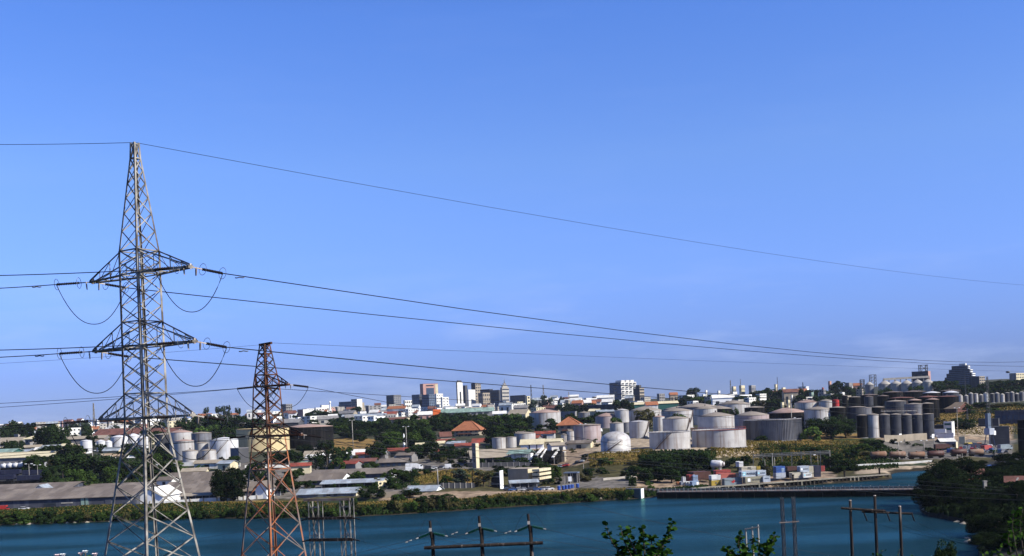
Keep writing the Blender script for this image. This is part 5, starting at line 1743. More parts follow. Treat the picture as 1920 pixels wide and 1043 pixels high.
tank('storage_tank', 394, 446, 825, M['aluw'], D=665, apex=820, roofm=M['aluw'], label='wide low silver tank with white cone roof right of the left cluster', lm='wide white-roofed silver tank', stair=(-130, -60))
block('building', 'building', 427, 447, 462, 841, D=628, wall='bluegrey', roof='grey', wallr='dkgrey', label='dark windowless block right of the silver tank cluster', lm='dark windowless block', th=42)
tank('storage_tank', 444, 541, 803, M['tankcream'], D=742, apex=799.5, roof='flat', rimm=M['rim'], label='huge cream tank seen through the rusty tower', lm='huge cream tank', seams=2)
tank('storage_tank', 530, 624, 801, M['black'], D=772, apex=795.5, roofm=M['tankroofp'], seams=2, label='huge black tank with dusty pink roof right of the rusty tower', lm='huge black tank')
block('building', 'building', 440, 478, 480, 797, D=900, wall='dkgrey', roof='grey', dm=12, label='low dark building behind the huge cream tank')

# ------------------------------------------------------------------ the tank farm
al, aw, ad, ap, bk, nv = M['alu'], M['aluw'], M['alud'], M['alup'], M['black'], M['navy']
T = lambda *a, **k: tank('storage_tank', *a, **k)
T(922, 948, 821, al, b=842, apex=820, label='small silver tank with two dark bands right of the red tin-roofed building', lm='left twin small tank', seams=2, skirt=M['navy'])
T(947, 968, 820, al, b=840, apex=819, label='small silver tank, right one of the twin pair', lm='right twin small tank', seams=2, skirt=M['navy'])
T(964, 1004, 813, al, b=834, apex=810, label='low silver tank behind the cream-roofed white shed', lm='low silver tank')
T(1003, 1037, 812, al, D=735, apex=809, roofm=M['alu'], label='low silver tank, right neighbour of the one behind the cream-roofed shed', lm='low silver right-hand tank')
T(992, 1051, 774, al, D=900, apex=767.5, roofm=M['tankroofp'], label='broad silver tank with pink cone roof above the orange pyramid roof', lm='broad pink-coned tank', seams=2)
T(1052, 1064, 815, al, b=833, apex=813, label='short grey tank beside the pinkish tank', lm='short grey tank')
T(1062, 1076, 809, al, b=832, apex=807, label='narrow silver tank touching the pinkish tank')
T(1075, 1126, 797, ap, b=829, apex=795, label='pinkish silver tank left of the domed tank', lm='pinkish silver tank', seams=2, rimm=M['rim'])
T(1126, 1182, 826, al, D=572, roof='dome', apex=809, roofm=M['alu'], stair=(-140, -75), label='white domed tank with a curved stair across its face', lm='white domed tank', seams=2)
T(1084, 1106, 774, ad, D=900, apex=772, label='small grey tank above the orange pyramid roof')
T(1116, 1157, 781, ap, D=850, apex=774.5, roofm=M['tankroofp'], label='silver tank with pink cone roof behind the small tanks', lm='pink-coned tank')
T(1152, 1179, 770, al, D=845, apex=766.5, roofm=M['alu'], label='tall slim silver tank standing above the domed tank', lm='tall slim silver tank')
T(1178, 1240, 770, al, D=860, apex=762, roofm=M['tankroof'], label='broad silver tank behind the olive-brown tree', lm='broad tank behind the olive tree')
T(1143, 1169, 794, al, D=742, apex=791.5, label='small silver tank above and behind the domed tank', lm='small tank over the dome')
T(1166, 1182, 793, ad, D=750, apex=792, label='narrow grey tank squeezed behind the stair tank')
T(1179, 1216, 791, al, b=821, apex=788.5, roofm=M['alu'], stair=(-75, -25), label='silver tank with a stair rising to the right, left of the big pair', lm='stair tank', seams=1)
T(1224, 1246, 782, al, D=700, apex=779.5, roofm=M['tankroofp'], label='slim silver tank behind the front tank', lm='slim tank behind the front one')
T(1242, 1293, 785, al, D=664, apex=781, roofm=M['tankroof'], stair=(-75, -28), label='silver tank with stair, directly behind the front tank', lm='rear stair tank')
T(1217, 1293, 809, al, D=583, apex=806.5, roof='flat', rimm=M['alu'], roofm=M['tankroof'], stair=(-142, -90), seams=2, label='big open-topped front tank with a stair across its left side', lm='big front stair tank')
T(1308, 1376, 780.5, al, D=640, apex=773, roofm=M['tankroof'], label='big silver tank with domed beige roof standing behind the lower wide tank', lm='domed-roof big tank', seams=1)
T(1297, 1397, 805, al, D=596, apex=803, roof='flat', roofm=M['tankroof'], rail=True, rimm=M['rail'], seams=2, label='widest silver tank with a red railing round its flat top', lm='widest red-railed tank')
T(1240, 1298, 771, al, D=800, apex=765, label='silver tank with beige cone roof and stair behind the rear stair tank', stair=(-60, -20), lm='beige-coned silver tank')
T(1243, 1300, 767, ad, D=960, apex=762, label='wide beige cone-roofed tank in the back row, left')
T(1268, 1346, 763.5, ad, D=930, apex=756, label='widest beige cone-roofed tank in the back row', lm='widest back-row cone roof')
T(1300, 1344, 767, al, D=850, apex=761, label='silver tank with flat beige roof between the cone roofs')
T(1322, 1372, 767, bk, D=880, apex=761, label='black-sided tank with beige cone roof behind the domed-roof tank', lm='black-sided cone tank')
T(1344, 1406, 758, al, D=940, apex=751, label='silver tank with broad beige cone and vents, right in the back row', lm='vented cone tank')
T(1396, 1433, 764.5, bk, D=900, apex=762, label='black tank right of the vented cone tank')
T(1376, 1441, 779, ap, D=745, apex=771.5, roofm=M['tankroof'], label='pinkish tank with beige cone roof above the dark ribbed tank', lm='pinkish cone tank', disc=[('disc', -62, 0.55, 2.6, 0)])
T(1440, 1512, 774, bk, D=752, apex=764, roofm=M['tankroofp'], disc=[('purewhite', -128, 0.62, 2.4, 2.6), ('purewhite', -82, 0.62, 1.6, 3.0)], label='black tank with two white panels and a pink cone roof', lm='black white-panelled tank')
T(1395, 1500, 786, ad, D=652, apex=784, roof='flat', rimm=M['alu'], seams=0, label='huge dark ribbed tank with pale rim right of the widest tank', lm='huge dark ribbed tank')
rt = [o for o in bpy.data.objects if o.get('label', '').startswith('huge dark ribbed')][0]
rr_ = (105 / 2) * 652 / F
hh_ = P(1447, 786, 652).z - rt.location.z
for k in range(56):
    a = math.radians(-185 + 190 * k / 55)
    ubox('rib', rt, ad, (math.cos(a) * (rr_ + 0.2), math.sin(a) * (rr_ + 0.2), hh_ / 2 + 0.2), (0.3, 0.18, hh_ - 0.4), a)
T(1508, 1558, 768, al, D=730, apex=762.5, roofm=M['tankroof'], disc=[('disc', -52, 0.7, 4.2, 0)], label='silver tank with a round white sign near its right edge', lm='silver round-sign tank')
T(1490, 1534, 755, al, D=930, apex=749.5, roofm=M['tankroofp'], label='silver and pink tank behind the black white-panelled tank', lm='pink-roofed back tank', seams=2)
T(1535, 1562, 752, al, D=920, apex=749, label='silver tank beside the bright red tank')
T(1560, 1573, 750.5, M['red'], D=905, apex=749.5, roofm=M['red'], label='small bright red tank', lm='bright red tank')
T(1556, 1585, 764.5, bk, D=725, apex=762.5, label='black tank right of the round-sign tank', lm='black tank by the round sign')
T(1588, 1622, 763.5, nv, D=725, apex=762, label='slate tank right of the black one under the red tank', lm='slate tank')
T(1578, 1589, 742, bk, D=930, apex=741, label='narrow black tank above the slate tank')
T(1591, 1613, 745, bk, D=920, apex=743.5, label='squat black tank right of the narrow black one')
T(1614, 1645, 741, bk, D=940, apex=739, roofm=M['rim'], label='black tank below the first grain silo')
T(1620, 1637, 744, nv, D=900, apex=742.5, roofm=M['rim'], label='little slate tank in front of the black tank')
T(1645, 1666, 743, bk, D=905, apex=741, roofm=M['rim'], label='low black tank below the grain silos')
T(1655, 1692, 736, bk, D=1000, apex=734, roofm=M['rim'], label='flat black tank in the back row below the grain silos')
T(1690, 1735, 735, bk, D=1010, apex=732.5, roofm=M['rim'], label='wide flat black tank in the back row', lm='wide flat black tank')
T(1731, 1762, 737, bk, D=980, apex=734, roofm=M['aluw'], label='black tank with a pale domed top', lm='pale-topped black tank')
T(1760, 1800, 733, bk, D=1000, apex=731, roofm=M['rim'], label='wide black tank below the stepped building')
T(1768, 1797, 736.5, nv, D=960, apex=733, roofm=M['aluw'], label='slate tank with a pale top below the stepped building', lm='slate pale-topped tank')
T(1720, 1760, 745, bk, D=900, apex=742, roofm=M['brownroof'], label='black tank with a reddish roof left of the green sheds')
T(1755, 1796, 744, bk, D=880, apex=742, roofm=M['brownroof'], label='black tank right above the green sheds')
T(1665, 1712, 746.5, bk, D=880, apex=744.5, roofm=M['brownroof'], label='low black tank with a rusty roof in the middle rows')
T(1702, 1727, 751, bk, D=850, apex=748, roofm=M['tankroofp'], label='black tank with a small pink dome roof, left one')
T(1736, 1760, 749.5, bk, D=830, apex=747, roofm=M['tankroofp'], label='tall black tank with a pink top left of the green sheds', lm='tall black tank by the green sheds')
T(1660, 1698, 753, nv, D=770, apex=750.5, roofm=M['tankroof'], stair=(-60, -20), label='slate tank with a stair above the tall silos', lm='slate stair tank')
T(1696, 1730, 758, M['alud'], D=750, apex=756, label='grey tank above the tall silos', lm='grey tank above the silos')
T(1726, 1750, 757, bk, D=748, apex=755, label='black tank above the rightmost tall silo')
T(1606, 1634, 765, M['alud'], D=745, apex=763.5, label='dull grey tank left of the slate stair tank')
T(1632, 1658, 764, bk, D=745, apex=762, roofm=M['tankroof'], label='black tank left of the slate stair tank')
SG = 'tall slate silos in the front row'
for i, (a, b, t) in enumerate(((1606, 1625, 779), (1625, 1647, 778), (1647, 1668, 778), (1668, 1689, 777.5), (1689, 1709, 778.5), (1709, 1729, 778), (1729, 1750, 776.5))):
    m = al if i == 1 else bk if i == 0 else nv  # pale paint on one dark silo stands for the sunlight on it
    lab = ['black silo half hidden by the bushes, first of the tall row', 'tall silo coloured pale for sunlight, the only one in the dark row', 'dark silo right next to the pale silo', 'dark silo with a white notice at its foot', 'dark silo in the middle between the notices',
           'dark silo second from the right end of the row', 'dark silo at the right end of the row with a white notice'][i]
    tank('silo', a, b, t, m, D=664, apex=775.5 if i else 777, roofm=M['tankroof'], seams=3, label=lab, lm=('pale tall silo' if i == 1 else 'rightmost tall silo' if i == 6 else None), cat='silo', group=SG,
         disc=[('purewhite', -60, 0.16, 2.2, 2.4)] if i in (3, 6) else None, skirt=M['grey'])
# pipe bridge across the silo tops
a, b = P(1652, 773, 670), P(1720, 772, 670)
t = thing('pipe_bridge', a, label='pale walkway running over the tops of the tall silos', cat='walkway', px=1690, py=772)
bar('walkway', t, M['concrete'], (0, 0, 0.6), b - a + Vector((0, 0, 0.6)), 0.9, 0.4, kind='box')
bar('rail', t, M['rim'], (0, -0.5, 1.7), b - a + Vector((0, -0.5, 1.7)), 0.12, kind='box')
for i in range(8):
    q = (b - a) * (i / 7)
    ubox('post', t, M['rim'], (q.x, q.y - 0.5, q.z + 1.1), (0.12, 0.12, 1.2))

# grain silos on the hill, head house, gallery
for i, (a, b, r, ap_) in enumerate(((1622, 1638, 722, 716), (1647, 1671, 721, 713.5), (1669, 1691, 720, 714), (1689, 1711, 720, 713), (1710, 1731, 718.5, 711.5), (1730, 1749, 717, 711))):
    tank('grain_silo', a, b, r, ad if i == 0 else M['concrete'], D=1300 - 10 * i, apex=ap_, roofm=M['concrete'], label=f'{("first", "second", "third", "fourth", "fifth", "last")[i]} pale cone-roofed grain silo from the left on the hill', cat='silo', group='grain silos on the hill', seams=1,
         lm='middle grain silo' if i == 2 else None)
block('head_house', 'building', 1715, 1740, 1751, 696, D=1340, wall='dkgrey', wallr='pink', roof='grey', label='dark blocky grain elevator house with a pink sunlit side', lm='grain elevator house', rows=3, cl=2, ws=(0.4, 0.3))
hd = thing('lattice_headframe', P(1731, 697, 1350), label='dark steel frame on top of the grain elevator house', cat='steel frame', px=1731, py=690)
for x in (-4, 4):
    for y in (-3, 3):
        bar('post', hd, M['steel'], (x, y, -1), (x, y, 8), 0.9, kind='box')
for z in (0, 4, 8):
    ubox('platform', hd, M['steel'], (0, 0, z), (10, 8, 0.6))
for s in (-1, 1):
    bar('brace', hd, M['steel'], (-4 * s, -3, 0), (4 * s, -3, 8), 0.5, kind='box')
a, b = P(1656, 711.5, 1320), P(1742, 706.5, 1320)
t = thing('conveyor_gallery', a, label='pale conveyor gallery running over the grain silos', cat='gallery', px=1700, py=709)
bar('gallery', t, M['concrete'], (0, 0, 0), b - a, 2.6, 2.4, kind='box')
for i in range(9):
    q = (b - a) * (i / 8)
    ubox('trestle', t, M['grey'], (q.x, q.y, q.z - 3), (0.8, 1.6, 5))
for i, (x, y0, w) in enumerate(((1637, 703, 6), (1617, 712, 4))):
    t = thing('steel_tower', P(x, 726, 1320), label=f'{("taller", "shorter")[i]} dark steel tower left of the grain silos', cat='steel tower', px=x, py=y0 + 8)
    hgt = P(x, y0, 1320).z - P(x, 726, 1320).z
    for sx in (-1, 1):
        for sy in (-1, 1):
            bar('post', t, M['steel'], (sx * w / 2, sy * w / 2, -4), (sx * w / 2, sy * w / 2, hgt), 0.7, kind='box')
    for k in range(4):
        z = hgt * k / 4
        ubox('platform', t, M['steel'], (0, 0, z + hgt / 4), (w, w, 0.5))
        bar('brace', t, M['steel'], (-w / 2, -w / 2, z), (w / 2, -w / 2, z + hgt / 4), 0.4, kind='box')

# the long row of old silos on the right
SR = 'row of old grey silos along the ridge on the right'
xs = [1797, 1808, 1817, 1826, 1836, 1845, 1857, 1866, 1876, 1885, 1894, 1903, 1912, 1921]
for i, x in enumerate(xs):
    m = [al, ad, ad, al, ad, aw, nv, ad, al, nv, ad, nv, ad, al][i]
    jit = [0, 2.5, -1.5, 0.5, 2, -1, 1.5, -0.5, 2.2, 0.4, -1.2, 1.8, 0, 1][i]
    tank('silo', x - 1, x + 7.4, 740.5 + jit - 0.28 * i - (0 if i % 3 else 1.5) + (3 if i == 0 else 0), m, D=935, apex=738 + jit - 0.28 * i + (2 if i == 0 else 0), roofm=M['concrete'], seams=1, cat='silo', group=SR,
         base=('white' if m is aw else 'silver' if m is al else 'dark' if m is nv else 'grey') + ' old ridge silo', lm='middle of the ridge silos' if i == 5 else None)

# green gabled sheds, brown house
gable('shed', 'shed', 1758, 1781, 762, 752, 11, D=885, along='y', gw='greenpaint', roof='tan', yaw=24, label='green gabled shed with tan roof, left one of the twin', lm='left green shed', doors=[('door', 'purewhite', 0.42, 0.72, 0, 0.75)])
gable('shed', 'shed', 1779, 1800, 763, 752.5, 11, D=880, along='y', gw='greenpaint', roof='tan', yaw=24, label='green gabled shed with tan roof, right one of the twin', lm='right green shed')
gable('house', 'house', 1793, 1826, 765, 754, 14, D=862, along='y', gw='brownroof', roof='tan', yaw=20, label='brown house with steep tan roof right of the green sheds', lm='brown steep-roofed house')
block('container_office', 'building', 1842, 1872, 1878, 785, D=735, wall='dkgrey', roof='navy', dm=8, label='dark low sheet building left of the blue-grey box building')
block('warehouse', 'warehouse', 1877, 1921, 1924, 769, D=745, wall='bluewall', roof='navy', dm=14, label='blue-grey box building at the right edge', lm='blue-grey box building', rows=1, cl=5, win='glassb', ws=(0.7, 0.3))
block('tower_building', 'building', 1773, 1784, 1793, 791, D=690, wall='white', wallr='purewhite', roof='white', rows=3, cl=1, win='greenpaint', ws=(0.8, 0.4), label='small white four-storey tower with green windows below the ridge', lm='small white tower', th=42)
block('building', 'building', 1754, 1773, 1775, 805, D=684, wall='purewhite', roof='white', dm=6, label='low white block left of the small white tower', lm='low white block')
block('building', 'building', 1763, 1788, 1790, 812, D=676, wall='purewhite', roof='white', dm=6, label='longer low white block in front of the small white tower')
block('building', 'building', 1757, 1772, 1774, 797, D=700, wall='glass', roof='grey', dm=8, label='dark flat-roofed block behind the low white block')
block('signal_box', 'building', 1778, 1792, 1799, 829, D=606, wall='grey', wallr='cream', roof='concrete', rows=1, cl=2, th=38, label='square concrete signal house behind the parked cars', lm='square concrete house')
gable('shed', 'shed', 1765, 1790, 828, 822, 10, D=640, roof='white', wall='glass', yaw=-8, label='white-roofed shed behind the square concrete house')
block('cabin', 'cabin', 1800, 1809, 1810, 819, D=640, wall='cream', roof='cream', dm=4, label='cream site cabin right of the square concrete house')
block('wall_block', 'building', 1862, 1892, 1900, 800, D=640, wall='dkgrey', roof='dkgrey', th=20, label='large plain dark wall block right of the crane', lm='plain dark block')
block('dark_hall', 'hall', 1922, 1958, 2010, 788, D=545, wall='black', roof='black', th=42, label='tall black hall filling the right edge above the trees', lm='tall black hall')
# ------------------------------------------------------------------ harbour crane
DC = 628.0
cx = P(1856, 835, DC)
cz = gz(cx.x, DC)
cr = thing('harbour_crane', (cx.x, DC, cz), math.radians(20), label='grey harbour crane with a tall lattice mast standing among parked vehicles', cat='crane', px=1855, py=780, lm='grey harbour crane')
K = DC / F
zz_ = lambda row: P(1856, row, DC).z - cz
for sx in (-1, 1):
    for sy in (-1, 1):
        bar('portal_leg', cr, M['bluegrey'], (sx * 2.2, sy * 2.2, -0.5), (sx * 1.2, sy * 1.2, zz_(815)), 0.5, kind='box')
build('machinery_house', MB().box((0, 0, (zz_(815) + zz_(803)) / 2), (3.6, 4.2, zz_(803) - zz_(815))), M['c_pale'], cr)
build('tower', MB().box((-0.6, 0, (zz_(803) + zz_(775)) / 2), (2.2, 2.2, zz_(775) - zz_(803))), M['bluegrey'], cr)
ubox('cab', cr, M['purewhite'], (1.9, -1.4, zz_(812)), (1.6, 1.6, 2.4))
m0, m1 = zz_(790), zz_(706)
cc = [(-1, -1), (1, -1), (1, 1), (-1, 1)]
ma = thing('mast', (0, 0, 0))
ma.parent = cr
for c in cc:
    bar('chord', ma, M['steel'], (c[0] * 0.7, c[1] * 0.7, m0), (c[0] * 0.3, c[1] * 0.3, m1), 0.17)
n = 14
for i in range(n):
    z0, z1 = lerp(m0, m1, i / n), lerp(m0, m1, (i + 1) / n)
    s0, s1 = lerp(0.7, 0.3, i / n), lerp(0.7, 0.3, (i + 1) / n)
    for q in range(4):
        a, b = cc[q], cc[(q + 1) % 4]
        if i % 2:
            a, b = b, a
        bar('lacing', ma, M['galv'], (a[0] * s0, a[1] * s0, z0), (b[0] * s1, b[1] * s1, z1), 0.1)
bar('stay', cr, M['steel'], (0.4, 0, zz_(770)), (2.6, -1, zz_(812)), 0.16, kind='box')
bar('stay', cr, M['steel'], (0.3, 0, m1), (2.4, -1, zz_(815)), 0.08, kind='box')

# ------------------------------------------------------------------ containers
def container(px0, px1, top, bot, m, base=None, label=None, D=None, z=None, yaw=16, dm=None, logo=None, lm=None, endw=None, name='shipping_container'):
    yw = math.radians(yaw)
    pxc = (px0 + px1) / 2
    X0 = (px0 - 960) * D / F
    L = (px1 - px0) * D / F / math.cos(yw)
    dm = dm or 2.44
    h = (bot - top) * D / F
    c = Vector((P(pxc, bot, D).x, D, 0)) + Matrix.Rotation(yw, 3, 'Z') @ Vector((0, dm / 2, 0))
    zz = P(pxc, bot, D).z if z is None else z
    r = thing(name, (c.x, c.y, zz), yw, label=label, base=base, cat='container', px=pxc, py=(top + bot) / 2, lm=lm, group='shipping containers in the quay yard')
    mb = MB()
    nr = max(6, int(L / 0.5))
    poly = []
    for i in range(nr):                      # corrugated long side
        x0, x1 = -L / 2 + 0.15 + (L - 0.3) * i / nr, -L / 2 + 0.15 + (L - 0.3) * (i + 1) / nr
        w = (x1 - x0)
        poly += [(x0, -dm / 2 + 0.06), (x0 + w * 0.35, -dm / 2 + 0.06), (x0 + w * 0.5, -dm / 2), (x0 + w * 0.85, -dm / 2)]
    poly += [(L / 2 - 0.15, -dm / 2 + 0.06)]
    bottom = poly + [(L / 2 - 0.15, dm / 2 - 0.02), (-L / 2 + 0.15, dm / 2 - 0.02)]
    n = len(bottom)
    mb.add([(x, y, 0.12) for x, y in bottom] + [(x, y, h - 0.1) for x, y in bottom], [tuple(range(n))[::-1], tuple(range(n, 2 * n))] + [(i, (i + 1) % n, (i + 1) % n + n, i + n) for i in range(n)])
    build('body', mb, m, r)
    for sx in (-1, 1):
        for sy in (-1, 1):
            ubox('corner_post', r, m, (sx * (L / 2 - 0.08), sy * (dm / 2 - 0.08), h / 2), (0.18, 0.18, h))
    for sy in (-1, 1):
        ubox('top_rail', r, m, (0, sy * (dm / 2 - 0.06), h - 0.06), (L, 0.14, 0.14))
        ubox('bottom_rail', r, m, (0, sy * (dm / 2 - 0.06), 0.08), (L, 0.14, 0.18))
    for s in (-1, 1):
        ubox('door', r, m, (-L / 2 + 0.02, s * dm * 0.24, h / 2), (0.1, dm * 0.44, h * 0.86))
        ubox('lock_rod', r, M['steel'], (-L / 2 - 0.06, s * dm * 0.12, h / 2), (0.05, 0.05, h * 0.86))
    for lg in logo or ():
        kind = lg[0]
        if kind == 'text':
            _, s, x, zf, size, mm = lg
            cu = bpy.data.curves.new('lettering', 'FONT')
            cu.body, cu.size, cu.align_x, cu.align_y, cu.extrude = s, size, 'CENTER', 'CENTER', 0.01
            cu.offset = size * 0.025
            cu.materials.append(M[mm])
            tmp = bpy.data.objects.new('lettering', cu)
            COL.objects.link(tmp)
            bpy.context.view_layer.update()
            tm = bpy.data.meshes.new_from_object(tmp.evaluated_get(bpy.context.evaluated_depsgraph_get()))
            bpy.data.objects.remove(tmp)
            t = obj('lettering', tm, r, ((x - 0.5) * L, -dm / 2 - 0.03, h * zf))
            t.rotation_euler = (math.pi / 2, 0, 0)
        elif kind == 'panel':
            _, mm, x, zf, w, hh = lg
            ubox('logo_panel', r, M[mm], ((x - 0.5) * L, -dm / 2 - 0.02, h * zf), (w, 0.04, hh))
        elif kind == 'star':
            _, mm, x, zf, rad = lg
            vs = [((x - 0.5) * L + rad * (1 if k % 2 == 0 else 0.45) * math.sin(math.pi * k / 7), -dm / 2 - 0.055, h * zf + rad * (1 if k % 2 == 0 else 0.45) * math.cos(math.pi * k / 7)) for k in range(14)]
            build('star', MB().add(vs, [tuple(range(14))[::-1]]), M[mm], r)
        elif kind == 'arrow':
            _, mm, x, zf, w = lg
            xx = (x - 0.5) * L
            pts = [(-0.5, -0.1), (-0.1, -0.32), (0.02, -0.32), (0.5, 0.02), (0.05, 0.34), (-0.18, 0.34), (0.1, 0.1), (-0.4, 0.1)]
            build('arrow_logo', MB().add([(xx + a * w, -dm / 2 - 0.03, h * zf + b * w) for a, b in pts], [tuple(range(8))]), M[mm], r)
    return r

C = container
# white over yellow, end on
C(1334, 1352, 900.5, 911, M['c_yellow'], label='yellow container under the white one at the front of the yard', D=441, lm='yellow container', logo=[('panel', 'ink', 0.5, 0.5, 0.5, 0.6)])
C(1334, 1352, 891, 900.5, M['c_white'], label='plain white container stacked on the yellow one', D=441, lm='white container on yellow')
C(1358, 1393, 896.5, 909, M['c_grey'], label='grey-blue container with a red arrow emblem at the front of the yard', D=440, lm='grey container with red arrow', logo=[('arrow', 'red', 0.5, 0.5, 1.9)])
C(1351, 1380, 887.5, 898, M['c_pink'], label='faded red container lying behind the white one', D=449, lm='faded red container')
C(1342, 1371, 881.5, 891, M['c_red'], label='dark red container behind the faded red one', D=458, lm='dark red rear container')
C(1300, 1334, 884.5, 900, M['c_brown'], label='row-end of dark brown containers behind the drums', D=462, dm=6)
C(1380, 1390, 888, 906, M['c_navy'], label='dark navy container end between the red and the lettered ones', D=452, dm=8)
C(1397, 1432, 893.5, 906, M['c_tan'], label='tan container with a white square and faded grey letters, front row', D=439, lm='tan container with white square', logo=[('panel', 'purewhite', 0.2, 0.5, 1.2, 1.3), ('text', 'MAERSK', 0.6, 0.5, 0.95, 'inkg')])
C(1431, 1445, 892.5, 904, M['c_pale'], label='short pale container beside the tan one with a line of small letters', D=439.5, logo=[('text', 'MAERSK', 0.5, 0.6, 0.55, 'ink')])
C(1390, 1420, 883, 894, M['c_pale'], label='pale blue-grey container with a light blue star square and dark letters', D=440, lm='pale container with star square', logo=[('panel', 'star', 0.17, 0.5, 1.3, 1.3), ('star', 'purewhite', 0.17, 0.5, 0.5), ('text', 'MAERSK', 0.63, 0.5, 1.1, 'ink')])
C(1420, 1437, 882, 892.5, M['c_pale'], label='short pale container with a small star square and blue letters, upper row', D=441, logo=[('panel', 'star', 0.14, 0.5, 0.6, 0.6), ('text', 'MAERSK', 0.6, 0.5, 0.62, 'ink')])
C(1390, 1419, 875, 884, M['c_cream'], label='cream container with slanting dark letters on top of the stack', D=446, lm='cream lettered container', logo=[('panel', 'glass', 0.52, 0.06, 4.2, 0.3), ('text', 'PIL', 0.55, 0.58, 1.5, 'inkg')])
C(1419, 1426, 874, 882.5, M['c_yellow'], label='small orange-yellow container end beside the cream one', D=447)
C(1386, 1394, 865.5, 876, M['c_white'], label='white container end topping the lettered stack', D=452, dm=3, lm='white top container')
C(1455, 1474, 886.5, 897, M['c_pale'], label='pale container under the blue one', D=449, lm='pale container under blue')
C(1455, 1473, 874.5, 886.5, M['c_blue'], label='blue container on top in the right-hand group', D=450, lm='blue container', logo=[('panel', 'c_lblue', 0.75, 0.4, 1.3, 1.5)])
C(1473, 1486, 876, 896, M['c_navy'], label='dark container block between the blue and the white-lettered ones', D=453, dm=6)
C(1476, 1499, 875, 883, M['c_brown'], label='dark brown container across the top of the right-hand group', D=452)
C(1485, 1502, 886, 896.5, M['c_cream'], label='cream container in the lower row of the right-hand group', D=448)
C(1500, 1518, 874, 885.5, M['c_pale'], label='pale container with a white dot and grey letters, upper right', D=449, lm='pale container with dot', logo=[('panel', 'purewhite', 0.17, 0.5, 0.8, 0.8), ('text', 'MAERSK', 0.62, 0.5, 0.65, 'inkg')])
C(1506, 1523, 886, 895.5, M['c_white'], label='white container with a white dot in the lower row, right', D=448, logo=[('panel', 'star', 0.15, 0.5, 0.6, 0.6), ('text', 'MAERSK', 0.6, 0.5, 0.62, 'inkg')])
C(1518, 1526, 874, 895, M['c_cream'], label='tall cream container pair seen end on', D=451, dm=4)
C(1527, 1540, 873, 884, M['c_navy'], label='dark navy container, upper one at the right end', D=454, dm=5)
C(1527, 1540, 884, 894.5, M['c_navy'], label='dark navy container, lower one at the right end', D=454, dm=5)
C(1540, 1547, 873.5, 884, M['c_red'], label='bright red container end at the right end of the yard', D=455, dm=4, lm='bright red container end')
C(1293, 1300, 890.5, 904, M['c_red'], label='red upright container beside the pale blue one at the left end', D=452, dm=3)
C(1300, 1309, 891, 902.5, M['c_lblue'], label='pale blue upright container at the left end of the yard', D=451, dm=3, lm='pale blue upright container')
C(1298, 1311, 902.5, 913, M['c_lblue'], label='blue and white tank container in the front left corner', D=440, logo=[('panel', 'purewhite', 0.8, 0.5, 1.0, 1.6)])
for i, (x, t, m) in enumerate(((1271, 904, 'c_orange'), (1278, 903, 'c_pale'), (1287, 903, 'c_white'), (1292, 903, 'c_white'), (1281, 894, 'c_white'))):
    C(x, x + 5, t, t + 10, M[m], base={'c_orange': 'small orange', 'c_pale': 'small pale grey', 'c_white': 'small white'}[m] + ' upright crate', D=446 - i, dm=1.6)

# white horizontal tank
q = P(1347, 870, 500)
hb = thing('horizontal_tank', (q.x - 0.3, 500, gz(q.x, 500)), math.radians(-28), label='big white drum-shaped tank with pinkish end above the red containers', cat='tank', px=1347, py=870, lm='white drum tank')
zc_ = P(1347, 870, 500).z - hb.location.z
bd = MB().lathe([(0, -3.0), (1.6, -3.0), (1.75, -2.4), (1.75, 1.4), (1.1, 2.3), (0.55, 2.5), (0.55, 3.1), (0, 3.1)], 24)
o = build('drum', bd, M['aluw'], hb, (0, 0, zc_))
o.rotation_euler = (0, math.pi / 2, 0)
o = build('end_ring', MB().lathe([(0.5, 2.5), (0.95, 2.5), (0.95, 3.0), (0.5, 3.0)], 18), M['alup'], hb, (0, 0, zc_))
o.rotation_euler = (0, math.pi / 2, 0)
for x in (-2, 1):
    ubox('cradle', hb, M['grey'], (x, 0, zc_ / 2 - 1.1), (0.6, 2.6, zc_ + 0.4))

# pipe gantry behind the yard
a, b = P(1412, 855.5, 520), P(1556, 848.5, 520)
pg = thing('pipe_gantry', (a.x, 520, gz(a.x, 520)), label='long dark pipe gantry on posts behind the containers', cat='pipe gantry', px=1484, py=852, lm='long pipe gantry')
o_ = Vector(pg.location)
for dz, w in ((0, 0.5), (0.7, 0.35), (-0.6, 0.3)):
    bar('pipe', pg, M['steel'], a - o_ + Vector((0, 0, dz)), b - o_ + Vector((0, 0, dz)), w, kind='cyl')
for i in range(9):
    p = a.lerp(b, i / 8)
    g_ = gz(p.x, 520)
    bar('post', pg, M['concrete'] if i in (2, 8) else M['steel'], (p.x - o_.x, 0, g_ - o_.z - 0.4), (p.x - o_.x, 0, p.z - o_.z + 1.0), 0.35, kind='box')

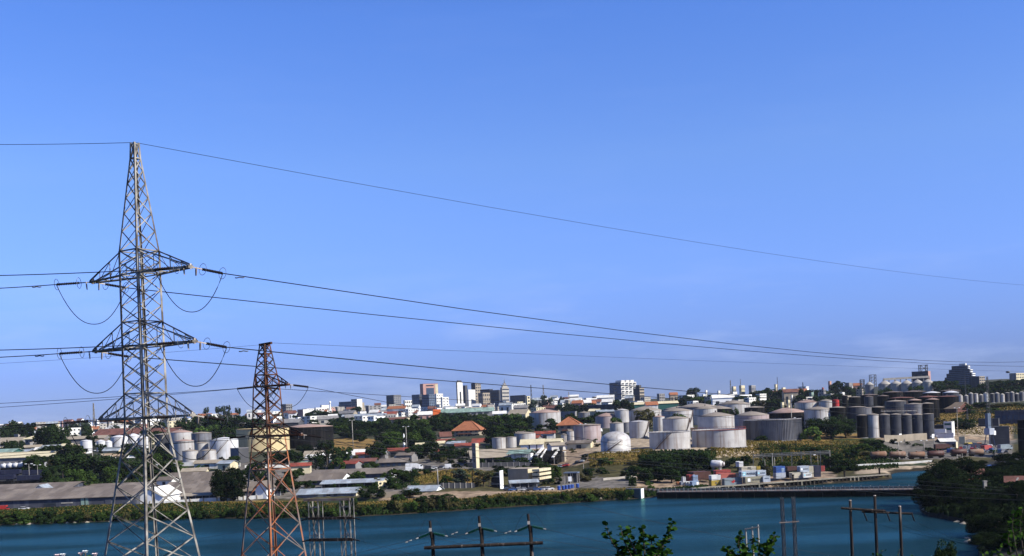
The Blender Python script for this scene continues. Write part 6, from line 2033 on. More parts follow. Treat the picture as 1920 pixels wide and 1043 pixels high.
# ------------------------------------------------------------------ railway wagons, cars, lamps
def tank_wagon(px0, px1, row, D, m, base, group, yaw=4.0, box=False):
    L = (px1 - px0) * D / F
    c = P((px0 + px1) / 2, row, D)
    r = thing('tank_wagon' if not box else 'freight_wagon', (c.x, D, gz(c.x, D) + 0.1), math.radians(yaw), base=base, cat='railway wagon', group=group, px=(px0 + px1) / 2, py=row)
    if box:
        build('body', MB().box((0, 0, 2.1), (L * 0.94, 2.8, 2.3)), m, r)
        ubox('sliding_door', r, m, (0, -1.45, 2.1), (L * 0.25, 0.1, 2.1))
    else:
        o = build('barrel', MB().lathe([(0, -L * 0.46), (0.9, -L * 0.455), (1.35, -L * 0.42), (1.35, L * 0.42), (0.9, L * 0.455), (0, L * 0.46)], 20), m, r, (0, 0, 2.35))
        o.rotation_euler = (0, math.pi / 2, 0)
        bar('dome', r, m, (0, 0, 3.6), (0, 0, 4.1), 1.0, kind='cyl')
    ubox('underframe', r, M['black'], (0, 0, 0.95), (L * 0.96, 2.2, 0.35))
    for x in (-0.36, -0.24, 0.24, 0.36):
        for y in (-0.8, 0.8):
            o = obj('wheel', unit('cyl', M['black']), r, (x * L, y + 0.08, 0.5))
            o.rotation_euler = (math.pi / 2, 0, 0)
            o.scale = (0.95, 0.95, 0.16)
    return r
WG = 'rusty wagons on the track above the creek'
for i, (a, b, k) in enumerate(((1631, 1664, 'wagon'), (1666, 1700, 'wagon'), (1702, 1736, 'wagon'), (1738, 1772, 'c_brown'), (1782, 1814, 'c_brown'), (1816, 1846, 'wagon'))):
    tank_wagon(a, b, 864, 546 + i * 2.5, M[k], 'rust-brown tank wagon' if k == 'wagon' else 'dark brown tank wagon', WG)
WL = 'white tank wagons in the left rail yard'
for i in range(4):
    tank_wagon(2 + 11 * i, 12.6 + 11 * i, 875, 634, M['aluw'], f'{("first", "second", "third", "fourth")[i]} white tank wagon from the left edge', WL, yaw=0)
for i, (a, b, row, D_, k) in enumerate(((-20, 34, 909, 500, 'c_orange'), (-30, 30, 893, 560, 'c_navy'), (32, 80, 891, 560, 'c_navy'), (-20, 40, 884, 590, 'c_navy'), (42, 95, 882, 590, 'c_navy'), (-25, 28, 900, 530, 'black'), (30, 76, 899, 530, 'black'))):
    tank_wagon(a, b, row, D_, M['redroof'] if k == 'c_orange' else M[k], 'long red-roofed wagon' if k == 'c_orange' else 'long dark freight wagon', 'dark wagons in the left rail yard', yaw=1, box=True)

def car_meshes():
    b = MB()
    prof = [(-2.1, 0.35), (2.1, 0.35), (2.15, 0.75), (1.9, 0.92), (1.0, 0.98), (-1.95, 0.98), (-2.15, 0.8)]
    b.prism(prof, -0.85, 0.85)
    c = MB()
    n = [(1.0, 0.98), (0.45, 1.45), (-1.2, 1.47), (-1.8, 0.98)]
    c.add([(x, -0.78, z) if z < 1 else (x, -0.62, z) for x, z in n] + [(x, 0.78, z) if z < 1 else (x, 0.62, z) for x, z in n], [(0, 1, 2, 3), (7, 6, 5, 4), (0, 4, 5, 1), (1, 5, 6, 2), (2, 6, 7, 3)])
    return b, c
CARB, CARC = car_meshes()
CARM = {}
def car(px, row, D, col, base, group, rz=0.0, van=False):
    c = P(px, row, D)
    r = thing('van' if van else 'car', (c.x, D, gz(c.x, D) + 0.03), rz, base=base, cat='van' if van else 'car', group=group, px=px, py=row)
    if col not in CARM:
        m = mat('car_paint_' + col, dict(white=(0.75, 0.75, 0.73), silver=(0.42, 0.44, 0.46), red=(0.5, 0.04, 0.03), blue=(0.04, 0.12, 0.35), dark=(0.03, 0.03, 0.035), beige=(0.5, 0.44, 0.33))[col], rough=0.3, spec=0.5, scale=0.5)
        CARM[col] = (CARB.mesh('body_' + col, m), m)
    body = obj('body', CARM[col][0], r)
    if van:
        ubox('load_body', r, CARM[col][1], (-0.5, 0, 1.5), (3.2, 1.75, 1.5))
        ubox('windscreen', r, M['glass'], (1.15, 0, 1.35), (0.12, 1.5, 0.7))
    else:
        if 'cab' not in CARM:
            CARM['cab'] = CARC.mesh('cabin_glass', M['glass'])
        obj('cabin', CARM['cab'], r)
        ubox('roof', r, CARM[col][1], (-0.38, 0, 1.48), (1.7, 1.26, 0.05))
    for x in (-1.35, 1.3):
        for y in (-0.86, 0.7):
            o = obj('wheel', unit('cyl', M['rubber']), r, (x, y + 0.16, 0.32))
            o.rotation_euler = (math.pi / 2, 0, 0)
            o.scale = (0.64, 0.64, 0.18)
    return r
rnd = random.Random(12)
CN = dict(white='white', silver='silver', red='red', blue='blue', dark='dark', beige='beige')
CG = 'cars parked in the yard below the crane'
for i in range(46):
    row_ = i % 3
    px = 1780 + (i // 3) * 7.2 + rnd.uniform(-2, 2)
    D_ = 585 + row_ * 13 + rnd.uniform(-2, 2)
    col = rnd.choice(['white', 'white', 'silver', 'silver', 'silver', 'blue', 'dark', 'beige', 'red'])
    v = rnd.random() < 0.2
    car(px, 846 - row_ * 4, D_, col, f'{CN[col]} parked {"van" if v else "car"}', CG, rz=1.2 + rnd.uniform(-0.25, 0.25), van=v)
CG2 = 'vehicles parked before the beige building'
for i, (px, col) in enumerate(((953, 'dark'), (963, 'blue'), (974, 'white'), (984, 'silver'), (996, 'dark'), (1006, 'blue'), (1019, 'silver'), (1029, 'white'))):
    car(px, 914, 441, col, f'{CN[col]} car', CG2, rz=rnd.uniform(-0.2, 0.2))
CG3 = 'vehicles on the road above the embankment'
for i, (px, col, v) in enumerate(((764, 'white', True), (773, 'silver', False), (782, 'dark', False), (800, 'dark', True), (812, 'white', False), (826, 'dark', False), (838, 'white', True), (846, 'silver', False), (872, 'dark', False), (880, 'dark', True))):
    car(px, 873, 548 + (i % 3) * 5, col, f'{CN[col]} {"van" if v else "car"}', CG3, rz=rnd.choice([0.05, 3.2]), van=v)
CG4 = 'bright vehicles beside the plain beige block'
for px, col in ((1030, 'blue'), (1049, 'silver'), (1052, 'white'), (1058, 'red'), (1063, 'red'), (1082, 'dark'), (1092, 'silver')):
    car(px, 865, 545, col, f'{CN[col]} car', CG4, rz=1.3)
car(8, 955, 437, 'red', 'red van', 'vehicles at the long warehouse', rz=0.0, van=True)
car(45, 953, 437, 'white', 'white car', 'vehicles at the long warehouse')

# bus
def lorry(px, row, D, m, base, L=9.0, rz=0.0, cabm='purewhite'):
    c = P(px, row, D)
    r = thing('lorry', (c.x, D, gz(c.x, D)), rz, base=base, cat='lorry', group='lorries and buses in the yards', px=px, py=row)
    build('cargo_box', MB().box((-1.0, 0, 2.1), (L - 2.4, 2.4, 2.5)), m, r)
    build('cab', MB().prism([(L / 2 - 2.1, 0.6), (L / 2, 0.6), (L / 2, 1.6), (L / 2 - 0.4, 2.7), (L / 2 - 2.1, 2.7)], -1.15, 1.15), M[cabm], r)
    ubox('windscreen', r, M['glass'], (L / 2 - 0.75, 0, 2.15), (1.0, 2.34, 0.7))
    ubox('chassis', r, M['black'], (0, 0, 0.7), (L - 0.4, 1.6, 0.3))
    for x in (-0.36, -0.22, 0.36):
        for y in (-1.05, 0.85):
            o = obj('wheel', unit('cyl', M['rubber']), r, (x * L, y + 0.26, 0.5))
            o.rotation_euler = (math.pi / 2, 0, 0)
            o.scale = (1.0, 1.0, 0.3)
lorry(776, 868, 556, M['c_white'], 'white lorry', 9, 0.05)
lorry(752, 856, 610, M['c_white'], 'white lorry', 8, 0.3)
lorry(1816, 837, 618, M['c_yellow'], 'yellow lorry', 9, 0.9, 'yellow')
lorry(1836, 834, 622, M['c_orange'], 'orange lorry', 8, 1.2, 'orange')
lorry(1850, 843, 606, M['c_red'], 'bright red lorry', 8, 0.6, 'red')
lorry(1856, 833, 612, M['c_white'], 'white lorry', 6, 1.1)
lorry(1768, 838, 606, M['c_brown'], 'brown lorry', 10, 0.1, 'c_brown')
lorry(1826, 840, 612, M['c_navy'], 'dark blue lorry', 10, 0.2, 'c_navy')
lorry(1884, 838, 606, M['c_grey'], 'grey lorry', 9, 0.4, 'c_grey')

def lamp(px, top, base_row, D, label=None, base=None, r=0.18, arms=2, lm=None):
    p = P(px, top, D)
    g_ = gz(p.x, D)
    t = thing('lamp_post', (p.x, D, g_ - 0.3), label=label, base=base, cat='lamp post', px=px, py=(top + base_row) / 2, lm=lm, group='tall lamp and signal posts')
    h = p.z - g_ + 0.3
    build('pole', MB().tube([(0, 0, 0), (0, 0, h)], r, 7, taper=r * 0.6), M['concrete'], t)
    for s in (-1, 1)[:arms]:
        bar('arm', t, M['steel'], (0, 0, h - 0.1), (s * 1.3, -0.2, h + 0.1), 0.12, kind='box')
        ubox('lamp_head', t, M['purewhite'], (s * 1.5, -0.25, h + 0.05), (0.9, 0.5, 0.3))
lamp(660, 788, 828, 740, label='tall pale lamp post with two heads on the grassy knoll', r=0.3, lm='two-headed lamp post')
lamp(761, 800, 850, 660, base='thin dark lamp post', r=0.25)
lamp(820, 878, 915, 462, base='stout dark post', r=0.3, arms=0)
lamp(1094, 870, 900, 500, base='thin grey post', r=0.16, arms=0)
lamp(1093, 795, 842, 640, base='thin grey lamp post', r=0.16)
lamp(173, 845, 885, 600, base='thin pale lamp post', r=0.18)
lamp(54, 870, 905, 560, base='thin pale lamp post', r=0.15)
lamp(70, 872, 905, 562, base='thin pale lamp post', r=0.15)
lamp(1483, 757, 785, 720, base='slim grey mast', r=0.35, arms=0)
lamp(1684, 829, 857, 590, base='pale yard lamp post', r=0.3)
lamp(1732, 826, 852, 600, base='pale yard lamp post', r=0.3)
lamp(1751, 818, 850, 610, base='pale yard lamp post', r=0.25)
lamp(1794, 765, 815, 690, base='pale yard lamp post', r=0.2)
lamp(1533, 853, 880, 500, base='small white-headed lamp post', r=0.1, arms=1)
lamp(1434, 862, 885, 500, base='thin pale post', r=0.16, arms=0)
lamp(1452, 858, 885, 505, base='thin pale post', r=0.16, arms=0)
lamp(1795, 852, 880, 520, base='thin dark post', r=0.15, arms=0)
lamp(1804, 850, 880, 520, base='thin dark post', r=0.15, arms=0)
lamp(1866, 838, 880, 470, base='thin pale post', r=0.12, arms=0)

def radio_mast(px, top, D, w, base=None, label=None, dark=False):
    p = P(px, top, D)
    g_ = gz(p.x, D)
    h = p.z - g_
    t = thing('radio_mast', (p.x, D, g_), 0.4, base=base, label=label, cat='mast', group='thin masts on the skyline', px=px, py=top + 12)
    m = M['steel'] if dark else M['galv']
    W = w * D / F
    for c in ((-1, -1), (1, -1), (0, 1)):
        bar('leg', t, m, (c[0] * W / 2, c[1] * W / 2, 0), (c[0] * W * 0.12, c[1] * W * 0.12, h), max(0.18, W * 0.16), kind='box')
    n = 7
    for i in range(n):
        z0, z1 = h * i / n, h * (i + 1) / n
        s0, s1 = lerp(W / 2, W * 0.12, i / n), lerp(W / 2, W * 0.12, (i + 1) / n)
        for (a, b) in (((-1, -1), (1, -1)), ((1, -1), (0, 1)), ((0, 1), (-1, -1))):
            if i % 2:
                a, b = b, a
            bar('lacing', t, m, (a[0] * s0, a[1] * s0, z0), (b[0] * s1, b[1] * s1, z1), max(0.12, W * 0.09), kind='box')
for px, top, D_, w, dk in ((995, 722, 1500, 4, 1), (1018, 722, 1900, 4, 0), (1066, 735, 1700, 3, 0), (1369, 713, 1500, 3.5, 0), (1388, 711, 1600, 2, 0), (1457, 707, 1400, 2, 1), (1505, 717, 1350, 3.5, 1), (1614, 712, 1250, 3, 1), (1806, 762, 900, 3, 1),
                           (1813, 765, 760, 4, 1), (1809, 700, 1100, 2.5, 1), (1896, 700, 1250, 3, 1), (175, 756, 1300, 5, 0), (1305, 725, 1500, 2, 1)):
    radio_mast(px, top, D_, w, base='thin ' + ('dark' if dk else 'pale') + ' lattice mast', dark=bool(dk))
bx = thing('water_tank_mast', P(1890, 700, 1250), label='dish-like dark tank on top of a thin mast at the right', cat='tank', px=1890, py=700)
build('bowl', MB().lathe([(0, 0), (2.2, 0.6), (2.4, 2.2), (0, 2.6)], 14), M['steel'], bx)
mon = P(757, 815, 700)
t = thing('monument', (mon.x, 700, gz(mon.x, 700)), label='slim white obelisk monument among dark trees', cat='monument', px=757, py=823, lm='slim white obelisk')
build('shaft', MB().lathe([(1.1, 0), (1.1, 1.0), (0.75, 1.2), (0.4, mon.z - gz(mon.x, 700)), (0, mon.z - gz(mon.x, 700) + 0.8)], 4), M['purewhite'], t)
build('plinth', MB().box((0, 0, -0.2), (3.0, 3.0, 1.0)), M['concrete'], t)
# ------------------------------------------------------------------ the city on the skyline
BK = lambda *a, **k: block('tower_block', 'building', *a, **k)
BK(633, 658, 660, 753, D=2100, wall='bluegrey', roof='grey', dm=25, rows=4, cl=10, ws=(0.6, 0.35), stuff=True, label='long blue-grey slab block on the skyline, left', lm='blue-grey slab')
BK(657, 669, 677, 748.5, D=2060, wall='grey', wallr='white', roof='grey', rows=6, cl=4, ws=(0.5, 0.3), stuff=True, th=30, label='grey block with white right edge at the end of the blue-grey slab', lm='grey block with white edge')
BK(676, 678, 682, 755, D=2080, wall='beige', roof='grey', th=30, label='low tan annexe right of the grey block with white edge')
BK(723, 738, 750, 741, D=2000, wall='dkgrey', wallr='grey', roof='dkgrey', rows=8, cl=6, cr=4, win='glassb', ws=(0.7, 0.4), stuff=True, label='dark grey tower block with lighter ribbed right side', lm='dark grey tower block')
BK(756, 759, 771, 751, D=1950, wall='white', roof='grey', rows=3, cr=4, stuff=True, label='small white flat block right of the dark grey tower block', lm='small white flat block')
BK(771, 786, 790, 740, D=1900, wall='bluegrey', wallr='dkgrey', roof='dkgrey', rows=7, cl=4, cr=2, win='glassb', ws=(0.6, 0.4), stuff=True, label='blue-grey block left of the pink tower', lm='blue-grey block by the pink tower')
BK(790, 804, 817, 740, D=1880, wall='bluegrey', wallr='bluegrey', roof='dkgrey', rows=7, cl=4, cr=4, win='glass', ws=(0.5, 0.5), stuff=True, label='dark blue block with pale piers in front of the pink tower', lm='pale-piered dark block')
r, w, d, h = BK(786, 793, 820, 720, D=2050, wall='pink', roof='brownroof', th=62, label='pink tower block with a big grey glass front, tallest near the middle', lm='pink tower')
ubox('glass_front', r, M['glassb'], (w / 2 + 0.1, -d * 0.04, h * 0.66), (0.5, d * 0.52, h * 0.36))
ubox('cream_strip', r, M['cream'], (w / 2 + 0.1, d * 0.40, h * 0.5), (0.5, d * 0.18, h * 0.95))
ubox('slot', r, M['glass'], (w / 2 + 0.12, -d * 0.05, h * 0.93), (0.5, d * 0.5, h * 0.04))
BK(815, 818, 829, 738.5, D=1820, wall='white', roof='white', rows=6, cr=3, stuff=True, ws=(0.35, 0.3), th=24, label='bright white block at the foot of the pink tower, taller part', lm='bright white block')
BK(826, 829, 840, 745, D=1800, wall='white', roof='white', rows=5, cr=2, stuff=True, ws=(0.35, 0.3), th=24, label='bright white block at the foot of the pink tower, lower part')
r, w, d, h = BK(855, 857, 866, 717, D=1950, wall='dkgrey', wallr='white', roof='dkgrey', th=20, label='slender white tower with dark cap and a dark middle strip', lm='slender white tower')
ubox('window_strip', r, M['glass'], (w / 2 + 0.25, 0, h * 0.42), (0.3, d * 0.25, h * 0.5))
ubox('cap', r, M['dkgrey'], (0, 0, h + 1.5), (w * 0.9, d * 0.7, 4.0))
BK(865, 872, 876, 723, D=1980, wall='dkgrey', roof='dkgrey', rows=8, cl=3, win='glassb', stuff=True, label='dark tower right behind the slender white one', lm='dark tower behind the white one')
BK(876, 878, 890, 731, D=1880, wall='white', roof='white', rows=5, cr=0, label='plain white block with blank wall between the dark towers', lm='blank white block', th=22)
BK(883, 891, 901, 719, D=2060, wall='dkgrey', wallr='beige', roof='dkgrey', rows=9, cl=3, cr=3, win='glass', stuff=True, label='dark brown stepped tower left of the navy slab', lm='dark brown tower')
BK(900, 918, 924, 730, D=2000, wall='navy', roof='navy', rows=5, cl=8, win='glassb', ws=(0.8, 0.4), stuff=True, label='dark navy slab with a sloping roof', lm='navy slab')
BK(915, 935, 938, 731.5, D=1940, wall='navy', roof='blue', rows=6, cl=6, win='glassb', stuff=True, ws=(0.7, 0.3), label='navy slab, right wing', lm='navy right wing')
BK(896, 905, 918, 737, D=1880, wall='grey', wallr='beige', roof='grey', rows=4, cl=4, cr=4, stuff=True, label='grey-brown block in front of the navy slab', lm='grey-brown block')
r, w, d, h = BK(938, 941, 954, 727, D=1980, wall='grey', wallr='concrete', roof='grey', rows=6, cr=1, ws=(0.95, 0.35), th=24, label='grey banded tower stepping up to a small spire', lm='banded spire tower')
ubox('upper_storey', r, M['concrete'], (0, 0, h + 2), (w * 0.7, d * 0.7, 4))
ubox('top_storey', r, M['grey'], (0, 0, h + 6), (w * 0.4, d * 0.4, 4))
build('spire', MB().lathe([(1.4, h + 8), (0.9, h + 10), (0.1, h + 17), (0, h + 17.2)], 8), M['steel'], r)
BK(927, 943, 949, 752, D=1650, wall='bluegrey', roof='grey', rows=5, cl=5, cr=2, win='glass', stuff=True, label='blue-grey block above the white gabled house', lm='blue-grey block over the gabled house')
BK(948, 951, 964, 757, D=1600, wall='grey', wallr='white', roof='white', rows=3, cr=3, stuff=True, label='white block right of the blue-grey one', lm='white block by the blue-grey one')
BK(962, 964, 986, 757, D=1620, wall='white', roof='white', rows=2, cr=6, stuff=True, label='long white block left of the cream tower', lm='long white block')
BK(985, 988, 994, 743, D=1580, wall='cream', wallr='cream', roof='grey', rows=5, cr=1, stuff=True, label='slim cream tower on the skyline above the broad pink-coned tank', lm='slim cream tower')
BK(976, 978, 1001, 763, D=1540, wall='white', roof='white', rows=2, cr=8, stuff=True, label='white strip-windowed block below the slim cream tower', lm='white strip-windowed block')
BK(956, 984, 986, 741, D=2200, wall='navy', roof='grey', dm=20, rows=2, cl=8, win='glassb', stuff=True, label='low dark slab on the skyline left of the slim cream tower')
# long shed with the orange board
gable('market_hall', 'hall', 818, 926, 773, 766, 26, D=1420, yaw=3, roof='greentin', wall='grey', label='very long pale green-roofed hall under the city towers', lm='long green-roofed hall', doors=[('window', 'glass', 0.06 + 0.11 * i, 0.14 + 0.11 * i, 0.5, 0.85) for i in range(8)])
ob = P(819, 773, 1390)
t = thing('billboard', (ob.x, 1390, gz(ob.x, 1390)), math.radians(5), label='big plain orange board at the left end of the long green-roofed hall', cat='billboard', px=819, py=773, lm='orange board')
zt = P(819, 767.5, 1390).z - t.location.z
zb_ = P(819, 780, 1390).z - t.location.z
build('board', MB().box((0, 0, (zt + zb_) / 2), (9.6, 0.8, zt - zb_)), M['orange'], t)
for x in (-3.5, 3.5):
    ubox('post', t, M['steel'], (x, 0.7, zt / 2), (0.5, 0.5, zt))
block('building', 'building', 786, 810, 813, 770, D=1440, wall='dkgrey', roof='grey', dm=14, rows=2, cl=8, stuff=True, label='dark low block left of the orange board', lm='dark low block')
gable('house', 'house', 924, 949, 776, 771, 14, D=1250, yaw=0, roof='white', wall='purewhite', label='white house with a row of small gables and dark windows', lm='white many-gabled house', doors=[('window', 'glass', 0.1 + 0.22 * i, 0.2 + 0.22 * i, 0.35, 0.7) for i in range(4)])
gable('house', 'house', 952, 985, 777, 768, 18, D=1230, yaw=-25, roof='beige', wall='cream', gw='cream', label='tan-roofed hall with a cream gable right of the many-gabled house', lm='cream-gabled hall')
gable('house', 'house', 684, 722, 780, 776, 16, D=1300, yaw=-4, roof='tin', wall='purewhite', label='white house with pale flat roof above the dark trees', lm='white pale-roofed house', doors=[('window', 'glass', 0.25, 0.33, 0.3, 0.7), ('window', 'glass', 0.5, 0.58, 0.3, 0.7)])
gable('house', 'house', 719, 743, 778, 772, 14, D=1310, yaw=-4, roof='redroof', wall='white', label='white house with a bright red roof on the hillside', lm='red-roofed white house', doors=[('window', 'glass', 0.15 + 0.25 * i, 0.25 + 0.25 * i, 0.3, 0.75) for i in range(3)])
gable('house', 'house', 640, 690, 781, 777, 16, D=1320, yaw=-4, roof='tin', wall='grey', label='long house with grey-blue tin roof above the dark trees', lm='long tin-roofed house')
gable('house', 'house', 724, 760, 787, 783, 14, D=1150, yaw=-4, roof='brownroof', wall='grey', label='brown-roofed house with dark windows among the trees', lm='brown-roofed house', doors=[('window', 'glass', 0.08 + 0.23 * i, 0.16 + 0.23 * i, 0.3, 0.7) for i in range(4)])
block('house', 'house', 760, 763, 773, 784, D=1140, wall='cream', roof='cream', rows=2, cr=3, label='cream house with open verandah right of the brown-roofed house', lm='cream verandah house')
gable('house', 'house', 515, 560, 793, 786, 18, D=1150, yaw=-6, roof='grey', wall='dkgrey', label='wide grey-roofed hall above the huge black tank', lm='wide grey-roofed hall')
block('house', 'house', 556, 568, 575, 768, D=1500, wall='pink', wallr='white', roof='white', label='brown-and-white block above the dark trees', lm='brown-and-white block', th=30)
block('house', 'house', 525, 536, 545, 758, D=1900, wall='grey', wallr='grey', roof='grey', rows=5, cl=4, cr=3, stuff=True, label='plain grey block on the skyline right of the rusty tower', lm='plain grey skyline block')
block('house', 'house', 589, 592, 609, 765, D=1600, wall='white', roof='white', rows=2, cr=4, stuff=True, label='white house with dark windows on the skyline', lm='white skyline house')
block('house', 'house', 600, 603, 614, 760, D=1640, wall='white', roof='brownroof', rows=1, cr=3, stuff=True, label='white house with reddish roof on the skyline')
wt = thing('water_tower', P(619, 762, 1600), label='small white water tower bulb on the skyline', cat='water tower', px=619, py=757)
build('bulb', MB().lathe([(0, 3), (1.3, 4), (1.6, 6), (0.9, 7.4), (0, 7.8)], 12), M['purewhite'], wt)
build('stem', MB().lathe([(1.6, -6), (0.9, 0), (0.9, 4)], 10), M['purewhite'], wt)

# white hotel
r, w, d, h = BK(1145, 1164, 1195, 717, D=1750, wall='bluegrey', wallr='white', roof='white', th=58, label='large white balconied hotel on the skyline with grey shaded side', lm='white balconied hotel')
for i in range(3):
    ubox('roof_pavilion', r, M['white'], (w * 0.2, d * (-0.32 + 0.3 * i), h + 1.5), (w * 0.5, d * 0.22, 3.4))
for i in range(5):
    for k in range(4):
        z, y = h * (0.96 - 0.165 * i), (-0.5 + (k + 0.5) / 4) * d
        ubox('window', r, M['glass'], (w / 2 + 0.15, y, z - 1.1), (0.4, d / 4 * 0.66, 2.0))
        ubox('balcony', r, M['white'], (w / 2 + 0.9, y, z - 2.6), (1.8, d / 4 * 0.72, 0.9))
    ubox('window', r, M['glass'], (0, -d / 2 - 0.1, h * (0.94 - 0.165 * i) - 1.2), (w * 0.3, 0.4, 2.2))
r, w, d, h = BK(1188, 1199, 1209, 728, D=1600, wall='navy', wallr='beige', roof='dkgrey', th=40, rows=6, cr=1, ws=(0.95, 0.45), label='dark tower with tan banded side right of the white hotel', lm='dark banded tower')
ubox('upper_storey', r, M['dkgrey'], (0, 0, h + 2.2), (w * 0.5, d * 0.5, 5))
gable('hall', 'hall', 1178, 1272, 757.5, 753.5, 14, D=1220, yaw=2, roof='cream', wall='greenpaint', label='long hall with sunlit cream roof above the back tanks', lm='long cream-roofed hall')
block('building', 'building', 1105, 1154, 1157, 758, D=1180, wall='navy', roof='white', dm=16, label='long dark building with a colonnade above the pink-coned tank', lm='colonnaded dark building')
cb0 = [o for o in bpy.data.objects if o.get('label', '').startswith('long dark building with a colonnade')][0]
for i in range(9):
    ubox('column', cb0, M['grey'], (-14 + 28 * i / 8, -8.5, 3), (0.9, 0.8, 7))
gable('house', 'house', 1104, 1122, 771, 767, 12, D=1060, yaw=-15, roof='cream', wall='cream', gw='cream', label='cream gabled house below the colonnaded building', lm='cream gabled house')
gable('house', 'house', 1120, 1152, 772, 768.5, 14, D=1050, yaw=4, roof='tin', wall='dkgrey', label='blue tin-roofed shed below the colonnaded building', lm='blue tin-roofed shed')
block('house', 'house', 1050, 1078, 1082, 772, D=980, wall='grey', roof='tin', dm=12, label='grey flat block right of the broad pink-coned tank', lm='grey flat block')
# stepped building on the right
rt_ = thing('stepped_building', P(1803, 728, 1500), math.radians(-35), label='big dark stepped pyramid-like building with white balcony bands', cat='building', px=1802, py=705, lm='stepped pyramid building')
kz = 1500 / F
zb_ = gz(rt_.location.x, 1500)
rt_.location.z = zb_
for i, (row, w0, d0) in enumerate(((728, 56, 44), (721, 55, 43), (714, 52, 40), (707, 46, 36), (700, 38, 30), (693, 29, 23))):
    z0 = P(1803, row, 1500).z - zb_
    z1 = P(1803, row - 7, 1500).z - zb_
    if i == 0:
        z0 = -3
    W, Dp = w0 * kz, d0 * kz
    W *= 0.95
    ubox('storey', rt_, M['navy'], (0, 0, (z0 + z1) / 2), (W, Dp, z1 - z0))
    for s in (0.25, 0.75):
        z = z0 + (z1 - z0) * s
        ubox('balcony', rt_, M['purewhite'], (W / 2 + 0.6, -Dp * 0.1, z), (1.4, Dp * 0.66, 1.1))
        ubox('front_band', rt_, M['bluegrey'], (0, -Dp / 2 - 0.4, z), (W * 0.9, 1.0, 0.9))
ubox('penthouse', rt_, M['white'], (3, 0, P(1803, 684.5, 1500).z - zb_), (8, 8, 3.5))
r, w, d, h = BK(1823, 1836, 1853, 706, D=1420, wall='navy', wallr='beige', roof='beige', th=48, rows=5, cr=3, ws=(0.7, 0.5), label='brown banded block joined to the stepped building on its right', lm='brown banded block')
BK(1897, 1905, 1930, 700, D=1600, wall='grey', wallr='cream', roof='tan', th=52, rows=4, cr=5, ws=(0.5, 0.5), label='cream balconied block on the skyline at the right edge', lm='cream balconied block')
# hillside villas on the right-hand skyline
for (a, b, t, D_, w_, r_, lab) in (
        (1372, 1384, 725, 1650, 'cream', 'redroof', 'cream house with red roof on the wooded ridge'), (1386, 1402, 723, 1640, 'cream', 'white', 'cream flat-roofed house on top of the wooded ridge'),
        (1404, 1424, 723, 1630, 'grey', 'white', 'white-edged house among trees on the ridge'), (1370, 1388, 735, 1500, 'white', 'white', 'white terrace house below the ridge top'),
        (1322, 1328, 732, 1600, 'white', 'white', 'small white tower house left of the ridge'), (1316, 1326, 740, 1500, 'white', 'white', 'small white house left of the ridge'),
        (1345, 1353, 733, 1580, 'white', 'white', 'bright white cube house on the ridge slope'), (1452, 1462, 721, 1500, 'cream', 'tan', 'yellow tower house on the ridge'), (1465, 1478, 727, 1480, 'cream', 'white', 'cream flat house right of the yellow one'),
        (1460, 1478, 734, 1350, 'pink', 'tan', 'pinkish house among trees below the yellow one'), (1491, 1500, 730, 1400, 'beige', 'white', 'beige-and-white house by the pointed mast'), (1518, 1532, 736, 1300, 'greentin', 'greentin', 'pale green-roofed house in a dip of the ridge'),
        (1541, 1548, 727, 1450, 'redroof', 'redroof', 'red house below the wooded knoll'), (1544, 1552, 731, 1400, 'white', 'white', 'white house below the wooded knoll'), (1553, 1564, 715, 1550, 'pink', 'grey', 'brown house at the top of the wooded knoll'),
        (1575, 1592, 736, 1250, 'white', 'white', 'large white house right of the knoll'), (1586, 1610, 718, 1450, 'grey', 'grey', 'grey apartment house right of the knoll'), (1483, 1489, 741, 1150, 'white', 'white', 'small white kiosk above the cone tanks'),
        (1464, 1474, 755, 930, 'cream', 'cream', 'small cream house with arch above the black white-panelled tank'), (1476, 1484, 750, 960, 'cream', 'cream', 'tiny cream house above the cone tanks')):
    block('house', 'house', a, a + (b - a) * 0.25, b, t, D=D_, wall=w_, roof=r_, th=25, rows=2, cr=3, stuff=True, ws=(0.4, 0.35), label=lab, lm=lab if len(lab.split()) < 6 else None)

# the small houses of the town: too many to name one by one, each still a house of its own
hr = random.Random(77)
ZONES = [(-40, 150, 1150, 2300, 20), (150, 300, 1200, 2300, 17), (300, 470, 1250, 2200, 10), (470, 600, 1300, 2300, 18), (560, 800, 1150, 1500, 16), (600, 770, 1350, 2400, 36), (770, 940, 1450, 2300, 38), (940, 1080, 1450, 2400, 32), (1060, 1200, 1250, 2300, 34), (-30, 330, 950, 1400, 22), (1210, 1620, 1100, 1600, 20), (1000, 1215, 1250, 1700, 16), (1400, 1620, 1200, 1700, 12)]
HC = [('white', 'bright white'), ('purewhite', 'gleaming white'), ('purewhite', 'gleaming white'),  ('white', 'white'), ('white', 'white'), ('white', 'white'), ('cream', 'cream'), ('beige', 'beige'), ('grey', 'grey'), ('concrete', 'pale grey'), ('pink', 'pinkish'), ('concrete', 'pale')]
RC = [('white', 'white flat'), ('tin', 'pale tin'), ('brownroof', 'brown'), ('terracotta', 'orange'), ('grey', 'grey flat'), ('white', 'white flat')]
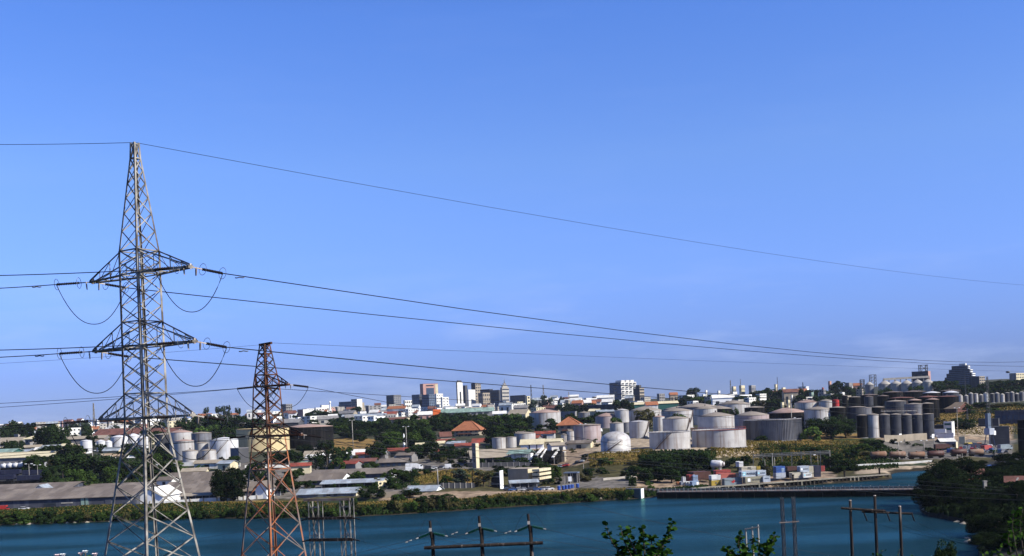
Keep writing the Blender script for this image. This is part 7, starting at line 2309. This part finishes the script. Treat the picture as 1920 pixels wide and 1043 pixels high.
for p0, p1, d0, d1, n in ZONES:
    for i in range(n):
        px = p0 + (p1 - p0) * (i + hr.uniform(0.1, 0.9)) / n
        D_ = hr.uniform(d0, d1)
        w = hr.uniform(9, 25) / D_ * F
        hh = hr.choice([5, 6.5, 8, 9, 10, 13])
        if px > 1000:
            hh += 4 if px < 1210 else 6
        X = (px - 960) * D_ / F
        z = gz(X, D_) + hh
        v = (z - CAMZ) * F / D_
        row = HROW - (X * F / D_ * ST + v * CT)
        c, cn = hr.choice(HC)
        rf, rn = hr.choice(RC)
        if hr.random() < 0.62:
            block('house', 'house', px - w / 2, px - w / 2 + w * hr.uniform(0.15, 0.5), px + w / 2, row, D=D_, wall=c, roof='white' if c == 'white' else 'grey', th=hr.uniform(18, 45), rows=max(1, int(hh / 3.2)), cl=2, cr=hr.choice([3, 4, 5]), stuff=True, ws=(0.42, 0.4),
                  base=f'small {cn} flat-roofed house', group='small houses of the town')
        else:
            gable('house', 'house', px - w / 2, px + w / 2, row, row - 3.2 * F / D_, hr.uniform(7, 11), D=D_, yaw=hr.uniform(-30, 15), roof=rf, wall=c, gw=c, base=f'small {cn} house with {rn} roof', group='small houses of the town',
                  doors=[('window', 'glass', 0.15, 0.3, 0.35, 0.75), ('window', 'glass', 0.6, 0.75, 0.35, 0.75)])

# ------------------------------------------------------------------ red-roofed houses on the right bank
gable('house', 'house', 1820, 1842, 889, 880, 9, D=395, yaw=-20, roof='brownroof', wall='grey', label='house with faded red roof on the right bank among trees', lm='faded red roof', doors=[('awning', 'purewhite', 0.0, 1.0, 0.3, 0.5)])
gable('house', 'house', 1818, 1844, 906, 899, 7, D=372, yaw=-10, roof='rail', wall='brownroof', label='small shop with a red and white awning on the right bank', lm='red and white awning', doors=[('awning', 'purewhite', 0.0, 1.0, 0.55, 0.75), ('counter', 'purewhite', 0.05, 0.95, 0.05, 0.18)])
gable('house', 'house', 1892, 1940, 914, 893, 12, D=335, yaw=-24, roof='brownroof', wall='beige', label='big brown tin-roofed house at the right edge', lm='big brown-roofed house', doors=[('window', 'glass', 0.3, 0.5, 0.3, 0.8)])
for x in (0.0, 2.2):
    h0 = [o for o in bpy.data.objects if o.get('label', '').startswith('big brown tin-roofed')][0]
    hk = 335 / F
    zt_ = P(1916, 905, 335).z - h0.location.z
    bar('roof_sheet', h0, M['concrete'], (x - 1.8, -4.0, zt_ - 0.5), (x - 0.9, -1.4, zt_ + 1.2), 0.55, 0.08, kind='box')
gable('house', 'house', 1860, 1886, 879, 872, 9, D=430, yaw=-14, roof='c_blue', wall='purewhite', label='small white house with blue side behind the palm', lm='small blue and white house', doors=[('panel', 'blue', 0.0, 0.35, 0, 1.0), ('panel', 'redroof', 0.66, 1.0, 0.2, 1.0)])
p = P(1848, 938, 335)
per = thing('gate_post', (p.x, 335, gz(p.x, 335)), label='pale stone gate post at the edge of the right bank', cat='post', px=1848, py=938)
build('post', MB().box((0, 0, 1.2), (0.9, 0.9, 3.0)), M['concrete'], per)
ubox('cap', per, M['concrete'], (0, 0, 2.8), (1.15, 1.15, 0.25))

# rocks along the right bank
rk = random.Random(5)
def rock_mesh(seed):
    r = random.Random(seed)
    b = MB()
    n = 8
    prof = [(0.0, -0.4)] + [(0.5 * math.sin(math.pi * (i + 0.5) / 6) * r.uniform(0.8, 1.15), -0.4 + 0.7 * (i + 0.5) / 6) for i in range(6)] + [(0, 0.35)]
    b.lathe(prof, n, smooth=False)
    b.v = [(x * r.uniform(0.8, 1.25), y * r.uniform(0.8, 1.25), z * r.uniform(0.85, 1.2)) for x, y, z in b.v]
    return b.mesh('rock', M['beige'])
RK = [rock_mesh(i) for i in range(4)]
spots = [(1728, 322), (1735, 317), (1745, 313), (1786, 296), (1798, 291), (1806, 288), (1811, 286), (1818, 284), (1803, 262), (1806, 255), (640, 391), (700, 391), (845, 396), (868, 398), (880, 399), (893, 400), (902, 401), (715, 393), (1120, 411), (1150, 412), (1170, 413), (1275, 419), (1285, 420), (25, 412), (48, 411), (118, 410), (132, 410), (155, 409), (198, 408)]
for i, (px, D_) in enumerate(spots):
    X = (px - 960) * D_ / F
    o = obj('rock', RK[i % 4], None, (X, D_, max(gz(X, D_), 0.05)), rk.uniform(0, 6))
    s = rk.uniform(0.9, 2.6)
    o.scale = (s * 1.3, s, s * 0.8)
    v = (o.location.z - CAMZ) * F / D_
    tag(o, base=('large' if s > 1.8 else 'small') + ' pale shore rock', cat='rock', group='rocks along the water edge', px=px, py=HROW - (X * F / D_ * ST + v * CT))

# ------------------------------------------------------------------ trees
R_, W_, O_, B_, C_ = 'round', 'wide', 'open', 'bush', 'cone'
trees([  # left: skyline and wooded hill
    (24, 44, 789, 1050, W_), (50, 38, 794, 1000, R_), (8, 26, 800, 1000, R_), (88, 50, 797, 820, R_), (108, 46, 800, 790, R_), (74, 30, 815, 830, R_), (135, 34, 794, 1050, W_, 'blueg'), (152, 30, 792, 1050, R_, 'blueg'), (163, 22, 797, 1000, R_),
    (98, 42, 836, 655, R_), (126, 52, 832, 650, W_), (116, 48, 852, 575, R_), (152, 52, 850, 580, W_), (186, 50, 856, 575, R_), (216, 44, 858, 570, R_), (142, 42, 880, 512, R_, 'mid'), (166, 36, 884, 508, B_, 'mid'), (94, 36, 874, 525, R_), (206, 42, 874, 520, R_, 'mid'),
    (242, 42, 866, 560, R_), (234, 30, 846, 680, R_), (190, 22, 832, 722, B_), (242, 28, 832, 700, R_), (264, 32, 838, 668, R_, 'mid'), (276, 40, 866, 570, W_), (304, 48, 868, 565, B_), (286, 34, 850, 630, R_, 'mid'), (312, 30, 851, 645, B_),
    (30, 30, 826, 815, R_), (16, 26, 828, 790, R_), (62, 26, 853, 632, R_, 'mid'), (96, 22, 861, 610, B_, 'olive'), (72, 26, 863, 600, B_, 'mid'), (40, 14, 829, 800, C_), (13, 12, 826, 810, C_), (48, 18, 860, 628, B_),
    (300, 24, 790, 1000, R_), (345, 40, 783, 950, W_), (370, 42, 778, 960, R_), (400, 46, 779, 930, W_), (426, 42, 783, 900, R_), (452, 38, 780, 900, R_), (378, 32, 800, 810, W_, 'light'), (412, 30, 806, 830, R_), (432, 30, 802, 840, R_), (476, 32, 785, 890, R_),
    (386, 15, 764, 1250, O_, 'blueg'), (412, 26, 762, 1250, O_, 'blueg'), (427, 20, 761, 1230, O_, 'blueg'), (446, 14, 765, 1200, O_, 'blueg'), (250, 26, 795, 1000, R_, 'blueg'), (215, 22, 797, 1000, W_, 'blueg'),
    (440, 26, 855, 600, R_, 'mid'), (428, 22, 860, 590, B_), (482, 38, 866, 500, R_), (502, 40, 882, 470, R_), (468, 24, 870, 560, B_), (510, 42, 848, 620, R_), (538, 38, 845, 610, R_), (556, 34, 848, 605, R_), (548, 42, 882, 465, R_), (530, 34, 895, 450, R_),
    (612, 44, 826, 610, O_), (640, 40, 838, 600, R_), (590, 30, 848, 590, O_), (630, 30, 858, 580, B_, 'mid')])
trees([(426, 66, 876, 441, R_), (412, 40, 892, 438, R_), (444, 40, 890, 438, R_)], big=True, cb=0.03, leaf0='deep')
trees([(694, 62, 912, 424, W_), (768, 46, 916, 420, R_)], big=True)
trees([  # middle
    (590, 42, 769, 1350, W_), (616, 42, 771, 1300, R_), (640, 46, 784, 980, R_), (664, 42, 786, 960, W_), (626, 32, 791, 930, R_), (692, 40, 790, 940, R_, 'mid'), (708, 36, 799, 900, R_), (738, 42, 794, 900, W_), (772, 36, 804, 860, R_), (667, 25, 763, 1500, R_),
    (652, 34, 804, 850, R_), (676, 34, 806, 840, R_), (792, 48, 786, 900, R_, 'mid'), (812, 34, 784, 920, R_), (768, 42, 796, 880, R_), (848, 48, 776, 1000, R_), (872, 42, 775, 1020, W_), (902, 52, 778, 960, W_, 'mid'), (932, 46, 780, 930, R_, 'mid'), (957, 42, 776, 930, R_, 'mid'), (984, 38, 789, 860, R_),
    (918, 34, 796, 860, R_), (838, 36, 800, 850, R_), (705, 46, 829, 630, W_), (800, 50, 828, 625, R_), (776, 42, 836, 610, R_), (836, 40, 836, 608, R_), (850, 34, 824, 700, R_), (866, 34, 840, 620, R_), (668, 34, 884, 505, B_, 'mid'), (700, 34, 866, 570, B_, 'mid'), (820, 30, 846, 596, R_),
    (735, 30, 804, 840, R_), (715, 30, 812, 800, R_), (790, 30, 816, 790, R_), (746, 46, 880, 520, R_, 'mid'), (762, 38, 888, 490, R_), (736, 32, 896, 470, R_), (722, 26, 886, 508, B_, 'mid'), (746, 32, 926, 412, B_, 'mid'), (790, 32, 930, 408, B_), (826, 44, 927, 408, R_), (852, 28, 934, 410, B_), (876, 16, 942, 410, B_), (906, 26, 929, 416, B_), (808, 26, 934, 406, B_, 'olive'),
    (944, 40, 858, 552, R_), (976, 34, 858, 550, R_), (1018, 38, 866, 510, R_), (1036, 34, 872, 500, R_, 'mid'), (1004, 26, 858, 530, R_), (1030, 26, 884, 486, B_), (862, 34, 880, 470, R_, 'blueg'), (906, 40, 884, 470, O_, 'olive'), (1080, 32, 760, 1250, W_), (1060, 42, 756, 1280, W_), (1100, 38, 757, 1220, R_), (1020, 34, 742, 1500, O_, 'blueg'), (1000, 24, 750, 1450, R_, 'blueg'),
    (1070, 26, 780, 920, R_), (1102, 26, 782, 880, R_, 'mid'), (1032, 34, 785, 850, R_), (1046, 24, 796, 810, B_), (1155, 26, 783, 800, R_, 'mid'), (1012, 24, 796, 800, R_), (1176, 28, 750, 1150, R_), (1162, 32, 750, 1180, R_), (1211, 46, 767.5, 790, W_, 'olive'), (1266, 52, 776, 740, W_, 'mid'), (1053, 15, 743, 1900, W_), (1084, 24, 800, 790, B_)])
trees([(885, 30, 872, 474, 'palm', 'blueg'), (900, 30, 877, 470, 'palm', 'blueg'), (916, 28, 879, 470, 'palm'), (1863, 26, 838, 520, 'palm'), (876, 24, 885, 468, 'palm')])
trees([  # slopes under the tanks
    (1102, 24, 878, 488, R_), (1132, 36, 858, 525, B_, 'mid'), (1188, 32, 864, 520, B_, 'olive'), (1196, 40, 874, 468, R_), (1128, 28, 876, 498, B_), (1176, 30, 880, 480, B_),
    (1216, 46, 852, 505, R_), (1242, 54, 849, 500, W_), (1268, 50, 846, 505, R_), (1294, 46, 848, 505, R_), (1318, 36, 850, 505, R_), (1232, 42, 876, 462, R_), (1258, 44, 880, 458, R_), (1282, 30, 876, 470, R_), (1210, 34, 880, 456, R_), (1184, 22, 892, 448, B_), (1218, 20, 902, 438, B_, 'light'), (1306, 14, 914, 424, B_, 'light'),
    (1372, 34, 858, 515, B_), (1398, 34, 854, 530, B_), (1426, 32, 842, 575, B_), (1448, 28, 850, 545, B_), (1472, 34, 846, 560, B_, 'mid'), (1500, 40, 839, 580, B_, 'mid'), (1528, 40, 838, 575, B_), (1548, 34, 844, 550, B_), (1562, 44, 852, 520, R_), (1584, 50, 862, 500, R_), (1570, 34, 874, 482, R_), (1598, 40, 842, 555, B_), (1612, 42, 832, 580, B_, 'mid'), (1632, 42, 824, 600, R_), (1648, 34, 832, 590, B_),
    (1622, 36, 846, 560, B_, 'olive'), (1655, 22, 846, 570, B_, 'olive'), (1609, 18, 876, 492, R_), (1505, 34, 862, 510, B_), (1470, 34, 866, 505, B_), (1430, 40, 866, 505, B_), (1395, 26, 866, 505, B_), (1519, 38, 800, 640, B_, 'light'), (1336, 20, 862, 505, B_), (1440, 24, 872, 478, B_, 'olive')])
trees([(1557, 74, 779, 655, W_), (1530, 52, 783, 670, R_), (1584, 44, 786, 662, R_)], big=True)
trees([  # right skyline
    (1298, 26, 728, 1650, R_), (1330, 64, 740, 1350, W_), (1372, 62, 739, 1350, W_), (1284, 42, 742, 1350, W_), (1420, 44, 733, 1350, R_), (1440, 42, 728, 1350, W_), (1462, 34, 731, 1250, R_), (1402, 42, 742, 1250, R_), (1502, 34, 729, 1350, W_), (1522, 36, 731, 1350, R_), (1546, 36, 732, 1300, R_), (1572, 40, 715, 1550, W_), (1592, 30, 724, 1450, R_), (1482, 40, 738, 1250, W_), (1432, 42, 750, 1050, R_, 'olive'),
    (1452, 38, 748, 1020, R_), (1612, 26, 725, 1450, R_), (1306, 46, 745, 1300, R_, 'mid'), (1344, 42, 747, 1250, W_, 'mid'), (1386, 26, 744, 1200, R_), (1416, 24, 752, 1100, R_, 'mid'), (1500, 40, 741, 1150, R_), (1540, 36, 742, 1130, R_), (1570, 34, 738, 1180, R_), (1358, 22, 767, 800, W_, 'mid'), (1376, 22, 766, 810, B_),
    (1660, 34, 727, 1230, W_, 'mid'), (1716, 26, 724, 1230, R_, 'mid'), (1757, 42, 715, 1250, R_), (1776, 38, 713, 1250, W_), (1800, 38, 722, 1200, R_), (1822, 32, 727, 1150, R_), (1846, 30, 719, 1200, R_), (1870, 42, 714, 1250, W_), (1896, 46, 713, 1250, R_), (1917, 32, 711, 1250, R_), (1742, 28, 718, 1260, R_), (1838, 26, 730, 1100, R_),
    (1842, 42, 754, 880, R_), (1816, 26, 759, 840, B_), (1872, 52, 757, 870, B_, 'olive'), (1902, 42, 756, 880, B_), (1860, 40, 764, 830, B_, 'mid'), (1800, 34, 783, 735, B_), (1816, 26, 786, 730, R_), (1790, 22, 790, 740, B_, 'olive'), (1760, 30, 783, 740, B_, 'olive')])
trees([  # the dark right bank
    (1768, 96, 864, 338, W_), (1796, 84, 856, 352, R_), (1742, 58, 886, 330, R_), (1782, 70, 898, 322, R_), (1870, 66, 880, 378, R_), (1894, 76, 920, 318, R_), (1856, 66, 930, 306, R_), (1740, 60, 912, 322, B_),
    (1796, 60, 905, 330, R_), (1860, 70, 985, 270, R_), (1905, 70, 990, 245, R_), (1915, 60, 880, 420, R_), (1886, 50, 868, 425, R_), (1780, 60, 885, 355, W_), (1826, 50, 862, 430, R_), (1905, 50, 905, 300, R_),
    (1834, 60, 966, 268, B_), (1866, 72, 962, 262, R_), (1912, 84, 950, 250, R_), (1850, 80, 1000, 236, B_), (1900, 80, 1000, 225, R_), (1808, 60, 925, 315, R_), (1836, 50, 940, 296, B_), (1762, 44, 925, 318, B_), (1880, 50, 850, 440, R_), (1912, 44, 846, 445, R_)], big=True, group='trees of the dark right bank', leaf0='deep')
trees([(1768, 58, 1016, 170, R_, 'dark')], big=True, cb=0.02, group='trees of the dark right bank')

# trees too small to pick apart between the houses of the town, joined into one mass
FAR = {0: crown_mesh(201, 16, 0.4, 0.14, 520, 0.07, LEAF['dark']), 1: crown_mesh(202, 18, 0.42, 0.18, 520, 0.07, LEAF['dark']), 2: crown_mesh(203, 14, 0.38, 0.12, 520, 0.07, LEAF['dark'])}
FARV = {}
for k_, me_ in FAR.items():
    arr = np.empty(len(me_.vertices) * 3, np.float32)
    me_.vertices.foreach_get('co', arr)
    FARV[k_] = arr.reshape(-1, 3)
MASS = []
def far_tree(px, w, row, D, rng):
    p = P(px, row, D)
    z = gz(p.x, D) - 0.3
    H = p.z - z
    v = FARV[rng.randrange(3)] * np.array([w * D / F, w * D / F, H])
    a = rng.uniform(0, 6.28)
    c, s = math.cos(a), math.sin(a)
    MASS.append(np.stack([v[:, 0] * c - v[:, 1] * s + p.x, v[:, 0] * s + v[:, 1] * c + D, v[:, 2] + z], 1))
tr = random.Random(21)
for p0, p1, d0, d1, n in ((-40, 300, 950, 1900, 40), (300, 600, 1000, 1900, 34), (560, 1000, 1050, 2200, 54), (1000, 1200, 1000, 2000, 22), (1200, 1480, 1050, 1500, 34), (1480, 1640, 1000, 1400, 20), (1760, 1930, 1000, 1500, 26), (-300, -40, 700, 1900, 30), (1930, 2200, 700, 1600, 30)):
    for i in range(n):
        px = p0 + (p1 - p0) * (i + tr.uniform(0.05, 0.95)) / n
        D_ = tr.uniform(d0, d1)
        hh = tr.uniform(4.5, 8.0)
        X = (px - 960) * D_ / F
        v = (gz(X, D_) + hh - CAMZ) * F / D_
        far_tree(px, tr.uniform(9, 17) / D_ * F, HROW - (X * F / D_ * ST + v * CT), D_, tr)

# clutter of the yards: low shrubs, tin huts
yd = random.Random(61)
for p0, p1, d0, d1, n in ((560, 760, 450, 640, 26), (760, 1000, 470, 700, 26), (280, 460, 500, 640, 14), (960, 1120, 470, 760, 22), (1640, 1790, 560, 640, 8), (1330, 1480, 560, 760, 8)):
    for i in range(n):
        px = p0 + (p1 - p0) * (i + yd.uniform(0, 1)) / n
        D_ = yd.uniform(d0, d1)
        X = (px - 960) * D_ / F
        hh = yd.uniform(1.5, 4.2)
        v = (gz(X, D_) + hh - CAMZ) * F / D_
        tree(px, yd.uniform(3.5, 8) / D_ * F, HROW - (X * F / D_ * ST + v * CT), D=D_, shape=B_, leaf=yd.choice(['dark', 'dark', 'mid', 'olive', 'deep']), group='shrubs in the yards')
for p0, p1, d0, d1, n in ((560, 760, 560, 720, 10), (770, 900, 600, 760, 7), (970, 1120, 600, 800, 8), (300, 440, 505, 600, 4), (80, 300, 730, 900, 12), (-20, 130, 720, 950, 9)):
    for i in range(n):
        px = p0 + (p1 - p0) * (i + yd.uniform(0.1, 0.9)) / n
        D_ = yd.uniform(d0, d1)
        w = yd.uniform(6, 15) / D_ * F
        X = (px - 960) * D_ / F
        hh = yd.uniform(2.8, 4.2)
        row = HROW - (X * F / D_ * ST + (gz(X, D_) + hh - CAMZ) * F / D_ * CT)
        rf, rn = yd.choice([('tin', 'pale tin'), ('white', 'white'), ('asbestos', 'weathered grey'), ('redroof', 'red tin'), ('cream', 'cream'), ('beige', 'beige')])
        wl_, wn_ = yd.choice([('white', 'white'), ('cream', 'cream'), ('grey', 'grey'), ('beige', 'beige')])
        gable('hut', 'hut', px - w / 2, px + w / 2, row, row - 1.5 * F / D_, yd.uniform(5, 9), D=D_, yaw=yd.uniform(-25, 15), roof=rf, wall=wl_, gw=wl_, base=f'small {wn_} hut with {rn} roof', group='huts in the yards', doors=[('door', 'glass', 0.4, 0.6, 0, 0.75)])

# the dark tree belts between the sheds and the town
belt = random.Random(44)
for p0, p1, d0, d1, n, h0, h1 in ((560, 760, 660, 1000, 22, 7, 10), (755, 990, 690, 1000, 40, 9, 13), (60, 330, 600, 960, 26, 7, 11), (640, 760, 860, 1100, 10, 7, 9), (300, 520, 780, 1050, 22, 8, 12), (1000, 1130, 820, 1150, 14, 7, 10), (1280, 1480, 1000, 1300, 22, 7, 10)):
    for i in range(n):
        px = p0 + (p1 - p0) * (i + belt.uniform(0.05, 0.95)) / n
        D_ = belt.uniform(d0, d1)
        if 840 < px < 915 and D_ < 850 or 620 < px < 700 and D_ < 730 or 745 < px < 768 and D_ < 720 or 145 < px < 285 and D_ < 780 or 310 < px < 450 and D_ < 860:
            continue
        hh = belt.uniform(h0, h1)
        X = (px - 960) * D_ / F
        v = (gz(X, D_) + hh - CAMZ) * F / D_
        if D_ > 930:
            far_tree(px, belt.uniform(11, 17) / D_ * F, HROW - (X * F / D_ * ST + v * CT), D_, belt)
            continue
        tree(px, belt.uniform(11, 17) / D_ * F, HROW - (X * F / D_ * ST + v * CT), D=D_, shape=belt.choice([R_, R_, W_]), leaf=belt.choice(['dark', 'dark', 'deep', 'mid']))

o = obj('distant_trees', quads_mesh('distant_trees', np.concatenate(MASS), LEAF['dark']))
o['kind'] = 'stuff'

# shrubs of the shoreline
sh = random.Random(9)
for i in range(96):
    px = -20 + 1220 * (i + sh.uniform(0, 1)) / 96
    if 1180 < px < 1240 or 700 < px < 728:
        continue
    D0 = float(np.interp(px, [c for c in _cols], [PROFILE[c][0][0] for c in _cols]))
    D_ = D0 + sh.uniform(0.3, 7)
    X = (px - 960) * D_ / F
    hh = sh.uniform(1.6, 3.6) if px < 560 or px > 960 else sh.uniform(2.0, 4.6)
    v = (gz(X, D_) + hh - CAMZ) * F / D_
    tree(px, sh.uniform(16, 34), HROW - (X * F / D_ * ST + v * CT), D=D_, shape=B_, leaf=sh.choice(['dark', 'dark', 'mid', 'olive', 'mid']), group='shrubs along the shore')

# ------------------------------------------------------------------ dry grass and undergrowth (nobody could count it)
def grass(name, m, boxes, n, hmin, hmax, wid, seed):
    rng = np.random.default_rng(seed)
    tot = sum(b[4] for b in boxes)
    vs = []
    for p0, p1, d0, d1, wt in boxes:
        k = int(n * wt / tot)
        px = rng.uniform(p0, p1, k)
        off = rng.uniform(d0, d1, k)
        base = np.interp(px, CPX, [PROFILE[c][0][0] for c in _cols]) if d1 < 120 else 0
        Y = base + off
        X = (px - 960) * Y / F
        Z = ground(X, Y)
        ok = Z > 0.25
        X, Y, Z = X[ok], Y[ok], Z[ok]
        k = len(X)
        a = rng.uniform(0, math.pi, k)
        h = rng.uniform(hmin, hmax, k)
        w = wid * rng.uniform(0.6, 1.5, k)
        dx, dy = np.cos(a) * w, np.sin(a) * w
        lx, ly = rng.normal(0, 0.25, k) * h, rng.normal(0, 0.25, k) * h
        q = np.stack([np.stack([X - dx, Y - dy, Z - 0.1], 1), np.stack([X + dx, Y + dy, Z - 0.1], 1), np.stack([X + dx * 0.5 + lx, Y + dy * 0.5 + ly, Z + h], 1), np.stack([X - dx * 0.5 + lx, Y - dy * 0.5 + ly, Z + h * 0.9], 1)], 1)
        vs.append(q.reshape(-1, 3))
    o = obj(name, quads_mesh(name, np.concatenate(vs), m))
    o['kind'] = 'stuff'
grass('dry_grass', LEAF['dry'], [(-60, 600, 8, 30, 5), (600, 1200, 8, 26, 3), (1100, 1220, 520, 575, 1), (1330, 1620, 540, 640, 3), (1750, 1920, 700, 880, 2), (630, 690, 600, 720, 1), (770, 900, 480, 520, 1)], 42000, 0.3, 0.9, 0.35, 1)
grass('undergrowth', LEAF['dark'], [(-60, 600, 0, 26, 6), (600, 1320, 0, 16, 5), (1200, 1340, 470, 560, 2), (1420, 1680, 500, 610, 3), (80, 320, 510, 700, 3), (640, 780, 470, 540, 1), (1800, 1920, 760, 880, 1)], 52000, 0.3, 1.1, 0.4, 2)

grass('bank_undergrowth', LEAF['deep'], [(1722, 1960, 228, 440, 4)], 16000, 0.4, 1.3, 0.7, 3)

# ------------------------------------------------------------------ leafy shoots close to the camera
LF = MB()
LF.add([(0, 0, 0), (0.42, 0.22, 0.05), (0.5, 0.55, 0.06), (0.3, 0.9, 0.0), (0, 1.05, -0.08), (-0.3, 0.9, 0.0), (-0.5, 0.55, 0.06), (-0.42, 0.22, 0.05), (0, 0.5, -0.04)],
       [(0, 1, 8), (1, 2, 8), (2, 3, 8), (3, 4, 8), (4, 5, 8), (5, 6, 8), (6, 7, 8), (7, 0, 8)])
LEAFM = LF.mesh('leaf', LEAF['near'])
lr = random.Random(8)
def shoots(name, D, stems, label, lm, size, dens=1.0, cat='plant', leafmatl=None):
    """stems: lists of photo points from low to tip"""
    p0 = P(*stems[0][0], D)
    root = thing(name, (p0.x, D, gz(p0.x, D)), label=label, cat=cat, px=stems[0][-1][0], py=stems[0][-1][1], lm=lm)
    o_ = Vector(root.location)
    k = D / F
    ground_pt = Vector((0, 0, 0))
    for st in stems:
        dy = lr.uniform(-0.4, 0.4)
        pts = [P(x, y, D + dy) - o_ for x, y in st]
        fine = []
        for a, b in zip(pts, pts[1:]):
            fine += [a.lerp(b, t) for t in (0, 0.25, 0.5, 0.75)]
        fine.append(pts[-1])
        root_pts = [ground_pt + Vector((lr.uniform(-.2, .2), dy, 0)), ground_pt.lerp(pts[0], 0.6) + Vector((0, dy * 0.3, 0))] + fine
        s = build('branch', MB().tube(root_pts, 0.014, 5, taper=0.004), M['bark'], root)
        L = sum((b - a).length for a, b in zip(pts, pts[1:]))
        n = max(4, int(L / size * 1.9 * dens))
        for i in range(n):
            t = (i + lr.uniform(0, 0.8)) / n
            q = fine[min(int(t * len(fine)), len(fine) - 1)]
            lf = obj('leaf', LEAFM, s, q + Vector((lr.uniform(-1, 1), lr.uniform(-1, 1), lr.uniform(-.6, .6))) * size * 0.35)
            sc = size * lr.uniform(0.7, 1.25) * (1.0 - 0.35 * t)
            lf.scale = (sc, sc, sc)
            lf.rotation_euler = (lr.uniform(-0.5, 1.3), lr.uniform(-0.7, 0.7), lr.uniform(0, 6.28))
    return root
shoots('leafy_shrub', 13.0, [[(1195, 1075), (1170, 1046), (1148, 1018), (1136, 987)], [(1200, 1075), (1182, 1040), (1168, 1010), (1164, 991)], [(1205, 1075), (1190, 1030), (1176, 1004), (1180, 990)], [(1210, 1075), (1208, 1030), (1206, 1005), (1207, 990)],
                             [(1215, 1075), (1228, 1040), (1238, 1020), (1258, 1008)], [(1218, 1075), (1240, 1030), (1254, 1000), (1261, 979)], [(1215, 1080), (1218, 1045), (1222, 1015), (1224, 1008)], [(1212, 1080), (1196, 1050), (1188, 1028), (1192, 1016)],
                             [(1222, 1085), (1240, 1052), (1246, 1040), (1256, 1038)], [(1190, 1085), (1176, 1056), (1164, 1042), (1158, 1040)],
                             [(1200, 1085), (1190, 1056), (1186, 1040), (1180, 1026)], [(1216, 1085), (1212, 1056), (1216, 1040), (1212, 1024)], [(1226, 1085), (1232, 1050), (1236, 1036), (1240, 1024)], [(1204, 1090), (1202, 1050), (1200, 1036), (1198, 1022)]],
       'leafy green shrub with upright shoots at the bottom middle, close by', 'close leafy shrub', 0.08, 3.4)
shoots('leafy_shrub', 15.0, [[(1400, 1085), (1380, 1046), (1366, 1034), (1358, 1030)], [(1404, 1085), (1390, 1040), (1384, 1018), (1390, 1000)], [(1410, 1085), (1412, 1040), (1412, 1020), (1414, 1010)], [(1418, 1085), (1432, 1040), (1442, 1020), (1454, 1004)], [(1420, 1085), (1440, 1045), (1446, 1026), (1450, 1012)],
                             [(1406, 1085), (1400, 1050), (1394, 1032), (1398, 1024)], [(1425, 1085), (1434, 1052), (1440, 1034), (1446, 1030)], [(1412, 1090), (1422, 1050), (1426, 1030), (1424, 1020)], [(1395, 1090), (1376, 1054), (1370, 1040), (1374, 1032)]],
       'denser leafy shrub in front of the three pale posts', 'leafy shrub by the pale posts', 0.086, 3.2)
shoots('leafy_shrub', 18.0, [[(1645, 1090), (1648, 1052), (1650, 1040), (1656, 1032)], [(1640, 1090), (1638, 1050), (1636, 1042)]], 'low leafy sprig at the foot of the middle dark pole', 'low sprig by the middle pole', 0.07)
shoots('leafy_shrub', 18.0, [[(1688, 1090), (1684, 1052), (1684, 1040), (1688, 1029)], [(1680, 1090), (1674, 1052), (1672, 1042)], [(1700, 1090), (1712, 1052), (1714, 1042)]], 'low leafy sprig at the foot of the right dark pole', None, 0.07)
shoots('leafy_shrub', 14.0, [[(1920, 1090), (1905, 1030), (1898, 990), (1900, 962)], [(1925, 1090), (1915, 1010), (1912, 980), (1918, 955)], [(1915, 1090), (1896, 1040), (1890, 1010), (1893, 996)], [(1900, 1095), (1880, 1056), (1872, 1040), (1878, 1026)], [(1885, 1095), (1862, 1060), (1856, 1046), (1860, 1034)], [(1870, 1095), (1846, 1060), (1842, 1048), (1848, 1038)]],
       'yellow-green climbing shoots at the lower right corner', 'yellow-green shoots', 0.075, 1.6)
# small flowers at the lower left
fl = thing('flowering_plant', P(160, 1060, 9.0), label='few pale pink-white blossoms poking up at the bottom left', cat='flower', px=160, py=1040)
for x, y, c in ((160, 1038, 'purewhite'), (152, 1042, 'petal'), (178, 1043, 'petal'), (118, 1044, 'purewhite'), (108, 1045, 'petal')):
    q = P(x, y, 9.0) - Vector(fl.location)
    st = build('stem', MB().tube([(q.x * 0.4, 0, -1.2), (q.x * 0.8, 0, q.z - 0.1), tuple(q)], 0.006, 4), M['bark'], fl)
    for k in range(6):
        lf = obj('petal', LEAFM, st, q)
        lf.scale = (0.03, 0.034, 0.03)
        lf.rotation_euler = (0.8, 0, k * 1.05)
        lf.material_slots[0].link = 'OBJECT'
        lf.material_slots[0].material = M[c]
    for k in range(3):
        lf = obj('leaf', LEAFM, st, q - Vector((0.02 * (k - 1), 0, 0.035)))
        lf.scale = (0.035, 0.05, 0.035)
        lf.rotation_euler = (0.3, 0.2, k * 2.1)

finish_labels()
